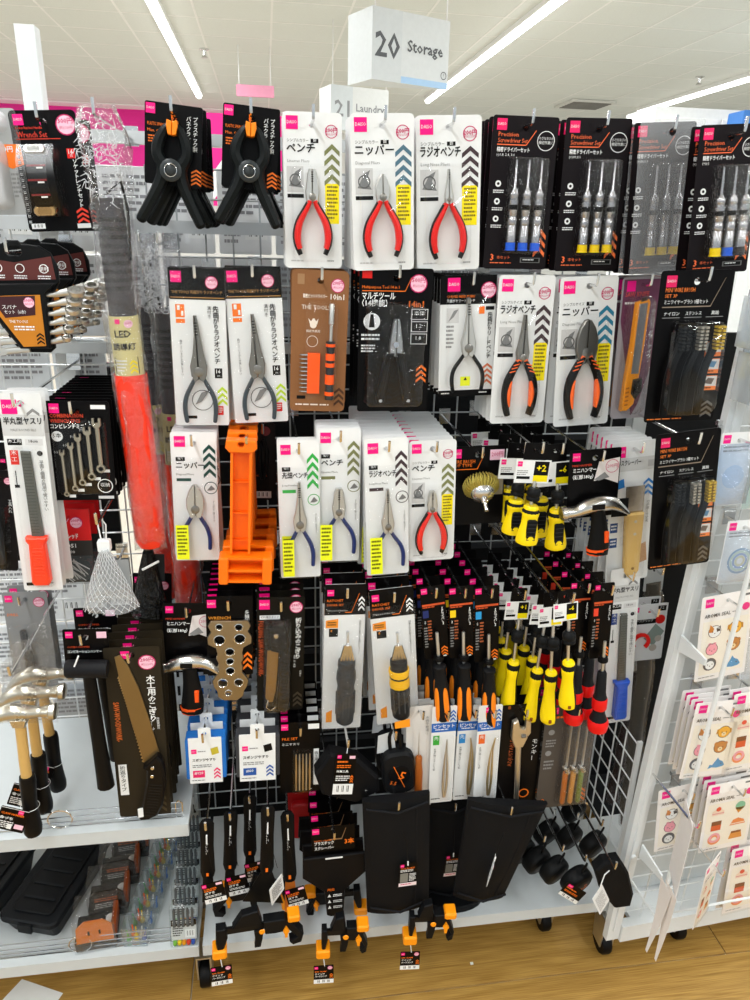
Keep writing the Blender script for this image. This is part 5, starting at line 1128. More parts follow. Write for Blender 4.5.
# ratchet drivers in bags
def ratchet_bag(col, capcol, dark):
    def build(w, h, hz):
        r = empty('ratchet_driver_bag'); c = card(r, w, h, PAPER, hz, .003, .0045); P = Pen(w, h, hz)
        P.r(0, 0, 1, .20, CARDB, 1); P.logo(.06, .035, .16); P.t('RATCHET', .06, .095, .09, ORNG, mw=.4); P.t('DRIVER SET', .06, .125, .08, ORNG, mw=.4); P.t('ラチェットドライバー', .06, .165, .06, PAPER, mw=.5); P.poly([(.5, .185), (.66, .185), (.84, .06), (.83, .06), (.655, .18), (.5, .18)], ORNG, 2); P.chev(.82, .08, .97, .17, 3, PAPER)
        P.poly([(.04, .235), (.34, .225), (.34, .285), (.04, .285)], mat('#ff9a1e'), 1); P.r(.12, .29, .34, .345, INK, 1); P.t('8', .16, .295, .09, mat('#ff9a1e')); P.lines(.08, .245, .3, .275, 2, INK, 2); P.tv('回転方向を切替できる便利なドライバー', .88, .24, .055, INK, step=.95); P.poly([(.1, .88), (.25, .86), (.25, .95), (.1, .95)], mat('#ff9a1e'), 1); P.obj('printed_design', c)
        cx = w*.05; Z = lambda v: hz-v*h; y = -.0205; L = h
        b = MB(); b.lathe([(.002, 0), (.0028, .002), (.0028, L*.20)], (cx, y, Z(.27)), (0, 0, -1), CHROME, 8); d = b.obj('driver_shaft', r)
        for k in range(5): q = MB(); a = -.5+k*.25; q.tube([(cx+math.sin(a)*.010, y-.006, Z(.355)), (cx+math.sin(a)*.024, y-.006, Z(.455))], .0026, CHROME, 6); q.obj('bit', d)
        b = MB(); prof = [(.010, 0), (.016, .003), (.0165, L*.04), (.0150, L*.06), (.0175, L*.08), (.0185, L*.13), (.0155, L*.18), (.0175, L*.24), (.0175, L*.38), (.0165, L*.43), (.012, L*.445)]
        b.lathe(prof, (cx, y, Z(.46)), (0, 0, -1), mat('#34373a' if not dark else '#202224', .4), 14); hd = b.obj('handle', r)
        for k in range(10):
            a = 2*PI*k/10; q = MB(); q.tube([(cx+.0172*math.cos(a), y+.0172*math.sin(a), Z(.46)-L*.22), (cx+.0172*math.cos(a), y+.0172*math.sin(a), Z(.46)-L*.38)], .0015, mat('#3b3e41', .45), 5)
            q.obj('grip_rib', hd)
        if col: q = MB(); q.lathe([(.0190, 0), (.0200, .003), (.0180, L*.055), (.0198, L*.10), (.0190, L*.125)], (cx, y, Z(.46)-L*.075), (0, 0, -1), mat(col, .35), 14); q.obj('ratchet_collar', hd)
        if capcol: q = MB(); q.prism([(cx-.016, Z(.94)), (cx+.013, Z(.94)), (cx+.013, Z(.88)), (cx-.016, Z(.89))], -.0405, -.0398, mat(capcol)); q.obj('front_sticker', r)
        b = MB(); n = 10; vs = []; fs = []
        for j in range(n+1):
            for i in range(n+1):
                u, v = i/n, j/n; q_ = math.sin(PI*u)*math.sin(PI*v); vs.append((-w/2-.002+u*(w+.004), -.0022-.041*max(0, q_)**.5-.0018*math.sin(9*u+13*v)*q_, hz-.001-.034-v*(h-.032)))
        for j in range(n):
            for i in range(n): a = j*(n+1)+i; fs.append((a, a+n+1, a+n+2, a+1))
        b.add(vs, fs, clear('bag_crisp', .08, '#fafafa', .12, .6, 45), True); b.obj('clear_sleeve', r); return r
    return build
hang(ratchet_bag(None, None, False), 346, 584, 341, 728, 40, 'all grey ratchet driver in a white bag with black header', 'grey ratchet driver bag', 'screwdriver', 1.155, 4, .046, jr=.02)
hang(ratchet_bag('#ffc21a', '#ff9a1e', True), 391, 588, 398, 722, 43, 'ratchet driver with yellow collar in a white bag with black header', 'yellow-collared ratchet driver bag', 'screwdriver', 1.15, 4, .046, jr=.02)

# ---- carded screwdrivers hanging by a header card
def hdr(r, w, h, hz, sqc, vt, chv=True):
    c = card(r, w, h, CARDB, hz, .003, .004); P = Pen(w, h, hz); P.logo(.04, .02, .24); P.r(.04, .235, .96, .262, mat('#d2552a'), 1); P.lines(.06, .27, .7, .30, 1, mat('#d2552a'), 1)
    P.r(.05, .32, .28, .42, sqc, 1); P.tv(vt, .84, .30, .13, PAPER, step=.86, bold=True); P.tv('全長', .12, .46, .07, PAPER); P.lines(.05, .55, .2, .85, 8, GREYT, 1); P.lines(.22, .46, .38, .75, 7, mat('#b8623a'), 1)
    if chv: P.chev(.70, .84, .96, .97, 3, ORNG); P.r(.5, .975, .9, .992, PAPER, 1)
    P.obj('printed_design', c); return c
def lathe_tilt(b, prof, o, ax, m, seg=12): b.lathe(prof, o, ax, m, seg)
def orange_driver(sqc, hh=.54):
    def build(w, h, hz):
        r = empty('screwdriver_pack'); hdr(r, w, h*hh, hz, sqc, '【ドライバー】'); y = -.0165; Z = lambda v: hz-v*h
        b = MB(); b.lathe([(.0025, 0), (.0032, .002), (.0032, h*.35)], (w*.02, -.011, Z(.32)), (0, 0, -1), STEEL, 8); d = b.obj('shaft', r)
        q = MB(); q.lathe([(.009, 0), (.010, .003), (.010, .008), (.006, .011)], (w*.02, -.012, Z(.50)), (0, 0, -1), BLACK, 10); q.obj('shaft_clip', d)
        b = MB(); Lh = h*.44; b.lathe([(.0100, 0), (.0125, .002), (.0125, .006), (.0108, .010), (.0120, Lh*.25), (.0150, Lh*.5), (.0168, Lh*.75), (.0163, Lh*.9), (.013, Lh*.98), (.007, Lh)], (w*.02, y, Z(.56)), (0, 0, -1), mat('#17181a', .5), 12); hd = b.obj('handle', r)
        for g, a in ((1, .35), (-1, .9)):
            q = MB(); pts = []; 
            for t in (.36, .42, .55, .7, .85, .95): pts.append((w*.02+g*math.sin(a)*(.0125+.0042*t), y-math.cos(a)*(.0125+.0042*t), Z(.56)-Lh*t))
            q.tube(pts, [.0015, .0048, .0056, .0058, .0050, .0015], mat('#ff8a1a', .4), 8, ry=.0024, up=(math.sin(a)*g, -math.cos(a), 0)); q.obj('orange_grip', hd)
        return r
    return build
for xt, xb, yb, sq, lab, sp, n in ((432, 441, 714, '#1b2a66', 'orange and black screwdriver on card with navy square, nearest the ratchet drivers', 'navy-square orange screwdriver', 6), (461, 462, 713, '#ffd21a', 'orange and black screwdriver on card with yellow square', 'yellow-square orange screwdriver', 6), (487, 486, 720, '#2a9ad8', 'orange and black screwdriver on card with sky blue square', 'blue-square orange screwdriver', 6)):
    hang(orange_driver(mat(sq)), xt, 586, xb, yb, 24, lab, sp, 'screwdriver', 1.15, n, .040, hz=.012, jr=.008, jx=.0, unit='driver')
def yellow_driver(stub, num):
    def build(w, h, hz):
        r = empty('screwdriver_pack'); hh = .26 if not stub else .40; c = card(r, w, h*hh, CARDB, hz, .003, .004); P = Pen(w, h*hh, hz); P.r(-.28, .42, 1.28, 1.0, PAPER, 1); P.logo(-.22, .46, .22); P.lines(-.2, .68, .3, .82, 3, GREYT, 2); P.r(-.2, .83, .4, .9, INK, 2); P.r(.55, .45, 1.2, .8, INK, 2); P.t(num, .87, .52, .42, YEL, 'c', bold=True, mw=.55); P.r(.55, .8, 1.2, .96, YEL, 2); P.obj('printed_design', c)
        bk = MB(); x = w*.78; bk.prism([(-x, hz-h*hh*.42), (x, hz-h*hh*.42), (x, hz-h*hh*1.0), (-x, hz-h*hh*1.0)], -.0003, .0009, PAPER); bk.obj('white_tag', c)
        Yv = mat('#ffdc0a', .35); Z = lambda v: hz-v*h; y = -.014; cx = w*.05; Kb = mat('#141516', .5)
        b = MB(); zt_ = Z(hh*.9); zh = Z(.58 if not stub else .60); b.lathe([(.0025, 0), (.003, .002), (.003, zt_-zh+.004)], (cx, y+.003, zt_), (0, 0, -1), STEEL, 8); d = b.obj('shaft', r)
        q = MB(); q.lathe([(.008, 0), (.0115, .004), (.012, .012), (.0105, .015), (.012, .018), (.011, .022)], (cx, y, zt_-(zt_-zh)*.25), (0, 0, -1), Kb, 12); q.obj('hanger_clip', d)
        Lh = zh-Z(1.0); k = 1.28 if stub else 1.06
        b = MB(); b.lathe([(.0085*k, 0), (.0105*k, .003), (.0105*k, .006)], (cx, y, zh), (0, 0, -1), Yv, 12); b.lathe([(.0095*k, .006), (.0120*k, .010), (.0110*k, Lh*.2), (.0092*k, Lh*.32), (.0105*k, Lh*.5), (.0135*k, Lh*.75), (.0140*k, Lh*.9), (.0125*k, Lh*.97), (.008, Lh)], (cx, y, zh), (0, 0, -1), Kb, 14); hd = b.obj('handle', r)
        # yellow front shell
        prof = [(.0100, .13), (.0115, .18), (.0108, .27), (.0100, .36), (.0112, .5), (.0142, .75), (.0150, .88), (.0142, .96), (.0100, 1.0)]
        q = MB(); vs = []; n = 8; a0, a1 = (-2.0, .45) if not stub else (-1.6, 1.6)
        for rr, t in prof:
            for i in range(n+1): a = a0+(a1-a0)*i/n; sh = 1.0; vs.append((cx+rr*k*1.04*math.sin(a), y-rr*k*1.04*math.cos(a), zh-Lh*t))
        fs = [(j*(n+1)+i, (j+1)*(n+1)+i, (j+1)*(n+1)+i+1, j*(n+1)+i+1) for j in range(len(prof)-1) for i in range(n)]
        q.add(vs, fs, Yv, True); sh_ = q.obj('yellow_shell', hd)
        if stub:
            q = MB(); q.prism(rrect(cx-.0085, cx+.0085, zh-Lh*.88, zh-Lh*.30, .004), y-.0180, y-.013, Kb, ch=.0015)
            for i in range(5): q.box(cx-.0075, cx+.0075, y-.0187, y-.0175, zh-Lh*(.40+.1*i)-.0012, zh-Lh*(.40+.1*i), mat('#25272a'))
            o = q.obj('grip_pad', sh_)
        else:
            q = MB(); q.prism(rrect(cx-.006, cx-.0005, zh-Lh*.93, zh-Lh*.86, .0015), y-.0165, y-.0140, mat('#8a4a12')); q.obj('emblem', sh_)
        return r
    return build
for xt, yt, xb, yb, num, lab, sp, n, Y in ((520, 588, 505, 703, '+1', 'yellow and black screwdriver with white +1 tag, left of the +2 ones', 'yellow screwdriver under the leftmost white tag', 5, 1.155), (547, 590, 526, 715, '+2', 'long yellow and black screwdriver hanging askew from left +2 tag', 'askew yellow screwdriver', 5, 1.145), (552, 592, 545, 717, '+2', 'yellow and black screwdriver hanging straight in front under white +2 tag', 'straight yellow screwdriver', 1, 1.10), (566, 590, 564, 702, '-6', 'yellow and black screwdriver with yellow tag beside the red-banded drivers', 'yellow screwdriver beside the red-banded ones', 1, 1.055)):
    hang(yellow_driver(False, num), xt, yt, xb, yb, 15, lab, sp, 'screwdriver', Y, n, .04, hz=.012, jr=.015, jx=.002, unit='one')
for xt, yt, xb, yb, num, lab, sp, n, Y, in ((520, 443, 508, 530, '+2', 'stubby yellow and black screwdriver with ribbed pad, left of the front pair', 'left stubby yellow screwdriver', 4, 1.17), (537, 443, 522, 540, '+2', 'stubby yellow screwdriver hanging lowest on the left stubby hook', 'lower left stubby screwdriver', 1, 1.12), (556, 444, 551, 545, '-6', 'stubby yellow and black screwdriver with ribbed pad beside the mini hammer', 'right stubby yellow screwdriver', 5, 1.16)):
    hang(yellow_driver(True, num), xt, yt, xb, yb, 22, lab, sp, 'screwdriver', Y, n, .06, hz=.012, jr=.05, jx=.005, unit='driver')
def red_driver(w, h, hz):
    r = empty('screwdriver_pack'); hdr(r, w, h*.52, hz, mat('#e8442a'), '【ドライバー】'); y = -.0195; Z = lambda v: hz-v*h; cx = 0; Rr = mat('#e81414', .32); Kb = mat('#1b1c1e', .45)
    b = MB(); b.lathe([(.0025, 0), (.003, .002), (.003, h*.34)], (cx, y, Z(.36)), (0, 0, -1), STEEL, 8); d = b.obj('shaft', r)
    q = MB(); q.lathe([(.008, 0), (.0095, .004), (.0095, .010), (.007, .012)], (cx, y+.002, Z(.47)), (0, 0, -1), BLACK, 10); q.obj('shaft_clip', d)
    L = h*.43; b = MB(); b.lathe([(.006, 0), (.0085, .004), (.0100, L*.35), (.0115, L*.42), (.0130, L*.44), (.0130, L*.64), (.0110, L*.66), (.0120, L*.72), (.016, L*.80), (.0185, L*.86), (.019, L*.95), (.013, L)], (cx, y, Z(.57)), (0, 0, -1), Kb, 14); hd = b.obj('handle', r)
    q = MB(); q.lathe([(.0134, 0), (.0142, .002), (.0142, L*.17), (.0128, L*.19)], (cx, y, Z(.57)-L*.45), (0, 0, -1), Rr, 14); q.obj('red_band', hd)
    q = MB(); q.lathe([(.0178, 0), (.0200, L*.04), (.0196, L*.12), (.0180, L*.185), (.012, L*.20)], (cx, y, Z(.57)-L*.82), (0, 0, -1), Rr, 14); q.obj('red_butt', hd); return r
hang(red_driver, 582, 581, 569, 714, 21, 'red-banded black screwdriver on black card, left of two', 'left red-banded screwdriver', 'screwdriver', 1.12, 4, .046, hz=.012, jr=.003, unit='driver')
hang(red_driver, 605, 583, 593, 722, 19, 'red-banded black screwdriver on black card, beside blue-handled file', 'right red-banded screwdriver', 'screwdriver', 1.097, 4, .046, hz=.012, jr=.003, unit='driver')

# ================================================================== row 5
def sanding_block(body, numcol, num):
    def build(w, h, hz):
        r = empty('sanding_block_pack'); b = MB(); Z = lambda v: hz-v*h; D = .030
        b.box(-w*.5, w*.5, -.0008, .0008, Z(.92), Z(.16), PAPER); b.prism(rrect(-w*.19, w*.19, Z(.17), hz, .003), -.0008, .0008, PAPER, holes=[circ(0, 0, .004, 10)]); c = b.obj('white_sleeve', r)
        q = MB(); q.prism(rrect(-w*.60, w*.62, Z(.86), Z(.20), .003, 2), .0010, D, body, ch=.001); q.obj('sanding_sponge', r)
        P = Pen(w, h, hz, -.001); P.logo(.08, .34, .16); P.lines(.28, .37, .6, .4, 1, GREYT); P.poly([(.66, .34), (.88, .31), (.92, .42), (.70, .45)], mat('#c9b83a') if num == '#120' else INK, 2); P.t('スポンジやすり', .1, .50, .12, INK, mw=.7, bold=True); P.lines(.1, .6, .7, .66, 2, GREYT)
        P.r(.1, .70, .46, .82, numcol, 1); P.t(num, .28, .715, .13, PAPER, 'c', bold=True, mw=.32); P.chev(.74, .66, .94, .84, 3, numcol); P.lines(.05, .86, .6, .88, 1, INK); P.obj('printed_design', c); return r
    return build
hang(sanding_block(mat('#1f6fc4', .6), mat('#e8246a'), '#120'), 204, 728, 207, 787, 33, 'white sleeve with blue sanding sponge and pink 120 badge', 'blue sanding sponge pack', 'sandpaper', 1.125, 6, .045, hz=.012)
hang(sanding_block(mat('#3a3c40', .6), mat('#2456a8'), '#60'), 257, 724, 258, 785, 36, 'white sleeve with dark sanding sponge and blue 60 badge', 'dark sanding sponge pack', 'sandpaper', 1.13, 6, .045, hz=.012)
def file_set(w, h, hz):
    r = empty('needle_file_set'); c = card(r, w, h, CARDB, hz, .003, .004); P = Pen(w, h, hz); P.logo(.04, .02, .17); P.r(.70, .03, .97, .10, PAPER, 1); P.t('FILE SET', .06, .2, .11, ORNG, mw=.5, lay=3); P.t('ミニヤスリ', .06, .28, .09, PAPER, mw=.5); P.r(.84, .38, .97, .9, PAPER, 1); P.tv('鉄工用', .905, .42, .1, INK); P.obj('printed_design', c)
    for k in range(5): q = MB(); x = w*(-.10+.085*k); q.tube([(x, -.006, hz-h*.42), (x, -.006, hz-h*.66), (x, -.006, hz-h*.94)], [.0012, .0022, .0016], STEEL if k % 2 else mat('#cdb898', .38, 1), 6); q.obj('needle_file', r)
    blister(r, -w*.22, w*.34, hz-h*.97, hz-h*.36, .014, .003, .005); return r
hang(file_set, 300, 722, 300, 792, 40, 'needle file set on black card below the folding saw', 'needle file set', 'file', 1.14, 6, .026, hz=.012)
# tape measures and cord packs
def tape_measure(w, h, hz):
    r = empty('tape_measure'); b = MB(); Z = lambda v: hz-v*h; R = w*.5
    b.prism(rrect(-w*.36, w*.5, Z(1.0), Z(.32), R*.62, 6), -.020, .012, mat('#141517', .45), ch=.005); body = b.obj('case', r)
    q = MB(); q.lathe([(R*.60, 0), (R*.58, .0015)], (w*.07, -.0202, Z(.66)), (0, -1, 0), mat('#0c0c0e', .35), 20); f = q.obj('round_face', body)
    P = Pen(w, h, hz, -.0222); P.t('5', .70, .60, .34, ORNG, 'c', bold=True, rot=-.4); P.t('5.5', .42, .74, .15, ORNG, 'c', rot=-.4); P.poly([(.42, .50), (.435, .495), (.70, .86), (.685, .865)], ORNG, 2); P.obj('printed_dial', f)
    q = MB(); q.tube(sm([(0, 0, .004), (.012, -.004, -.01), (.01, -.006, Z(.34)), (-.006, -.004, Z(.36)), (-.008, -.002, -.01), (0, 0, .004)], 3), .0035, RUB, 6, ry=.0012); q.obj('wrist_strap', r)
    q = MB(); q.prism([(-w*.46, Z(.38)), (-w*.40, Z(.10)), (w*.02, Z(.05)), (w*.04, Z(.36))], .0, .001, mat('#c9ccce', .5)); q.obj('backing_card', r); return r
hang(tape_measure, 393, 728, 396, 788, 37, 'round black tape measure with orange 5 and grey card, below yellow-collared bag', 'black tape measure', 'tape measure', 1.13, 2, .06, hz=.008)
def tag_card(w, h, hz, r, name='hang_tag', bar=True, y=-.022):
    b = MB(); b.prism(rrect(-w/2, w/2, hz-h, hz, .003), y, y+.0008, CARDB); c = b.obj(name, r); P = Pen(w, h, hz, y-.0002); P.logo(.06, .03, .2); P.r(.66, .05, .94, .12, PRICEP, 1); P.lines(.08, .17, .78, .25, 1, ORNG); P.lines(.08, .27, .8, .36, 2, ORNG); P.t('作業工具', .08, .40, .15, PAPER, mw=.6, bold=True); P.lines(.08, .53, .8, .68, 3, PAPER)
    if bar: P.bars(.0, .74, 1, 1.0, 1)
    P.chev(.80, .52, .95, .7, 3, ORNG); P.obj('printed_tag', c); return c
def pouch_small(w, h, hz):
    r = empty('tool_pouch'); b = MB(); b.prism([(-w*.9, hz-h*.55), (-w*.5, hz-h*.2), (w*.4, hz-h*.3), (w*1.1, hz-h*.6), (w*1.2, hz-h*.85), (w*.5, hz-h*1.05), (-w*.6, hz-h*.9)], -.018, .012, mat('#0d0d0f', .55), ch=.006); b.obj('leather_body', r)
    q = MB(); q.lathe([(.003, 0), (.0025, .001)], (w*.75, -.0182, hz-h*.82), (0, -1, 0), CHROME, 8); q.obj('rivet', r)
    q = MB(); q.tube([(0, 0, .003), (.002, -.010, -.012), (0, -.019, -.024)], .0008, PAPER, 5); q.obj('tag_string', r)
    T = MB(); tag_card(w*.62, h*.68, -.018, r, y=-.0205); return r
hang(pouch_small, 347, 736, 340, 795, 32, 'black leather tool pouch with large white barcode tag below grey ratchet bag', 'small black tool pouch', 'pouch', 1.12, 1, hz=.006)
# awl and tweezers
def awl_card(w, h, hz):
    r = empty('awl_pack'); c = card(r, w, h, mat('#d9d6d2', .4), hz, .003, .004); P = Pen(w, h, hz); P.tv('木柄千枚通し', .78, .1, .14, GREYT); P.lines(.1, .9, .4, .94, 1, GREYT); P.obj('printed_design', c)
    x = -w*.05; b = MB(); b.lathe([(.0004, 0), (.0015, h*.25)], (x, -.009, hz-h*.22), (0, 0, -1), STEEL, 6); s_ = b.obj('spike', r)
    q = MB(); L = h*.52; q.lathe([(.005, 0), (.0070, .003), (.0065, L*.12), (.0086, L*.3), (.0080, L*.6), (.0092, L*.85), (.008, L*.96), (.004, L)], (x, -.0105, hz-h*.45), (0, 0, -1), mat('#a5551c', .35), 12); q.obj('wooden_handle', s_)
    blister(r, -w*.35, w*.28, hz-h*.985, hz-h*.16, .0205, .003, .004); return r
hang(awl_card, 420, 706, 418, 806, 26, 'wood-handled awl on pale grey card beside the tweezers', 'awl card', 'awl', 1.13, 4, .022, hz=.012)
def tweezers_card(mk, shape):
    def build(w, h, hz):
        r = empty('tweezers_pack'); c = card(r, w, h, CARDW, hz, .004, .004); P = Pen(w, h, hz); B = mat('#1f62b8'); P.logo(.3, .02, .24); P.chev(.74, .04, .96, .15, 3, B); P.r(0, .165, 1, .255, B, 1); P.t('ピンセット', .5, .18, .2, PAPER, 'c', mw=.85, bold=True); P.lines(.15, .225, .85, .245, 1, PAPER, 2)
        P.r(.08, .29, .34, .385, mk, 1); P.t('先', .21, .30, .2, PAPER, 'c'); P.tv('先端が細いステンレス製', .17, .42, .10, INK); P.lines(.1, .95, .6, .97, 1, INK); P.obj('printed_design', c)
        S = mat('#cbb98e', .40, .9) if shape else STEEL; cx = w*.12
        for g in (1, -1):
            q = MB(); k = .010*shape; q.tube(sm([(cx+g*.0004-k, -.006, hz-h*.32), (cx+g*.0016-k*.2, -.006, hz-h*.45), (cx+g*.0034, -.006, hz-h*.62), (cx+g*.0036, -.006, hz-h*.8), (cx+g*.0012, -.006, hz-h*.925)], 3), lerpl([.0007, .0014, .0024, .0026, .0022], 13), S, 6, ry=.0016); q.obj('tweezer_arm', r)
        blister(r, -w*.14, w*.42, hz-h*.95, hz-h*.29, .012, .002, .004); return r
    return build
hang(tweezers_card(mat('#3aa83a'), 0), 445, 706, 440, 802, 24, 'straight tweezers on white card with blue band and green square', 'green-square tweezers', 'tweezers', 1.125, 4, .022, hz=.012)
hang(tweezers_card(mat('#2a8ad0'), .5), 472, 705, 464, 799, 24, 'tweezers on white card with blue band and light blue square', 'blue-square tweezers', 'tweezers', 1.135, 4, .022, hz=.012)
hang(tweezers_card(mat('#e86a2a'), -.6), 491, 705, 484, 800, 23, 'bent tweezers on white card with blue band and orange square', 'orange-square tweezers', 'tweezers', 1.12, 4, .022, hz=.012)
def adjustable(w, h, hz):
    r = empty('adjustable_spanner_pack'); c = card(r, w, h, mat('#120f0d', .35), hz, .003, .004); P = Pen(w, h, hz); P.t('ADJUSTABLE', .28, .55, .13, mat('#b0562a'), mw=.7, rot=PI/2*.98); P.tv('モンキー', .86, .32, .14, PAPER); P.ring(.72, .82, .12, .03, ORNG); P.lines(.3, .95, .8, .98, 1, PAPER); P.obj('printed_design', c)
    S = mat('#ddd6c8', .38, 1); b = MB(); x = 0; Z = lambda v: hz-v*h
    b.tube([(x-.004, -.010, Z(.30)), (x, -.010, Z(.60)), (x+.003, -.010, Z(.90))], [.0060, .0058, .0052], S, 8, ry=.0035); b.prism([(x-.020, Z(.12)), (x-.010, Z(.10)), (x-.004, Z(.17)), (x+.004, Z(.18)), (x+.007, Z(.16)), (x+.012, Z(.26)), (x+.004, Z(.34)), (x-.012, Z(.34)), (x-.020, Z(.26))], -.016, -.005, S, ch=.0015); m_ = b.obj('spanner_body', r)
    q = MB(); q.prism([(x+.006, Z(.10)), (x+.016, Z(.12)), (x+.018, Z(.22)), (x+.012, Z(.25)), (x+.007, Z(.18))], -.0155, -.0055, S, ch=.0012); q.obj('movable_jaw', m_)
    q = MB(); q.lathe([(.0035, 0), (.004, .002), (.004, .007), (.0035, .009)], (x-.002, -.0165, Z(.235)), (1, 0, 0), DSTEEL, 8); q.obj('thumb_screw', m_)
    q = MB(); q.prism([(x-.006, Z(.89)), (x+.002, Z(.86)), (x+.012, Z(.90)), (x+.012, Z(.96)), (x+.006, Z(.93)), (x+.003, Z(.97)), (x-.004, Z(.96))], -.015, -.006, S, ch=.0012); q.obj('open_end', m_); return r
hang(adjustable, 522, 704, 512, 812, 44, 'chrome adjustable spanner on black card right of the tweezers', 'adjustable spanner card', 'spanner', 1.125, 3, .03, hz=.012)
def nut_drivers(w, h, hz):
    r = empty('chisel_set_pack'); c = card(r, w, h, mat('#4b4540', .4), hz, .003, .004); P = Pen(w, h, hz); P.logo(.1, .02, .14); P.lines(.08, .1, .7, .14, 1, ORNG); P.circ(.15, .25, .06, GREYT); P.circ(.13, .45, .06, GREYT); P.lines(.06, .32, .26, .4, 3, GREYT); P.lines(.06, .52, .26, .62, 3, GREYT); P.t('2', .1, .9, .14, ORNG); P.chev(.80, .82, .97, .95, 3, ORNG); P.obj('printed_design', c)
    for k, cc in enumerate(('#c0641c', '#d59446', '#7a8a3a')):
        x = w*(-.02+.155*k); Z = lambda v: hz-v*h; b = MB(); b.lathe([(.004, 0), (.0042, .004), (.0026, .006), (.0026, h*.42)], (x, -.010, Z(.14)), (0, 0, -1), STEEL, 8); s_ = b.obj('shaft', r)
        q = MB(); q.lathe([(.0048, 0), (.0055, .002), (.0052, h*.30), (.004, h*.31)], (x, -.010, Z(.62)), (0, 0, -1), mat(cc, .35), 10); q.obj('coloured_handle', s_)
        for j in range(3): q = MB(); q.lathe([(.0075-.001*j, 0), (.008-.001*j, .003), (.006, .005)], (x+(j-1)*.002, -.012, Z(.55)-.006*j), (.3*(j-1), 0, -1), CHROME, 8); q.obj('socket_bit', s_)
    blister(r, -w*.16, w*.42, hz-h*.94, hz-h*.10, .020, .003, .006, m=clear('blister_shine', .12, '#f2f3f5', .10, .35, 70)); return r
hang(nut_drivers, 573, 704, 560, 806, 50, 'small drivers with amber and green handles on brown-grey card', 'amber and green driver card', 'screwdriver set', 1.115, 4, .03, hz=.012)
# red pliers pack at right, behind blue file
def clamp_pack(w, h, hz):
    r = empty('clip_pack'); c = card(r, w, h, CARDW, hz, .004); P = Pen(w, h, hz); P.r(0, 0, 1, .12, mat('#e9e9ea'), 1); P.logo(.03, .04, .15); P.r(.72, .04, .95, .13, INK, 2); P.t('7.2', .83, .05, .1, PAPER, 'c'); P.r(.04, .26, .7, .34, INK, 2); P.t('ホースクリップ', .06, .265, .08, PAPER, mw=.6); P.circ(.82, .28, .14, RED, 2); P.poly([(.4, .6), (.7, .35), (.98, .5), (.7, .75)], mat('#8a9a92'), 1); P.circ(.7, .78, .11, mat('#b9b2a8'), 2); P.circ(.82, .62, .1, mat('#b9b2a8'), 2); P.obj('printed_design', c)
    b = MB(); cx, cz = -w*.22, hz-h*.62; b.tube([(cx+.017*math.cos(a), -.008, cz+.017*math.sin(a)) for a in [(-.9+i*.42) for i in range(12)]], .0042, RED, 8); b.obj('red_clip', r); return r
hang(clamp_pack, 651, 604, 644, 660, 34, 'small white card with red round clips behind the blue file', 'red clip card', 'clip', 1.235, 2, .03)
# long tubes in translucent plastic at the right end
for k, (xt, yt, xb, yb, hw, Y, col, lab) in enumerate(((655, 570, 626, 822, .022, 1.30, '#5e564a', 'long brownish goods in clear plastic sleeve at the right end, front one'), (640, 660, 612, 800, .018, 1.36, '#33211f', 'long dark red goods in clear plastic sleeve, behind the brownish one'))):
    A = at(xt, yt, Y); B = at(xb, yb, Y); r = empty('sleeved_rod', A); d = (B-A).normalized(); r.rotation_euler = (0, math.asin(max(-1, min(1, -d.x))), 0); L = (B-A).length
    b = MB(); n = 22; pts = [(.003*math.sin(i*.9), .002*math.cos(i*1.3), -.03-(L-.03)*i/n) for i in range(n+1)]; b.tube(pts, hw*.8, mat(col, .5, bump=.5, bscale=60), 10, ry=.012); b.obj('rolled_goods', r)
    b = MB(); b.tube([(x, y-.002, z) for x, y, z in pts], [hw*(.3 if i == 0 else 1+.06*math.sin(i*2.1)) for i in range(n+1)], clear('bag_crisp', .08, '#fafafa', .12, .6, 45), 12, ry=.017); b.obj('clear_sleeve', r)
    q = MB(); q.prism(rrect(-hw*1.0, hw*1.0, -.05, .012, .002), .0, .001, mat('#e3e3e0'), holes=[circ(0, 0, .0045, 10)]); q.obj('header_card', r)
    tag(r, lab, 'goods'); hook(Vector((A.x, YM, A.z+.002)), YM-Y+.03, 0, 'front brownish sleeve' if k == 0 else 'rear dark red sleeve')

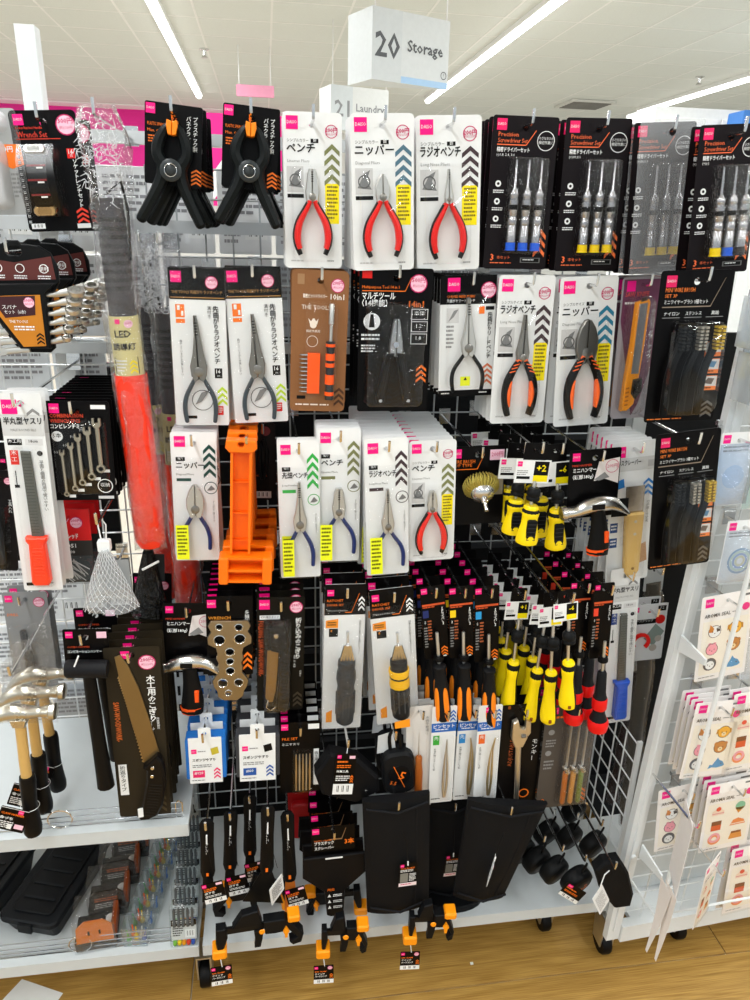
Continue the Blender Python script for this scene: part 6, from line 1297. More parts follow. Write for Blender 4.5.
# ---- row 4/5 left: hammers
def claw_hammer(w, h, hz):
    r = empty('claw_hammer'); Z = lambda v: hz-v*h; zc = Z(.26); cx = 0; S = mat('#cfcabd', .28, 1)
    pts = sm([(cx+w*.58, -.010, zc+.004), (cx+w*.38, -.010, zc+.003), (cx+w*.16, -.010, zc+.003), (cx-w*.12, -.010, zc+.004), (cx-w*.40, -.010, zc-.006), (cx-w*.64, -.010, zc-.026)], 4); n = len(pts); b = MB()
    b.tube(pts, lerpl([.0125, .0085, .0115, .0145, .0110, .003], n), S, 10, ry=lerpl([.0125, .009, .0125, .0135, .013, .016], n)); b.lathe([(.0125, 0), (.0145, .002), (.0145, .010), (.012, .012)], (cx+w*.58-.004, -.010, zc+.004), (1, 0, 0), S, 14); b.prism([(cx-.013, zc-.006), (cx+.015, zc-.006), (cx+.011, zc-.022), (cx-.009, zc-.022)], -.021, .001, S, ch=.002); b.obj('hammer_head', r)
    q = MB(); q.tube([(cx+.001, -.010, zc-.02), (cx+.002, -.010, Z(.55)), (cx+.004, -.010, Z(.72))], .0092, mat('#d0a864', .45, bump=.3, bscale=60), 10, ry=.0088); hd = q.obj('wooden_handle', r)
    q = MB(); q.tube(sm([(cx+.0035, -.010, Z(.63)), (cx+.004, -.010, Z(.67)), (cx+.004, -.010, Z(.82)), (cx+.005, -.010, Z(.96)), (cx+.006, -.010, Z(1.0))], 3), lerpl([.0125, .014, .0125, .0165, .0135], 13), RUB, 12, ry=lerpl([.012, .013, .012, .0155, .0125], 13)); g = q.obj('rubber_grip', r)
    q = MB(); q.tube([(cx+.004+.0155*math.cos(a*PI/8), -.010+.0145*math.sin(a*PI/8), Z(.82)) for a in range(16)], .0006, PAPER, 4, closed=True); q.obj('tag_string', r)
    t = MB(); tw, th = .048, .050; T = Matrix.Translation((cx-.020, -.030, Z(.85))) @ Matrix.Rotation(.35, 4, 'Y'); t.T = T; t.prism(rrect(-tw/2, tw/2, -th/2, th/2, .002), -.0004, .0004, CARDB); tg = t.obj('hang_tag', r)
    P = Pen(tw, th, th/2, -.0006); P.logo(.62, .04, .18); P.r(.02, .02, .98, .04, PAPER, 1); P.t('CLAW HAMMER', .06, .2, .13, ORNG, mw=.8, bold=True); P.t('金づち', .06, .4, .16, PAPER, bold=True, mw=.6); P.lines(.06, .6, .6, .92, 4, PAPER); P.r(.64, .66, .95, .86, PRICEP, 1); P.r(.4, .7, .56, .92, PAPER, 1); P.v = [tuple(T @ Vector(v)) for v in P.v]; P.obj('printed_tag', tg)
    b = MB(); n = 10; vs = []; fs = []                              # plastic head wrap with a hang hole
    for j in range(n+1):
        for i in range(n+1):
            u, v = i/n, j/n; q_ = math.sin(PI*u)*math.sin(PI*v); e = w*(.30+.42*min(1, v*1.6)); vs.append((cx-.004+(u-.5)*2*e, -.006-.022*max(0, q_)**.5-.002*math.sin(11*u+7*v)*q_, -.010-v*(abs(zc)+.012)))
    for j in range(n):
        for i in range(n): a = j*(n+1)+i; fs.append((a, a+n+1, a+n+2, a+1))
    b.add(vs, fs, clear('bag_crisp', .08, '#fafafa', .12, .6, 45), True); b.obj('head_wrap', r)
    q = MB(); q.prism(arc(0, -.016, w*.36, 0, PI, 8)+[(-w*.36, -.05), (w*.36, -.05)], .004, .0045, clear('bag_crisp', .08, '#fafafa', .12, .6, 45), holes=[circ(0, 0, .0045, 10)]); q.obj('hanger_film', r)
    return r
hang(claw_hammer, 16, 664, 32, 829, 56, 'claw hammer with wooden shaft and black grip over the upper shelf, front one', 'wooden claw hammer', 'hammer', 1.085, 3, .055, hz=.006, jr=.01, unit='hammer')
def big_hammer(w, h, hz):
    r = empty('rubber_mallet'); c = card(r, w, h*.28, CARDB, hz, .003); P = Pen(w, h*.28, hz); P.logo(.06, .05, .16); P.r(.74, .06, .96, .2, PRICEP, 1); P.t('COMBO HAMMER', .08, .36, .07, mat('#c9461f'), mw=.5); P.t('コンビネーションハンマー', .08, .46, .085, PAPER, mw=.75, bold=True); P.obj('printed_design', c)
    b = MB(); zc = hz-h*.20; b.tube([(-w*.42, -.022, zc), (-w*.38, -.022, zc), (w*.50, -.022, zc-.002)], [.013, .0155, .0155], mat('#18181a', .5), 12, ry=[.013, .0155, .0155]); b.obj('mallet_head', r)
    q = MB(); q.tube(sm([(w*.08, -.022, zc-.01), (w*.12, -.021, hz-h*.45), (w*.17, -.020, hz-h*.7), (w*.24, -.018, hz-h)], 4), lerpl([.0105, .012, .0125, .0155], 13), RUB, 12, ry=lerpl([.010, .011, .0115, .014], 13)); q.obj('grip', r)
    q = MB(); q.tube([(-.004, -.038, -.012), (-.012, -.0385, -.032)], .0015, PAPER, 5); q.obj('tie', r); return r
hang(big_hammer, 85, 629, 98, 779, 44, 'mallet with black shaft hanging under a black card beside the wood saws', 'black-shafted mallet', 'hammer', 1.12, 2, .075)
# packs around it
def dark_pack(txt, tvx, bg='#161314'):
    def build(w, h, hz):
        r = empty('tool_pack'); c = card(r, w, h, mat(bg, .35), hz, .004); P = Pen(w, h, hz); P.logo(.05, .03, .17); P.price(.8, .1, .13); P.t(txt, .06, .2, .1, ORNG, mw=.5); P.tv(tvx, .84, .28, .13, PAPER); P.obj('printed_design', c)
        b = MB(); b.tube([(-.008, -.012, hz-h*.35), (-.004, -.012, hz-h*.6), (.0, -.012, hz-h*.9)], [.006, .010, .008], DGREY, 8); b.obj('tool_grip', r); blister(r, -w*.42, w*.38, hz-h*.95, hz-h*.28, .026, .004, .01); return r
    return build
hang(dark_pack('DRILL', 'ドライバ', '#8a8c8e'), 24, 592, 38, 690, 44, 'grey and black pack with vertical white lettering behind the claw hammers', 'grey lettered pack', 'pack', 1.30, 2, .03)
hang(dark_pack('TOOLS', '工具入れ'), -2, 470, 4, 570, 30, 'black pack half cut by the left frame edge under the file', 'black pack at frame edge', 'pack', 1.22, 3, .04)
hang(dark_pack('SAW', '替え刃'), 152, 573, 155, 690, 38, 'black blade pack hanging deep between mallet and left mini hammer', 'deep black blade pack', 'pack', 1.33, 1, .03)

# ================================================================== bottom of the centre bay
FAB = mat('#08090c', .75, bump=.35, bscale=600, spec=.2); FAB2 = mat('#0d0e12', .7, bump=.35, bscale=600, spec=.2)
def fabric_pouch(taper, tagx, bar=True, edge=False):
    def build(w, h, hz):
        r = empty('work_pouch'); n = 12; vs = []; fs = []; b = MB()
        for j in range(n+1):
            for i in range(n+1):
                u, v = i/n, j/n; k = 1-taper*v; q = (math.sin(PI*u))**.5*(math.sin(PI*min(1, v*.9+.08)))**.4
                vs.append(((-.5+u)*w*k, -.004-.020*q-.0025*math.sin(7*u+5*v)*q, hz-v*h-.006*math.sin(PI*u)*(v > .9)))
        m0 = len(vs); vs += [(x, .004, z) for x, y, z in vs]
        for j in range(n):
            for i in range(n): a = j*(n+1)+i; fs.append((a, a+n+1, a+n+2, a+1)); fs.append((m0+a, m0+a+1, m0+a+n+2, m0+a+n+1))
        for i in range(n): fs += [(i, i+1, m0+i+1, m0+i), (n*(n+1)+i+1, n*(n+1)+i, m0+n*(n+1)+i, m0+n*(n+1)+i+1), ((i+1)*(n+1), i*(n+1), m0+i*(n+1), m0+(i+1)*(n+1)), (i*(n+1)+n, (i+1)*(n+1)+n, m0+(i+1)*(n+1)+n, m0+i*(n+1)+n)]
        b.add(vs, fs, FAB, True); bd = b.obj('fabric_body', r)
        q = MB(); q.tube([(-w*.46, -.010, hz-h*.06), (0, -.0265, hz-h*.07), (w*.46, -.010, hz-h*.06)], .0030, FAB2, 6); q.tube([(-w*.46*(1-taper*.9), -.012, hz-h*.93), (0, -.0265, hz-h*.95), (w*.46*(1-taper*.9), -.012, hz-h*.93)], .0025, FAB2, 6); q.obj('hem', bd)
        q = MB(); q.tube([(w*.28, -.016, hz-h*.08), (w*.27*(1-taper*.5), -.0225, hz-h*.5), (w*.25*(1-taper), -.016, hz-h*.92)], .0016, FAB2, 6); q.obj('seam', bd)
        q = MB(); q.tube([(0, 0, .006), (.006, 0, -.006), (.004, -.002, hz-h*.05), (-.004, -.002, hz-h*.05), (-.006, 0, -.006)], .0025, FAB2, 6, closed=True); q.obj('belt_loop', r)
        tw, th = .036, .058; x, z = tagx*w, hz-h*.58
        T = Matrix.Translation((x, -.034, z)) @ Matrix.Rotation(1.15 if edge else .05, 4, 'Z') @ Matrix.Rotation(-.12 if edge else .06, 4, 'Y')
        t = MB(); t.T = T; t.prism(rrect(-tw/2, tw/2, -th/2, th/2, .002), -.0004, .0004, PAPER if edge else CARDB); tg = t.obj('hang_tag', r)
        P = Pen(tw, th, th/2, -.0006); P.logo(.05, .03, .2)
        if not edge: P.t('TOOL POCKET', .06, .17, .14, ORNG, mw=.8, bold=True); P.lines(.06, .27, .8, .38, 2, PAPER); P.r(.06, .42, .5, .82, mat('#7d7d76'), 2); P.lines(.56, .45, .95, .8, 6, PAPER); P.r(0, .85, 1, 1, mat('#f1dfe4'), 1); P.lines(.1, .89, .9, .96, 1, PRICET)
        else: P.lines(.1, .3, .9, .8, 6, GREYT)
        P.v = [tuple(T @ Vector(v)) for v in P.v]; P.obj('printed_tag', tg)
        q = MB(); q.tube([(x*.4, -.0285, hz-h*.22), (x*.9, -.033, hz-h*.3), (x, -.0345, z+th/2-.003)], .0009, BLACK, 4); q.tube([(x, -.0355, z+th/2-.004), (x, -.0355, z+th/2+.006)], .0014, PAPER, 5); q.obj('tag_string', r); return r
    return build
hang(fabric_pouch(.02, .12), 396, 795, 398, 906, 64, 'large flat black fabric pouch with black and white hang tag', 'flat tagged fabric pouch', 'pouch', 1.085, 1, .05, hz=.012)
hang(fabric_pouch(.02, .0, edge=False), 452, 797, 447, 890, 46, 'black fabric pouch squeezed between the flat pouch and the tapered one', 'middle black fabric pouch', 'pouch', 1.17, 1, .05, hz=.012)
hang(fabric_pouch(.35, -.05, edge=True), 508, 800, 478, 895, 78, 'tapered black fabric pouch with white tag turned edge-on', 'tapered black pouch', 'pouch', 1.085, 1, .06, hz=.012)
p = onz(455, 906, zb); b = MB(); b.prism([(.062*math.cos(a*PI/10), .03*math.sin(a*PI/10)) for a in range(20)], 0, .014, mat('#0e0f11', .55), ch=.003); b.v = [(x, z, .0145-y) for x, y, z in b.v]
r = b.obj('knee_pad'); r.location = (p.x, p.y+.012, zb); tag(r, 'oval black pad lying on white base shelf under the fabric pouches', 'pad')
# putty knives with tags
def putty_knife(blade, tagside):
    def build(w, h, hz):
        r = empty('putty_knife'); Z = lambda v: hz-v*h; b = MB(); b.tube([(0, -.012, Z(.0)), (0, -.012, Z(.04)), (0, -.012, Z(.3)), (0, -.012, Z(.62)), (0, -.012, Z(.68))], [.009, .0135, .0120, .0138, .0110], mat('#0a0a0b', .5), 10, ry=[.004, .007, .0065, .007, .006]); hd = b.obj('handle', r)
        P = Pen(w, h, hz, -.0195); P.tv('スクレーパー', .5, .22, .2, PAPER, lay=1, step=.9); P.r(.42, .60, .58, .64, ORNG, 1); P.obj('printed_name', hd)
        q = MB()
        if blade == 'wide': q.prism([(-.010, Z(.66)), (.010, Z(.66)), (.034, Z(1.02)), (-.046, Z(.97))], -.013, -.011, mat('#141312', .3))
        elif blade == 'orange': q.prism([(-.009, Z(.66)), (.009, Z(.66)), (.016, Z(1.04)), (-.014, Z(1.04))], -.013, -.011, mat('#d9782a', .35))
        else: q.prism([(-.009, Z(.66)), (.009, Z(.66)), (.012, Z(1.0)), (-.012, Z(1.0))], -.013, -.011, mat('#1a1918', .3))
        q.obj('blade', r)
        q = MB(); q.tube([(0, -.0195, Z(.14)), (.0, -.021, Z(.24))], .0014, PAPER, 6); q.tube([(.0, -.021, Z(.24)), (tagside*.6, -.028, Z(.42)), (tagside, -.030, Z(.56))], .0005, BLACK, 4); q.obj('tag_string', r)
        tw, th = .040, .050; T = Matrix.Translation((tagside, -.031, Z(.78))) @ Matrix.Rotation(.9 if blade == 'wide' else .05, 4, 'Z') @ Matrix.Rotation(-.18 if tagside > .01 else -.12, 4, 'Y'); t = MB(); t.T = T; t.prism(rrect(-tw/2, tw/2, -th/2, th/2, .002), -.0004, .0004, CARDB if blade != 'wide' else PAPER); tg = t.obj('hang_tag', r)
        P = Pen(tw, th, th/2, -.0006)
        if blade != 'wide': P.logo(.04, .03, .2); P.r(.68, .05, .96, .16, PRICEP, 1); P.t('SCRAPER', .08, .22, .15, ORNG, mw=.7, bold=True); P.lines(.08, .34, .8, .42, 1, ORNG); P.t('皮すき', .08, .42, .16, PAPER, bold=True, mw=.7); P.lines(.08, .6, .85, .72, 2, PAPER); P.bars(0, .78, 1, 1, 1)
        else: P.lines(.12, .15, .88, .85, 7, GREYT)
        P.v = [tuple(T @ Vector(v)) for v in P.v]; P.obj('printed_tag', tg); return r
    return build
for xt, yt, xb, yb, bl, ts, Y, lab, sp in ((207, 815, 209, 896, 'thin', .012, 1.075, 'black scraper with big tilted barcode tag, nearest the bit cases', 'leftmost black scraper'), (231, 806, 230, 890, 'thin', .016, 1.13, 'black scraper with barcode tag, second in the row from the bit cases', 'second black scraper'), (250, 790, 250, 878, 'thin', .012, 1.19, 'black scraper hung deepest and highest of the scraper row', 'deepest black scraper'), (268, 801, 266, 897, 'wide', .020, 1.10, 'black scraper with wide dark blade and white tag turned sideways', 'wide-bladed scraper'), (287, 807, 291, 905, 'orange', .012, 1.12, 'black scraper with orange blade guard beside the plastic scraper cards', 'orange-bladed scraper')):
    hang(putty_knife(bl, ts), xt, yt, xb, yb, 15, lab, sp, 'scraper', Y, 1, hz=.010)
def plastic_scraper(w, h, hz):
    r = empty('plastic_scraper_pack'); c = card(r, w, h*.27, CARDB, hz, .002, .004); P = Pen(w, h*.27, hz); P.logo(.02, .04, .16); P.t('PLASTIC SCRAPER', .06, .5, .06, ORNG, mw=.4); P.t('プラスチック', .06, .58, .11, PAPER, mw=.45, bold=True); P.t('スクレーパー', .06, .78, .11, PAPER, mw=.45, bold=True); P.t('3本', .76, .55, .18, ORNG, bold=True, mw=.22); P.poly([(.4, .55), (.7, .55), (.8, .1), (.79, .1), (.69, .5), (.4, .5)], mat('#8a6a4a'), 2); P.obj('printed_design', c)
    Z = lambda v: hz-v*h; b = MB(); K = mat('#0e0e10', .45); b.prism([(-w*.72, Z(.30)), (w*.72, Z(.30)), (w*.74, Z(.52)), (w*.25, Z(.70)), (w*.20, Z(.98)), (w*.12, Z(1.0)), (-w*.12, Z(1.0)), (-w*.20, Z(.98)), (-w*.25, Z(.70)), (-w*.74, Z(.52))], -.008, -.002, K, ch=.002); bd = b.obj('scraper_blade', r)
    q = MB(); q.box(-w*.2, w*.2, -.0085, -.0080, Z(.325), Z(.31), PAPER); q.obj('white_edge', bd)
    P = Pen(w*.44, h*.34, hz-h*.64, -.0088); P.t('用途', .1, .05, .2, ORNG); 
    for k in range(3): P.poly([(.1, .35+k*.2), (.2, .24+k*.2), (.3, .35+k*.2)], PAPER); P.lines(.4, .26+k*.2, .9, .36+k*.2, 2, PAPER)
    P.obj('printed_label', bd); return r
hang(plastic_scraper, 333, 826, 335, 913, 42, 'black plastic scraper set with wide blade hanging under black header card', 'plastic scraper card', 'scraper', 1.105, 4, .035, hz=.008, jr=.03)
def red_pack(w, h, hz):
    r = empty('red_pack'); c = card(r, w, h, mat('#a80f16', .4), hz); P = Pen(w, h, hz); P.t('結束', .3, .45, .2, PAPER, mw=.5); P.lines(.1, .75, .9, .9, 3, mat('#5a0a0e'), 1); P.obj('printed_design', c); b = MB(); b.prism(rrect(-w*.4, w*.4, hz-h*.95, hz-h*.3, .01), -.018, -.002, mat('#b51219', .4), ch=.004); b.obj('contents', r); return r
hang(red_pack, 309, 782, 309, 835, 44, 'bright red packet hanging deep behind the plastic scraper cards', 'deep red packet', 'pack', 1.30, 1)
# bar clamps lying along the shelf front
AMB = mat('#ff9a10', .4)
def bar_clamp(px, py, Y, L, flip, rotz, label, tagp=True, tilt=0):
    r = empty('bar_clamp', at(px, py, Y), (0, tilt, rotz)); K = mat('#0f1012', .45); g = -1 if flip else 1
    b = MB(); b.box(-L*.5, L*.5, -.003, .003, .004, .018, mat('#17181a', .3, .5)); bar = b.obj('steel_bar', r)
    b = MB(); b.prism([(g*x, z) for x, z in [(-L*.5, .024), (-L*.38, .024), (-L*.36, .0), (-L*.40, -.020), (-L*.44, -.040), (-L*.49, -.040), (-L*.51, -.010)]], -.009, .009, K, ch=.002); fj = b.obj('fixed_jaw', r)
    q = MB(); q.prism(rrect(g*(-L*.47)-.014, g*(-L*.47)+.014, -.048, -.026, .004), -.014, .014, AMB, ch=.003); q.obj('amber_pad', fj)
    b = MB(); b.prism([(g*x, z) for x, z in [(L*.08, .028), (L*.34, .028), (L*.46, .010), (L*.58, -.020), (L*.55, -.040), (L*.44, -.044), (L*.40, -.036), (L*.50, -.024), (L*.40, -.004), (L*.22, -.006), (L*.10, -.004)]], -.010, .010, K, ch=.002); sj = b.obj('sliding_jaw', r)
    q = MB(); q.prism(rrect(g*(L*.46)-.012, g*(L*.46)+.012, .018, .034, .004), -.013, .012, AMB, ch=.003); q.obj('amber_pad', sj)
    q = MB(); q.prism([(g*(L*.36)+x, z) for x, z in [(0, .012), (.006, .0), (.003, -.004), (.002, -.014), (-.003, -.014), (-.004, -.004), (-.006, .0)]], -.016, -.010, AMB, ch=.001); q.obj('release_knob', sj)
    b = MB(); b.prism([(g*x, z) for x, z in [(-.006, .004), (.012, .004), (.010, -.020), (.006, -.040), (-.006, -.040), (-.004, -.020)]], -.006, .006, K, ch=.0015); b.obj('trigger', r)
    q = MB(); q.lathe([(.006, 0), (.005, .002)], (g*(L*.06), -.0102, .006), (0, -1, 0), AMB, 10); q.obj('amber_button', sj)
    if tagp:
        tw, th = .040, .050; x = g*(-L*.46); z = -.085; t = MB(); t.prism(rrect(x-tw/2, x+tw/2, z-th/2, z+th/2, .002), -.0165, -.0157, CARDB); tg = t.obj('hang_tag', r); P = Pen(tw, th, th/2, -.0168); P.logo(.04, .04, .18); P.price(.82, .13, .13, '300'); P.t('BAR CLAMP', .06, .27, .12, ORNG, mw=.6, bold=True); P.t('クイック', .06, .40, .14, PAPER, bold=True, mw=.5); P.t('バークランプ', .06, .54, .14, PAPER, bold=True, mw=.6); P.chev(.80, .45, .96, .7, 3, ORNG); P.bars(0, .77, 1, 1, 1); P.v = [(a+x, c_, d_+z) for a, c_, d_ in P.v]; P.obj('printed_tag', tg)
        q = MB(); q.tube([(x, -.016, -.044), (x+.002, -.0165, -.062)], .0008, PAPER, 4); q.obj('tag_string', r)
    b = MB(); b.prism([(g*x, z) for x, z in [(-L*.30, .019), (-L*.18, .050), (L*.02, .056), (L*.07, .019)]], -.007, .009, K, ch=.002); b.obj('grip_handle', r)
    tag(r, label, 'clamp', None); return r
bar_clamp(257, 930, 1.045, .155, False, .06, 'black bar clamp with amber pads at the shelf front, nearest the bit cases')
bar_clamp(343, 935, 1.050, .085, False, -.05, 'short black bar clamp with amber pads hanging over the shelf front, middle one')
bar_clamp(430, 922, 1.045, .085, False, -.08, 'short black bar clamp with amber pads in front of the flat fabric pouch')
bar_clamp(255, 893, 1.155, .150, True, .10, 'black bar clamp lying further back on the shelf behind the front ones', False, .05)
bar_clamp(335, 898, 1.150, .11, True, -.08, 'black bar clamp lying behind the short middle clamp', False, -.1)
p = at(206, 972, 1.16); caster(p.x, p.y, 'black caster wheel under the joint of the two base shelves', zb-.082)
# round black tape cases at the right
def round_case(px, py, Y, rz, label, mark, R=.031):
    r = empty('tape_case', at(px, py, Y), (0.25, 0, rz)); b = MB(); b.lathe([(R*.80, 0), (R*.95, .003), (R, .008), (R, .024), (R*.95, .029), (R*.8, .032)], (0, 0, 0), (0, 1, 0), mat('#0e0f10', .5), 20); c = b.obj('case', r)
    q = MB(); q.lathe([(R*.62, 0), (R*.58, .001)], (0, -.0002, 0), (0, -1, 0), mat('#151618', .4), 18); q.obj('face_plate', c)
    if mark: P = Pen(.05, .05, .025, -.0016); P.t('3.5m', .5, .52, .26, ORNG, 'c', bold=True, rot=.35); P.ring(.68, .42, .07, .025, ORNG); P.obj('printed_mark', c)
    q = MB(); q.tube([(0, .012, R*.95), (-.006, .01, R+.02), (.0, .012, R+.035), (.006, .014, R+.02)], .0022, RUB, 6, closed=True); q.obj('wrist_loop', r)
    if label.startswith('round black tape case with orange'):
        tw, th = .02, .05; t = MB(); t.T = Matrix.Translation((-.034, -.006, .012)) @ Matrix.Rotation(-.9, 4, 'Z') @ Matrix.Rotation(.15, 4, 'Y'); t.prism(rrect(-tw, tw, -th/2, th/2, .002), -.0004, .0004, CARDB); tg = t.obj('hang_tag', r); P = Pen(tw*2, th, th/2, -.0006); P.logo(.1, .04, .24); P.lines(.1, .25, .8, .4, 1, ORNG); P.lines(.1, .45, .8, .6, 2, ORNG); P.bars(0, .75, 1, 1, 1); P.v = [tuple(t.T @ Vector(v)) for v in P.v]; P.obj('printed_tag', tg)
    tag(r, label, 'tape measure', 'round black tape cases')
    a = r.location; hook(Vector((a.x, YM, a.z+R+.034)), YM-a.y, 0, 'black tape case %s' % (label.split(', ')[1])); return r
round_case(581, 887, 1.05, .35, 'round black tape case with orange print, frontmost of the row', True, .034)
for px, py, Y, lab in ((559, 876, 1.088, 'second from the front of the row'), (541, 866, 1.126, 'third from the front of the row'), (526, 856, 1.164, 'fourth from the front of the row'), (598, 850, 1.14, 'directly above the blank white tag'), (574, 842, 1.20, 'behind the orange-printed one, higher up'), (551, 838, 1.225, 'in the middle of the rear row'), (527, 832, 1.25, 'at the left end of the rear row'), (578, 815, 1.29, 'deep near the mesh at the right'), (540, 806, 1.31, 'deepest, just below the amber and green drivers')):
    round_case(px, py, Y, .42, 'round black tape case, %s' % lab, False, .032)
def belt_holder(w, h, hz):
    r = empty('belt_holder'); b = MB(); b.prism([(-w*.5, hz-h*.1), (-w*.2, hz), (w*.3, hz-h*.05), (w*.5, hz-h*.35), (w*.55, hz-h*.8), (w*.4, hz-h), (-w*.1, hz-h*.95), (-w*.4, hz-h*.6)], -.014, .010, FAB, ch=.005); b.obj('fabric_body', r)
    q = MB(); q.tube([(0, 0, .004), (.005, -.002, -.01), (.0, -.014, -.022), (-.006, -.002, -.01)], .002, FAB2, 6, closed=True); q.obj('loop', r)
    t = MB(); t.T = Matrix.Translation((-w*.55, -.026, hz-h*.55)) @ Matrix.Rotation(.55, 4, 'Z') @ Matrix.Rotation(-.22, 4, 'Y'); t.prism(rrect(-.018, .018, -.031, .031, .002), -.0004, .0004, PAPER, holes=[circ(0, .026, .002, 8)]); tg = t.obj('hang_tag', r); P = Pen(.036, .062, .031, -.0006); P.lines(.12, .2, .88, .9, 9, mat('#b5b5b5'), 1); P.v = [tuple(t.T @ Vector(v)) for v in P.v]; P.obj('printed_tag', tg)
    q = MB(); q.tube([(-w*.1, -.015, hz-h*.15), (-w*.3, -.024, hz-h*.12), (-w*.5, -.026, hz-h*.30)], .0012, PAPER, 5); q.obj('tag_string', r); return r
hang(belt_holder, 608, 856, 616, 905, 30, 'small black belt holder with blank white tag at right end of the shelf', 'white-tagged belt holder', 'pouch', 1.04, 1, hz=.006)

# ================================================================== left base shelf
def onshelf(px, py): return onz(px, py, zb)
def black_tray(px, py, W, D, H, rz, label):
    p = onshelf(px, py); r = empty('plastic_tray', (p.x, p.y, zb+.001), (0, 0, rz)); K = mat('#15171a', .4)
    b = MB(); n = 24
    base = rrect(-W/2*.86, W/2*.86, D*.07, D*.93, .012, 4); top = rrect(-W/2, W/2, 0, D, .016, 4); m_ = len(base)
    vs = [(x, y, 0) for x, y in base]+[(x, y, H) for x, y in top]; fs = [(i, (i+1) % m_, (i+1) % m_+m_, i+m_) for i in range(m_)]+[tuple(range(m_))[::-1]]
    b.add(vs, fs, K); bd = b.obj('tub', r)
    q = MB(); q.prism(rrect(-W/2-.004, W/2+.004, -.004, D+.004, .018, 4), 0, .012, K, ch=.003); q.v = [(x, z, H+.0125-y) for x, y, z in q.v]; lid = q.obj('lid', r)
    q = MB(); q.prism(rrect(-W/2+.016, W/2-.016, .016, D-.016, .012, 4), 0, .004, mat('#101113', .45), ch=.0015); q.v = [(x, z, H+.0165-y) for x, y, z in q.v]; pn = q.obj('lid_panel', lid)
    for i in range(5): q = MB(); y = D*(.2+.15*i); q.box(-W*.28, W*.28, y, y+.005, H+.0166, H+.0185, mat('#1c1e21', .4)); q.obj('rib', pn)
    q = MB(); q.box(-W*.12, W*.12, -.010, -.0045, H-.012, H+.008, K); q.obj('latch', r)
    tag(r, label, 'tray'); return r
black_tray(30, 940, .12, .23, .042, -.30, 'black plastic storage tray with lid on the left base shelf, beside the amber packs')
black_tray(-50, 945, .12, .22, .05, -.30, 'black tray cut off by left frame edge, behind the lidded tray')
# amber dustpan packs
def amber_pack(first):
    r = empty('amber_scoop_pack'); b = MB(); b.prism([(-.030, 0), (.030, 0), (.031, .018), (-.031, .018)], 0, .05, mat('#141414', .4), ch=.002); b.obj('black_tub', r)
    q = MB(); q.prism([(-.027, .019), (.027, .019), (.026, .048), (.014, .060), (-.014, .060), (-.026, .048)], -.001, .002, mat('#e07a2a', .4, bump=.2) if first else mat('#141210', .35)); fr = q.obj('amber_sheet' if first else 'black_label', r)
    for x in (-.008, .008) if first else (): q = MB(); q.box(x-.0015, x+.0015, -.0016, -.0008, .034, .042, INK); q.obj('slot', fr)
    if not first: P = Pen(.044, .028, .047, -.0012); P.lines(.08, .1, .9, .4, 2, ORNG); P.lines(.08, .5, .9, .9, 3, PAPER); P.obj('printed_text', fr)
    q = MB(); q.lathe([(.006, 0), (.007, .003), (.007, .010), (.005, .012)], (.02, .03, .019), (0, 0, 1), PAPER, 10); q.obj('white_knob', r)
    q = MB(); q.box(.024, .031, .006, .05, .0182, .040, mat('#8a3e12', .45)); q.obj('brown_side', r)
    q = MB(); q.add([(-.031, -.003, .0), (.032, -.003, .0), (.030, -.004, .062), (-.030, -.004, .062), (-.032, .05, .062), (.033, .05, .062)], [(0, 1, 2, 3), (3, 2, 5, 4)], clear('bag_crisp', .16, '#f2f2f2', .12, .6, 45)); q.obj('clear_wrap', r); return r
p = onshelf(97, 950); o0 = amber_pack(True)
for i in range(4):
    o = o0 if i == 0 else (o1 := amber_pack(False)) if i == 1 else dup(o1); o.location = (p.x+.010*i, p.y+.074*i, zb+.001+.0); o.rotation_euler = (0, 0, .10); o.scale = (1.3, 1.3, 1.3)
    tag(o, ['amber scraper pack in black tub, frontmost on the left base shelf', 'black labelled scraper pack with brown side, right behind the amber one', 'black labelled scraper pack with brown side, third from the shelf front', 'black labelled scraper pack with brown side, deepest under the upper shelf'][i], 'pack', 'scraper packs in a row on the base shelf')
# clear tubs with coloured push bits
CL2 = clear('clear_tub', .16, '#eef3f5', .08, .2, 30, haze=.04)
def clear_tub():
    r = empty('clear_tub'); b = MB(); x, d, h = .0235, .030, .050
    vs = [(-x, 0, 0), (x, 0, 0), (x, d, 0), (-x, d, 0), (-x-.002, -.002, h), (x+.002, -.002, h), (x+.002, d, h), (-x-.002, d, h)]
    b.add(vs, [(0, 1, 5, 4), (1, 2, 6, 5), (2, 3, 7, 6), (3, 0, 4, 7), (0, 3, 2, 1)], CL2); b.tube([(-x-.002, -.002, h), (x+.002, -.002, h), (x+.002, d, h), (-x-.002, d, h)], .0012, CL2, 5, closed=True, up=(0, 0, 1)); b.obj('tub', r)
    for k, cc in enumerate(('#3fae4a', '#e8642a', '#f2c81e', '#d9d9d4', '#2a6ab8')):
        q = MB(); q.lathe([(.0045, 0), (.0052, .003), (.0045, .008), (.002, .010), (.0012, .028)], (-.015+.0075*k, .010+.008*(k % 2), .004+.004*(k % 3)), (.2*(k-2)*.4, .1, 1), mat(cc, .35), 8); q.obj('push_bit', r)
    return r
p = onshelf(136, 947); o0 = clear_tub()
for i in range(8):
    o = o0 if i == 0 else dup(o0); o.location = (p.x+.006*i, p.y+.037*i, zb+.001); o.rotation_euler = (0, 0, -.08)
    tag(o, 'clear plastic tub of coloured push bits, frontmost of its row' if i == 0 else 'clear plastic tub of push bits, %s in its row from the shelf front' % ORD[i-1], 'tub', 'clear tubs in a row')
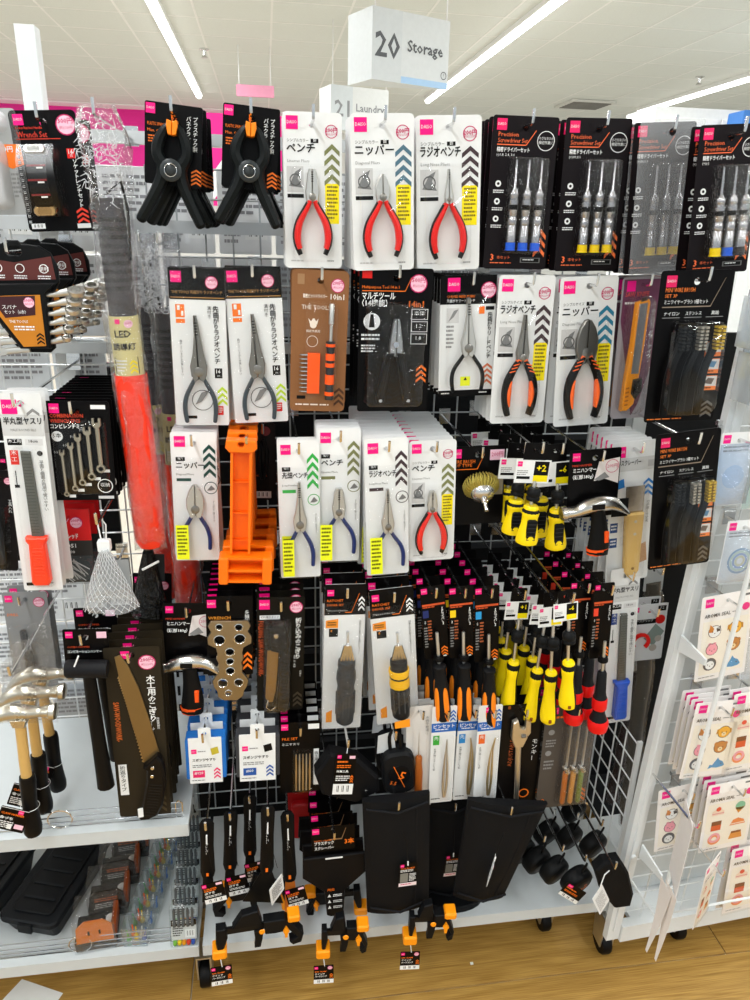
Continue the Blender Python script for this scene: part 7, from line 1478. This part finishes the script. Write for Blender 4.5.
# cases of coloured bits
def bit_case():
    r = empty('bit_case'); W, H = .054, .088; b = MB(); b.prism(rrect(-W/2, W/2, 0, H, .003), 0, .014, clear('case_clear', .05, '#f4f7f8', .1), ch=.001); b.obj('clear_case', r)
    q = MB(); q.prism(rrect(-W/2+.002, W/2-.002, .012, .058, .001), .0055, .0062, mat('#d2d6d6', .4)); lb = q.obj('insert_card', r); P = Pen(W-.004, .046, .058, .0052); P.r(0, 0, 1, .30, CARDB, 1); P.lines(.05, .06, .9, .24, 2, PAPER, 2); P.lines(.06, .4, .5, .85, 4, INK, 1); P.bars(.55, .5, .95, .9); P.obj('printed_label', lb)
    for k, cc in enumerate(('#7ac04a', '#f2d21e', '#f0a01e', '#e03a2a', '#2a56b8')):
        x = -W/2+.009+.009*k; q = MB(); q.lathe([(.0015, 0), (.0028, .004), (.0028, .030), (.0036, .031), (.0036, .040)], (x, .004, .084), (0, 0, -1), mat('#5f6366', .35, .5), 8); bt = q.obj('bit', r)
        q = MB(); q.lathe([(.0036, 0), (.0042, .002), (.0042, .007), (.003, .009)], (x, .0042, .011), (0, 0, -1), mat(cc, .35), 8); q.obj('coloured_cap', bt)
    return r
p = onshelf(184, 948); o0 = bit_case()
for i in range(6):
    o = o0 if i == 0 else dup(o0); o.location = (p.x-.002*i, p.y+.002+.05*i, zb+.001); o.rotation_euler = (-.20, 0, -.02)
    tag(o, 'clear case of driver bits with coloured ends, frontmost of its row' if i == 0 else 'clear case of driver bits, %s in its row from the shelf front' % ORD[i-1], 'bit set', 'clear bit cases in a row')
# paper on the floor
pp = [onz(x, y, .0015) for x, y in ((22, 979), (63, 993), (30, 1040), (-12, 1015))]; c0 = sum(pp, Vector())/4
b = MB(); vs = [v-c0 for v in pp]; vs += [v+Vector((0, 0, .0006)) for v in vs]; b.add(vs, [(3, 2, 1, 0), (4, 5, 6, 7), (0, 1, 5, 4), (1, 2, 6, 5), (2, 3, 7, 6), (3, 0, 4, 7)], PAPER); r = b.obj('paper_sheet'); c0.z = .0008; r.location = c0
ns = sum(((vs[(i+1) % 4]-vs[i]).cross(vs[(i+2) % 4]-vs[(i+1) % 4]) for i in range(4)), Vector())
tag(r, 'white sheet of paper lying on wooden floor at lower left corner', 'paper')
p = onz(472, 963, .002); b = MB(); b.prism(rrect(-.004, .003, -.003, .003, .001, 2), 0, .0012, PAPER); b.v = [(x, z, .0013-y) for x, y, z in b.v]; r = b.obj('paper_scrap'); r.location = (p.x, p.y, .0003); tag(r, 'tiny white paper scrap on the wooden floor', 'paper')

# ================================================================== right hand wing fixture with sticker packs
W0 = at(606, 941, 1.075); W1 = onz(745, 914, W0.z); wd = (W1-W0); wd.z = 0; wd.normalize(); AZ = math.atan2(wd.y, wd.x); WN = Vector((-math.sin(AZ), math.cos(AZ), 0))
wing = empty('sticker_rack', (W0.x, W0.y, 0), (0, 0, AZ)); HT = 1.78; WL = .72
b = MB(); b.box(.0, .030, .0, .016, W0.z, HT, STEELW); b.box(.011, .019, -.004, .0, W0.z+.03, HT, STEELW); b.obj('upright', wing)
b = MB(); b.box(.031, WL, -.006, .016, W0.z-.004, W0.z+.040, STEELW); b.box(.06, WL, .016, .30, W0.z+.028, W0.z+.040, STEELW); b.obj('base_rail', wing)
b = MB(); PX = .05
for i in range(int(WL/PX)+1): b.tube([(.032+i*PX, .012, W0.z+.04), (.032+i*PX, .012, HT-.02)], .0016, STEELW, 5, smooth=False)
for j in range(int((HT-.1)/PX)): b.tube([(.030, .0085, W0.z+.07+j*PX), (WL, .0085, W0.z+.07+j*PX)], .0016, STEELW, 5, up=(0, 0, 1), smooth=False)
o = b.obj('wire_panel', wing); o['kind'] = 'stuff'
b = MB(); b.box(.06, WL, .075, .085, W0.z+.05, HT, mat('#c4c9ca', .5)); bp = b.obj('back_panel', wing)
rr = random.Random(5)
def wpt(px, py, off): return onplane(px, py, Vector((W0.x, W0.y, 0))-WN*off, WN)
wi = Matrix.Translation((W0.x, W0.y, 0)) @ Matrix.Rotation(AZ, 4, 'Z'); wi.invert()
for px, py in ((680, 640), (641, 848)):
    q = wi @ wpt(px, py, .002); q.x -= .036*(q.z-W0.z); b = MB(); b.prism([(-.004, q.z+.012), (-.078, q.z+.006), (-.078, q.z-.006), (-.004, q.z-.022)], q.x-.002, q.x+.002, STEELW); b.v = [(y, x, z) for x, y, z in b.v]; b.f = [f[::-1] for f in b.f]; b.obj('bracket_arm', wing)
q0 = wi @ wpt(666, 888, .078); q0.x -= .036*(q0.z-W0.z); b = MB(); b.tube([(q0.x, -.078, q0.z-.03), (q0.x, -.078, HT-.25)], .0042, STEELW, 8); b.tube([(q0.x, -.078, HT-.255), (WL, -.078, HT-.255)], .0042, STEELW, 8, up=(0, 0, 1)); b.obj('front_rod', wing)
q = wi @ wpt(628, 880, .0); q2 = wi @ wpt(652, 916, .07); b = MB(); b.tube([(q.x, .0, q.z), (q2.x, -.07, q2.z), (WL, -.07, q2.z)], .0028, STEELW, 6, up=(0, 0, 1)); b.tube([(q.x, 0, q.z), (q.x, 0, q2.z)], .0028, STEELW, 6); b.obj('basket_wire', wing)
q = MB(); q3 = wi @ wpt(622, 859, 0.004); q.lathe([(.007, 0), (.006, .005)], (.015, -.0041, q3.z), (0, -1, 0), STEELW, 10); q.obj('knob', wing)
for ch in wing.children:
    for v in ch.data.vertices: v.co.x += .036*(v.co.z-W0.z)
tag(wing, 'white wire sticker rack with upright, arms and base rail at the right', 'rack')
for k, (lx, lab) in enumerate(((.018, 'black caster under left foot of the sticker rack'), (.21, 'black caster under the middle of the sticker rack'))):
    c = wing.matrix_basis @ Vector((lx+.01, .05, 0)); caster(c.x, c.y, lab, W0.z+.024)
INKS = mat('#5a4038')
def face(P, u, v, r, c, ears, c2=None):
    P.circ(u, v, r*1.09, INKS, 2, 16)
    class _K:
        def poly(s, uv, cc, lay): P.poly([(a, v+(b-v)*P.w/P.h) for a, b in uv], cc, lay)
        def circ(s, a, b, rr, cc, lay, n=14): P.circ(a, v+(b-v)*P.w/P.h, rr, cc, lay, n)
    P0 = P; Q = _K(); Q.w = P.w; Q.h = P.h
    _face(Q, u, v, r, c, ears, c2)
def _face(P, u, v, r, c, ears, c2=None):
    if ears == 'cat':
        P.poly([(u-r, v-.0), (u-r*.9, v-r*.95), (u-r*.2, v-r*.5)], c, 3); P.poly([(u+r*.2, v-r*.5), (u+r*.9, v-r*.95), (u+r, v)], c2, 3)
    elif ears == 'rabbit':
        for g in (-1, 1): P.circ(u+g*r*.42, v-r*.95, r*.3, c, 2); P.poly([(u+g*r*.42-r*.25, v-r*1.2), (u+g*r*.42-r*.25, v), (u+g*r*.42+r*.25, v), (u+g*r*.42+r*.25, v-r*1.2)], c, 2)
    elif ears == 'bear':
        for g in (-1, 1): P.circ(u+g*r*.75, v-r*.55, r*.36, c, 2)
    elif ears == 'dog':
        for g in (-1, 1): P.poly([(u+g*r*.55, v-r*.75), (u+g*r*1.25, v-r*.5), (u+g*r*1.3, v+r*.35), (u+g*r*.95, v+r*.2)], c2, 2)
    P.circ(u, v, r, c, 3)
    if ears == 'cat': P.poly([(u-r, v-.0), (u-r*.75, v-r*.45), (u-r*.15, v-r*.55), (u-r*.35, v+r*.1)], mat('#d98a3a'), 4); P.poly([(u+r*.2, v-r*.55), (u+r*.8, v-r*.4), (u+r*.9, v), (u+r*.4, v+r*.05)], mat('#4a4340'), 4)
    if ears == 'penguin': P.circ(u, v+r*.12, r*.72, PAPER, 4)
    if ears in ('bear', 'dog'): P.circ(u, v+r*.35, r*.38, mat('#f3dcae'), 4)
    for g in (-1, 1): P.circ(u+g*r*.38, v+r*.0, r*.10, INKS, 5, 6)
    P.circ(u, v+r*.28, r*.10, INKS, 5, 6)
def sticker_pack(kind):
    def build(w, h, hz):
        r = empty('sticker_pack'); c = card(r, w, h, mat('#f3f0ee', .4), hz, .003, .004); P = Pen(w, h, hz); P.logo(.07, .03, .16, MAG); P.r(.74, .035, .95, .06, mat('#777777'), 1); P.t('AROMA SEAL', .07, .20, .10, mat('#55504c'), mw=.5, bold=True); P.lines(.6, .215, .85, .235, 1, GREYT); P.circ(.86, .185, .075, MAG)
        P.r(.06, .29, .94, .93, mat('#f5efe2', .45), 1); P.lines(.07, .955, .5, .975, 1, GREYT)
        if kind == 'animals':
            face(P, .30, .42, .115, PAPER, 'cat', mat('#3a3634')); P.poly([(.185, .42), (.20, .33), (.28, .38)], mat('#d98a3a'), 4); face(P, .70, .41, .12, mat('#f2b23a'), 'dog', mat('#c98a24')); face(P, .28, .63, .11, mat('#f4a3b4'), 'rabbit'); face(P, .70, .61, .125, mat('#c98544'), 'bear'); face(P, .27, .81, .12, mat('#5a6068'), 'penguin')
            D = mat('#4a96c8'); P.poly([(a, b+.055) for a, b in [(.54, .85), (.57, .79), (.62, .80), (.68, .74), (.71, .70), (.75, .735), (.83, .76), (.88, .81), (.84, .83), (.72, .84), (.62, .83)]], D, 3); P.circ(.80, .84, .014, INKS, 4, 6)
        else:
            P.poly([(.16, .46), (.40, .46), (.40, .40), (.28, .35), (.16, .40)], mat('#f3d9c6'), 3); P.circ(.28, .37, .05, mat('#e0503c'), 4); P.r(.16, .425, .40, .44, mat('#e3a0a0'), 4)
            P.circ(.72, .38, .10, mat('#7cc0a0'), 3); P.poly([(.62, .40), (.82, .40), (.70, .49)], mat('#d9923c'), 3); P.r(.18, .55, .38, .69, mat('#7a4426'), 3); P.r(.18, .61, .38, .69, mat('#d9572c'), 4)
            P.poly([(.56, .66), (.62, .58), (.72, .56), (.84, .60), (.88, .66)], mat('#e8864a'), 3); P.r(.58, .63, .86, .645, mat('#f7ddc8'), 4); P.ring(.28, .82, .13, .075, mat('#f0905a'), 3); P.ring(.28, .80, .115, .05, mat('#f2a8b2'), 4); P.poly([(.58, .87), (.62, .76), (.82, .76), (.86, .87)], mat('#dc9040'), 3); P.r(.62, .755, .82, .785, mat('#8a4a1e'), 4)
        P.obj('printed_design', c)
        b = MB(); n = 6; vs = []; fs = []
        for j in range(n+1):
            for i in range(n+1): u, v = i/n, j/n; q_ = math.sin(PI*u)*math.sin(PI*v); vs.append((-w/2-.003+u*(w+.006), -.0020-.003*q_, hz-h*.13-v*(h*.89)))
        for j in range(n):
            for i in range(n): a = j*(n+1)+i; fs.append((a, a+n+1, a+n+2, a+1))
        b.add(vs, fs, clear('clear_plastic', .08), True); b.obj('clear_sleeve', r); return r
    return build
WP = Vector((W0.x, W0.y, 0))
def stick(kind, xt, yt, xb, yb, wp, off, n, lab, sp, twist=0, dy=.014, wk=None, hk=True):
    bld = sticker_pack(kind)
    f = (lambda w, h, hz: bld(wk, h, hz)) if wk else bld
    r = hang(f, xt, yt, xb, yb, wp, lab, sp, 'stickers', 0, n, dy, hz=.014, plane=WP-WN*off, az=AZ, jr=.02, hk=hk, back=off+.008, rollk=1.0)
    if twist: r.rotation_euler.z += twist
    return r
stick('animals', 729, 593, 719, 677, 49, .040, 1, 'animal sticker pack on upper hook of the sticker rack', 'upper animal sticker pack', dy=.02)
stick('animals', 722, 701, 703, 776, 47, .066, 4, 'animal sticker pack frontmost in the thick middle stack', 'middle animal sticker pack')
stick('sweets', 760, 690, 746, 768, 46, .066, 2, 'dessert sticker pack cut by the right frame edge, middle row', 'middle row dessert sticker pack')
stick('animals', 684, 785, 678, 846, 46, .02, 1, 'animal sticker pack lying flat to the rack in the lower row', 'lower animal sticker pack')
stick('sweets', 734, 781, 722, 848, 46, .064, 3, 'dessert sticker pack frontmost in the lower row', 'lower dessert sticker pack')
stick('animals', 689, 812, 676, 884, 40, .12, 1, 'animal sticker pack swung sideways in front of the white rod', 'sideways animal sticker pack', twist=1.15, wk=.075)
stick('sweets', 714, 860, 700, 920, 40, .105, 1, 'dessert sticker pack half turned on the lowest hook', 'half-turned dessert sticker pack', twist=.55, wk=.07)
stick('sweets', 757, 844, 745, 908, 44, .055, 2, 'dessert sticker pack at right frame edge, lowest row', 'lowest dessert sticker pack')
for k, (x0, y0, x1, y1, off, lab) in enumerate(((666, 886, 646, 951, .125, 'long pale sticker sheet hanging edge-on below the white rod'), (671, 889, 655, 960, .14, 'second long pale sticker sheet hanging edge-on, a bit lower'))):
    A = wpt(x0, y0, off); B = wpt(x1, y1, off); L = (A-B).length; r = empty('sticker_sheet', A, (0, 0, AZ)); dx = (B-A).dot(wd); b = MB(); n = 8; vs = []; fs = []
    for j in range(n+1):
        t = j/n; wv = .0028*(1-t)**.6+.0004
        for g in (-1, 1): vs.append((dx*t+g*wv+.004*math.sin(PI*t), g*.022*(1-t*.85), -L*t))
    m0 = len(vs); vs += [(x+.0005, y, z) for x, y, z in vs]
    for j in range(n): a = 2*j; fs += [(a, a+1, a+3, a+2)[::-1], (m0+a, m0+a+1, m0+a+3, m0+a+2), (a, a+2, m0+a+2, m0+a), (a+1, m0+a+1, m0+a+3, a+3)]
    fs += [(0, m0, m0+1, 1), (2*n, 2*n+1, m0+2*n+1, m0+2*n)]
    b.add(vs, fs, mat('#efe9e4', .4)); b.obj('sheet', r); q = MB(); q.tube([(-.001, 0, .004), (.002, 0, -.001)], .0012, PAPER, 5); q.obj('hang_hole_tab', r)
    tag(r, lab, 'stickers')
# pale packs in the upper part of the wing
def pale_pack(col, motif):
    def build(w, h, hz):
        r = empty('bath_goods_pack'); c = card(r, w, h, mat('#eef0f2', .4), hz, .003, .004); P = Pen(w, h, hz); P.logo(.06, .03, .2, MAG); P.lines(.1, .18, .8, .28, 2, GREYT)
        if motif == 'fan':
            for k in range(6): a = PI*.5+PI*k/10; P.poly([(.55, .7), (.55+.4*math.cos(a), .7-.3*math.sin(a)), (.55+.4*math.cos(a+.2), .7-.3*math.sin(a+.2))], mat('#4aa9a2' if k % 2 else '#bfe0dc'), 2)
        elif motif == 'ring':
            for k, cc in enumerate(('#7fa6c8', '#b8d4c8', '#8aa8d8', '#d8d4b0')): P.ring(.55, .65, .36-.07*k, .06, mat(cc), 2)
        else: P.circ(.5, .6, .3, mat(col), 2)
        P.obj('printed_design', c)
        b = MB(); n = 8; vs = []; fs = []
        for j in range(n+1):
            for i in range(n+1): u, v = i/n, j/n; q_ = math.sin(PI*u)*math.sin(PI*v); vs.append((-w/2+u*w, -.0022-.022*max(0, q_)**.6, hz-h*.15-v*h*.84))
        for j in range(n):
            for i in range(n): a = j*(n+1)+i; fs.append((a, a+n+1, a+n+2, a+1))
        b.add(vs, fs, clear('pale_bag_'+motif, .2, col, .12, .6, 45, haze=.18), True); b.obj('puffed_bag', r); return r
    return build
for xt, yt, xb, yb, wp, off, n, col, mo, lab, sp in ((741, 432, 727, 505, 36, .035, 1, '#cfe0f2', 'blob', 'pale blue puffed bag high on the sticker rack', 'pale blue puffed bag'), (775, 436, 760, 508, 40, .035, 1, '#d8ecea', 'fan', 'teal fan patterned bag at right frame edge, high on sticker rack', 'teal fan bag'), (746, 520, 733, 582, 34, .035, 1, '#e4ecf4', 'ring', 'bag with concentric rainbow rings above the animal stickers', 'rainbow ring bag'), (780, 522, 770, 585, 34, .035, 1, '#e4e8f4', 'ring', 'second rainbow ring bag just outside the right frame edge', 'edge rainbow ring bag'), (772, 598, 760, 676, 40, .035, 1, '#f4f4f4', 'blob', 'white puffed pack right of the upper animal stickers', 'white puffed pack')):
    hang(pale_pack(col, mo), xt, yt, xb, yb, wp, lab, sp, 'pack', 0, n, .026, hz=.014, plane=WP-WN*off, az=AZ, back=off+.008, jr=.02)
for xt, yt, zz_, W_, H_, lab in ((733, 372, 0, .10, .085, 'clear acrylic tray on upper right rack, lower of two'), (738, 318, 0, .10, .085, 'clear acrylic tray on upper right rack, upper of two')):
    q = wpt(xt, yt, .02); r = empty('acrylic_tray', q, (0, 0, AZ)); A_ = clear('acrylic', .2, '#eef3f5', .05, haze=.25); b = MB(); t = .003
    b.box(0, W_, -.050, -.047, -H_/2, H_*.2, A_); b.box(0, W_, -.047, -.004, -H_/2, -H_/2+t, A_); b.box(0, t, -.047, -.004, -H_/2+t, H_*.4, A_); b.box(W_-t, W_, -.047, -.004, -H_/2+t, H_*.4, A_); b.obj('tray', r)
    q = MB(); q.box(.01, W_-.01, -.0035, .0, -H_/2, H_*.5, A_); q.obj('back_plate', r); tag(r, lab, 'tray')
# far shelving beyond on the right
p = at(715, 112, 6.0); b = MB(); b.box(-.5, 1.6, 0, .5, -p.z, .02, mat('#eef0f0', .5)); r = b.obj('far_cabinet'); r.location = p
for k in range(4): q = MB(); q.box(-.45+k*.52, -.45+k*.52+.48, -.015, -.001, -.75, -.05, mat('#f7f8f8', .4)); q.obj('cabinet_door', r)
tag(r, 'white cabinet block far off behind the mixed-capped screwdriver set', 'cabinet')
p = at(748, 119, 5.6); b = MB(); b.prism(rrect(-.04, .2, -.22, .06, .01), 0, .2, mat('#3f7fd0', .5), ch=.004); r = b.obj('blue_box'); r.location = p; q = MB(); q.box(.0, .16, -.003, -.0005, -.12, -.05, PAPER); q.obj('label', r); q = MB(); q.box(-.02, .18, .04, .16, -p.z, -.2205, STEELW); q.obj('stand', r); tag(r, 'blue box far off at the upper right corner', 'box')
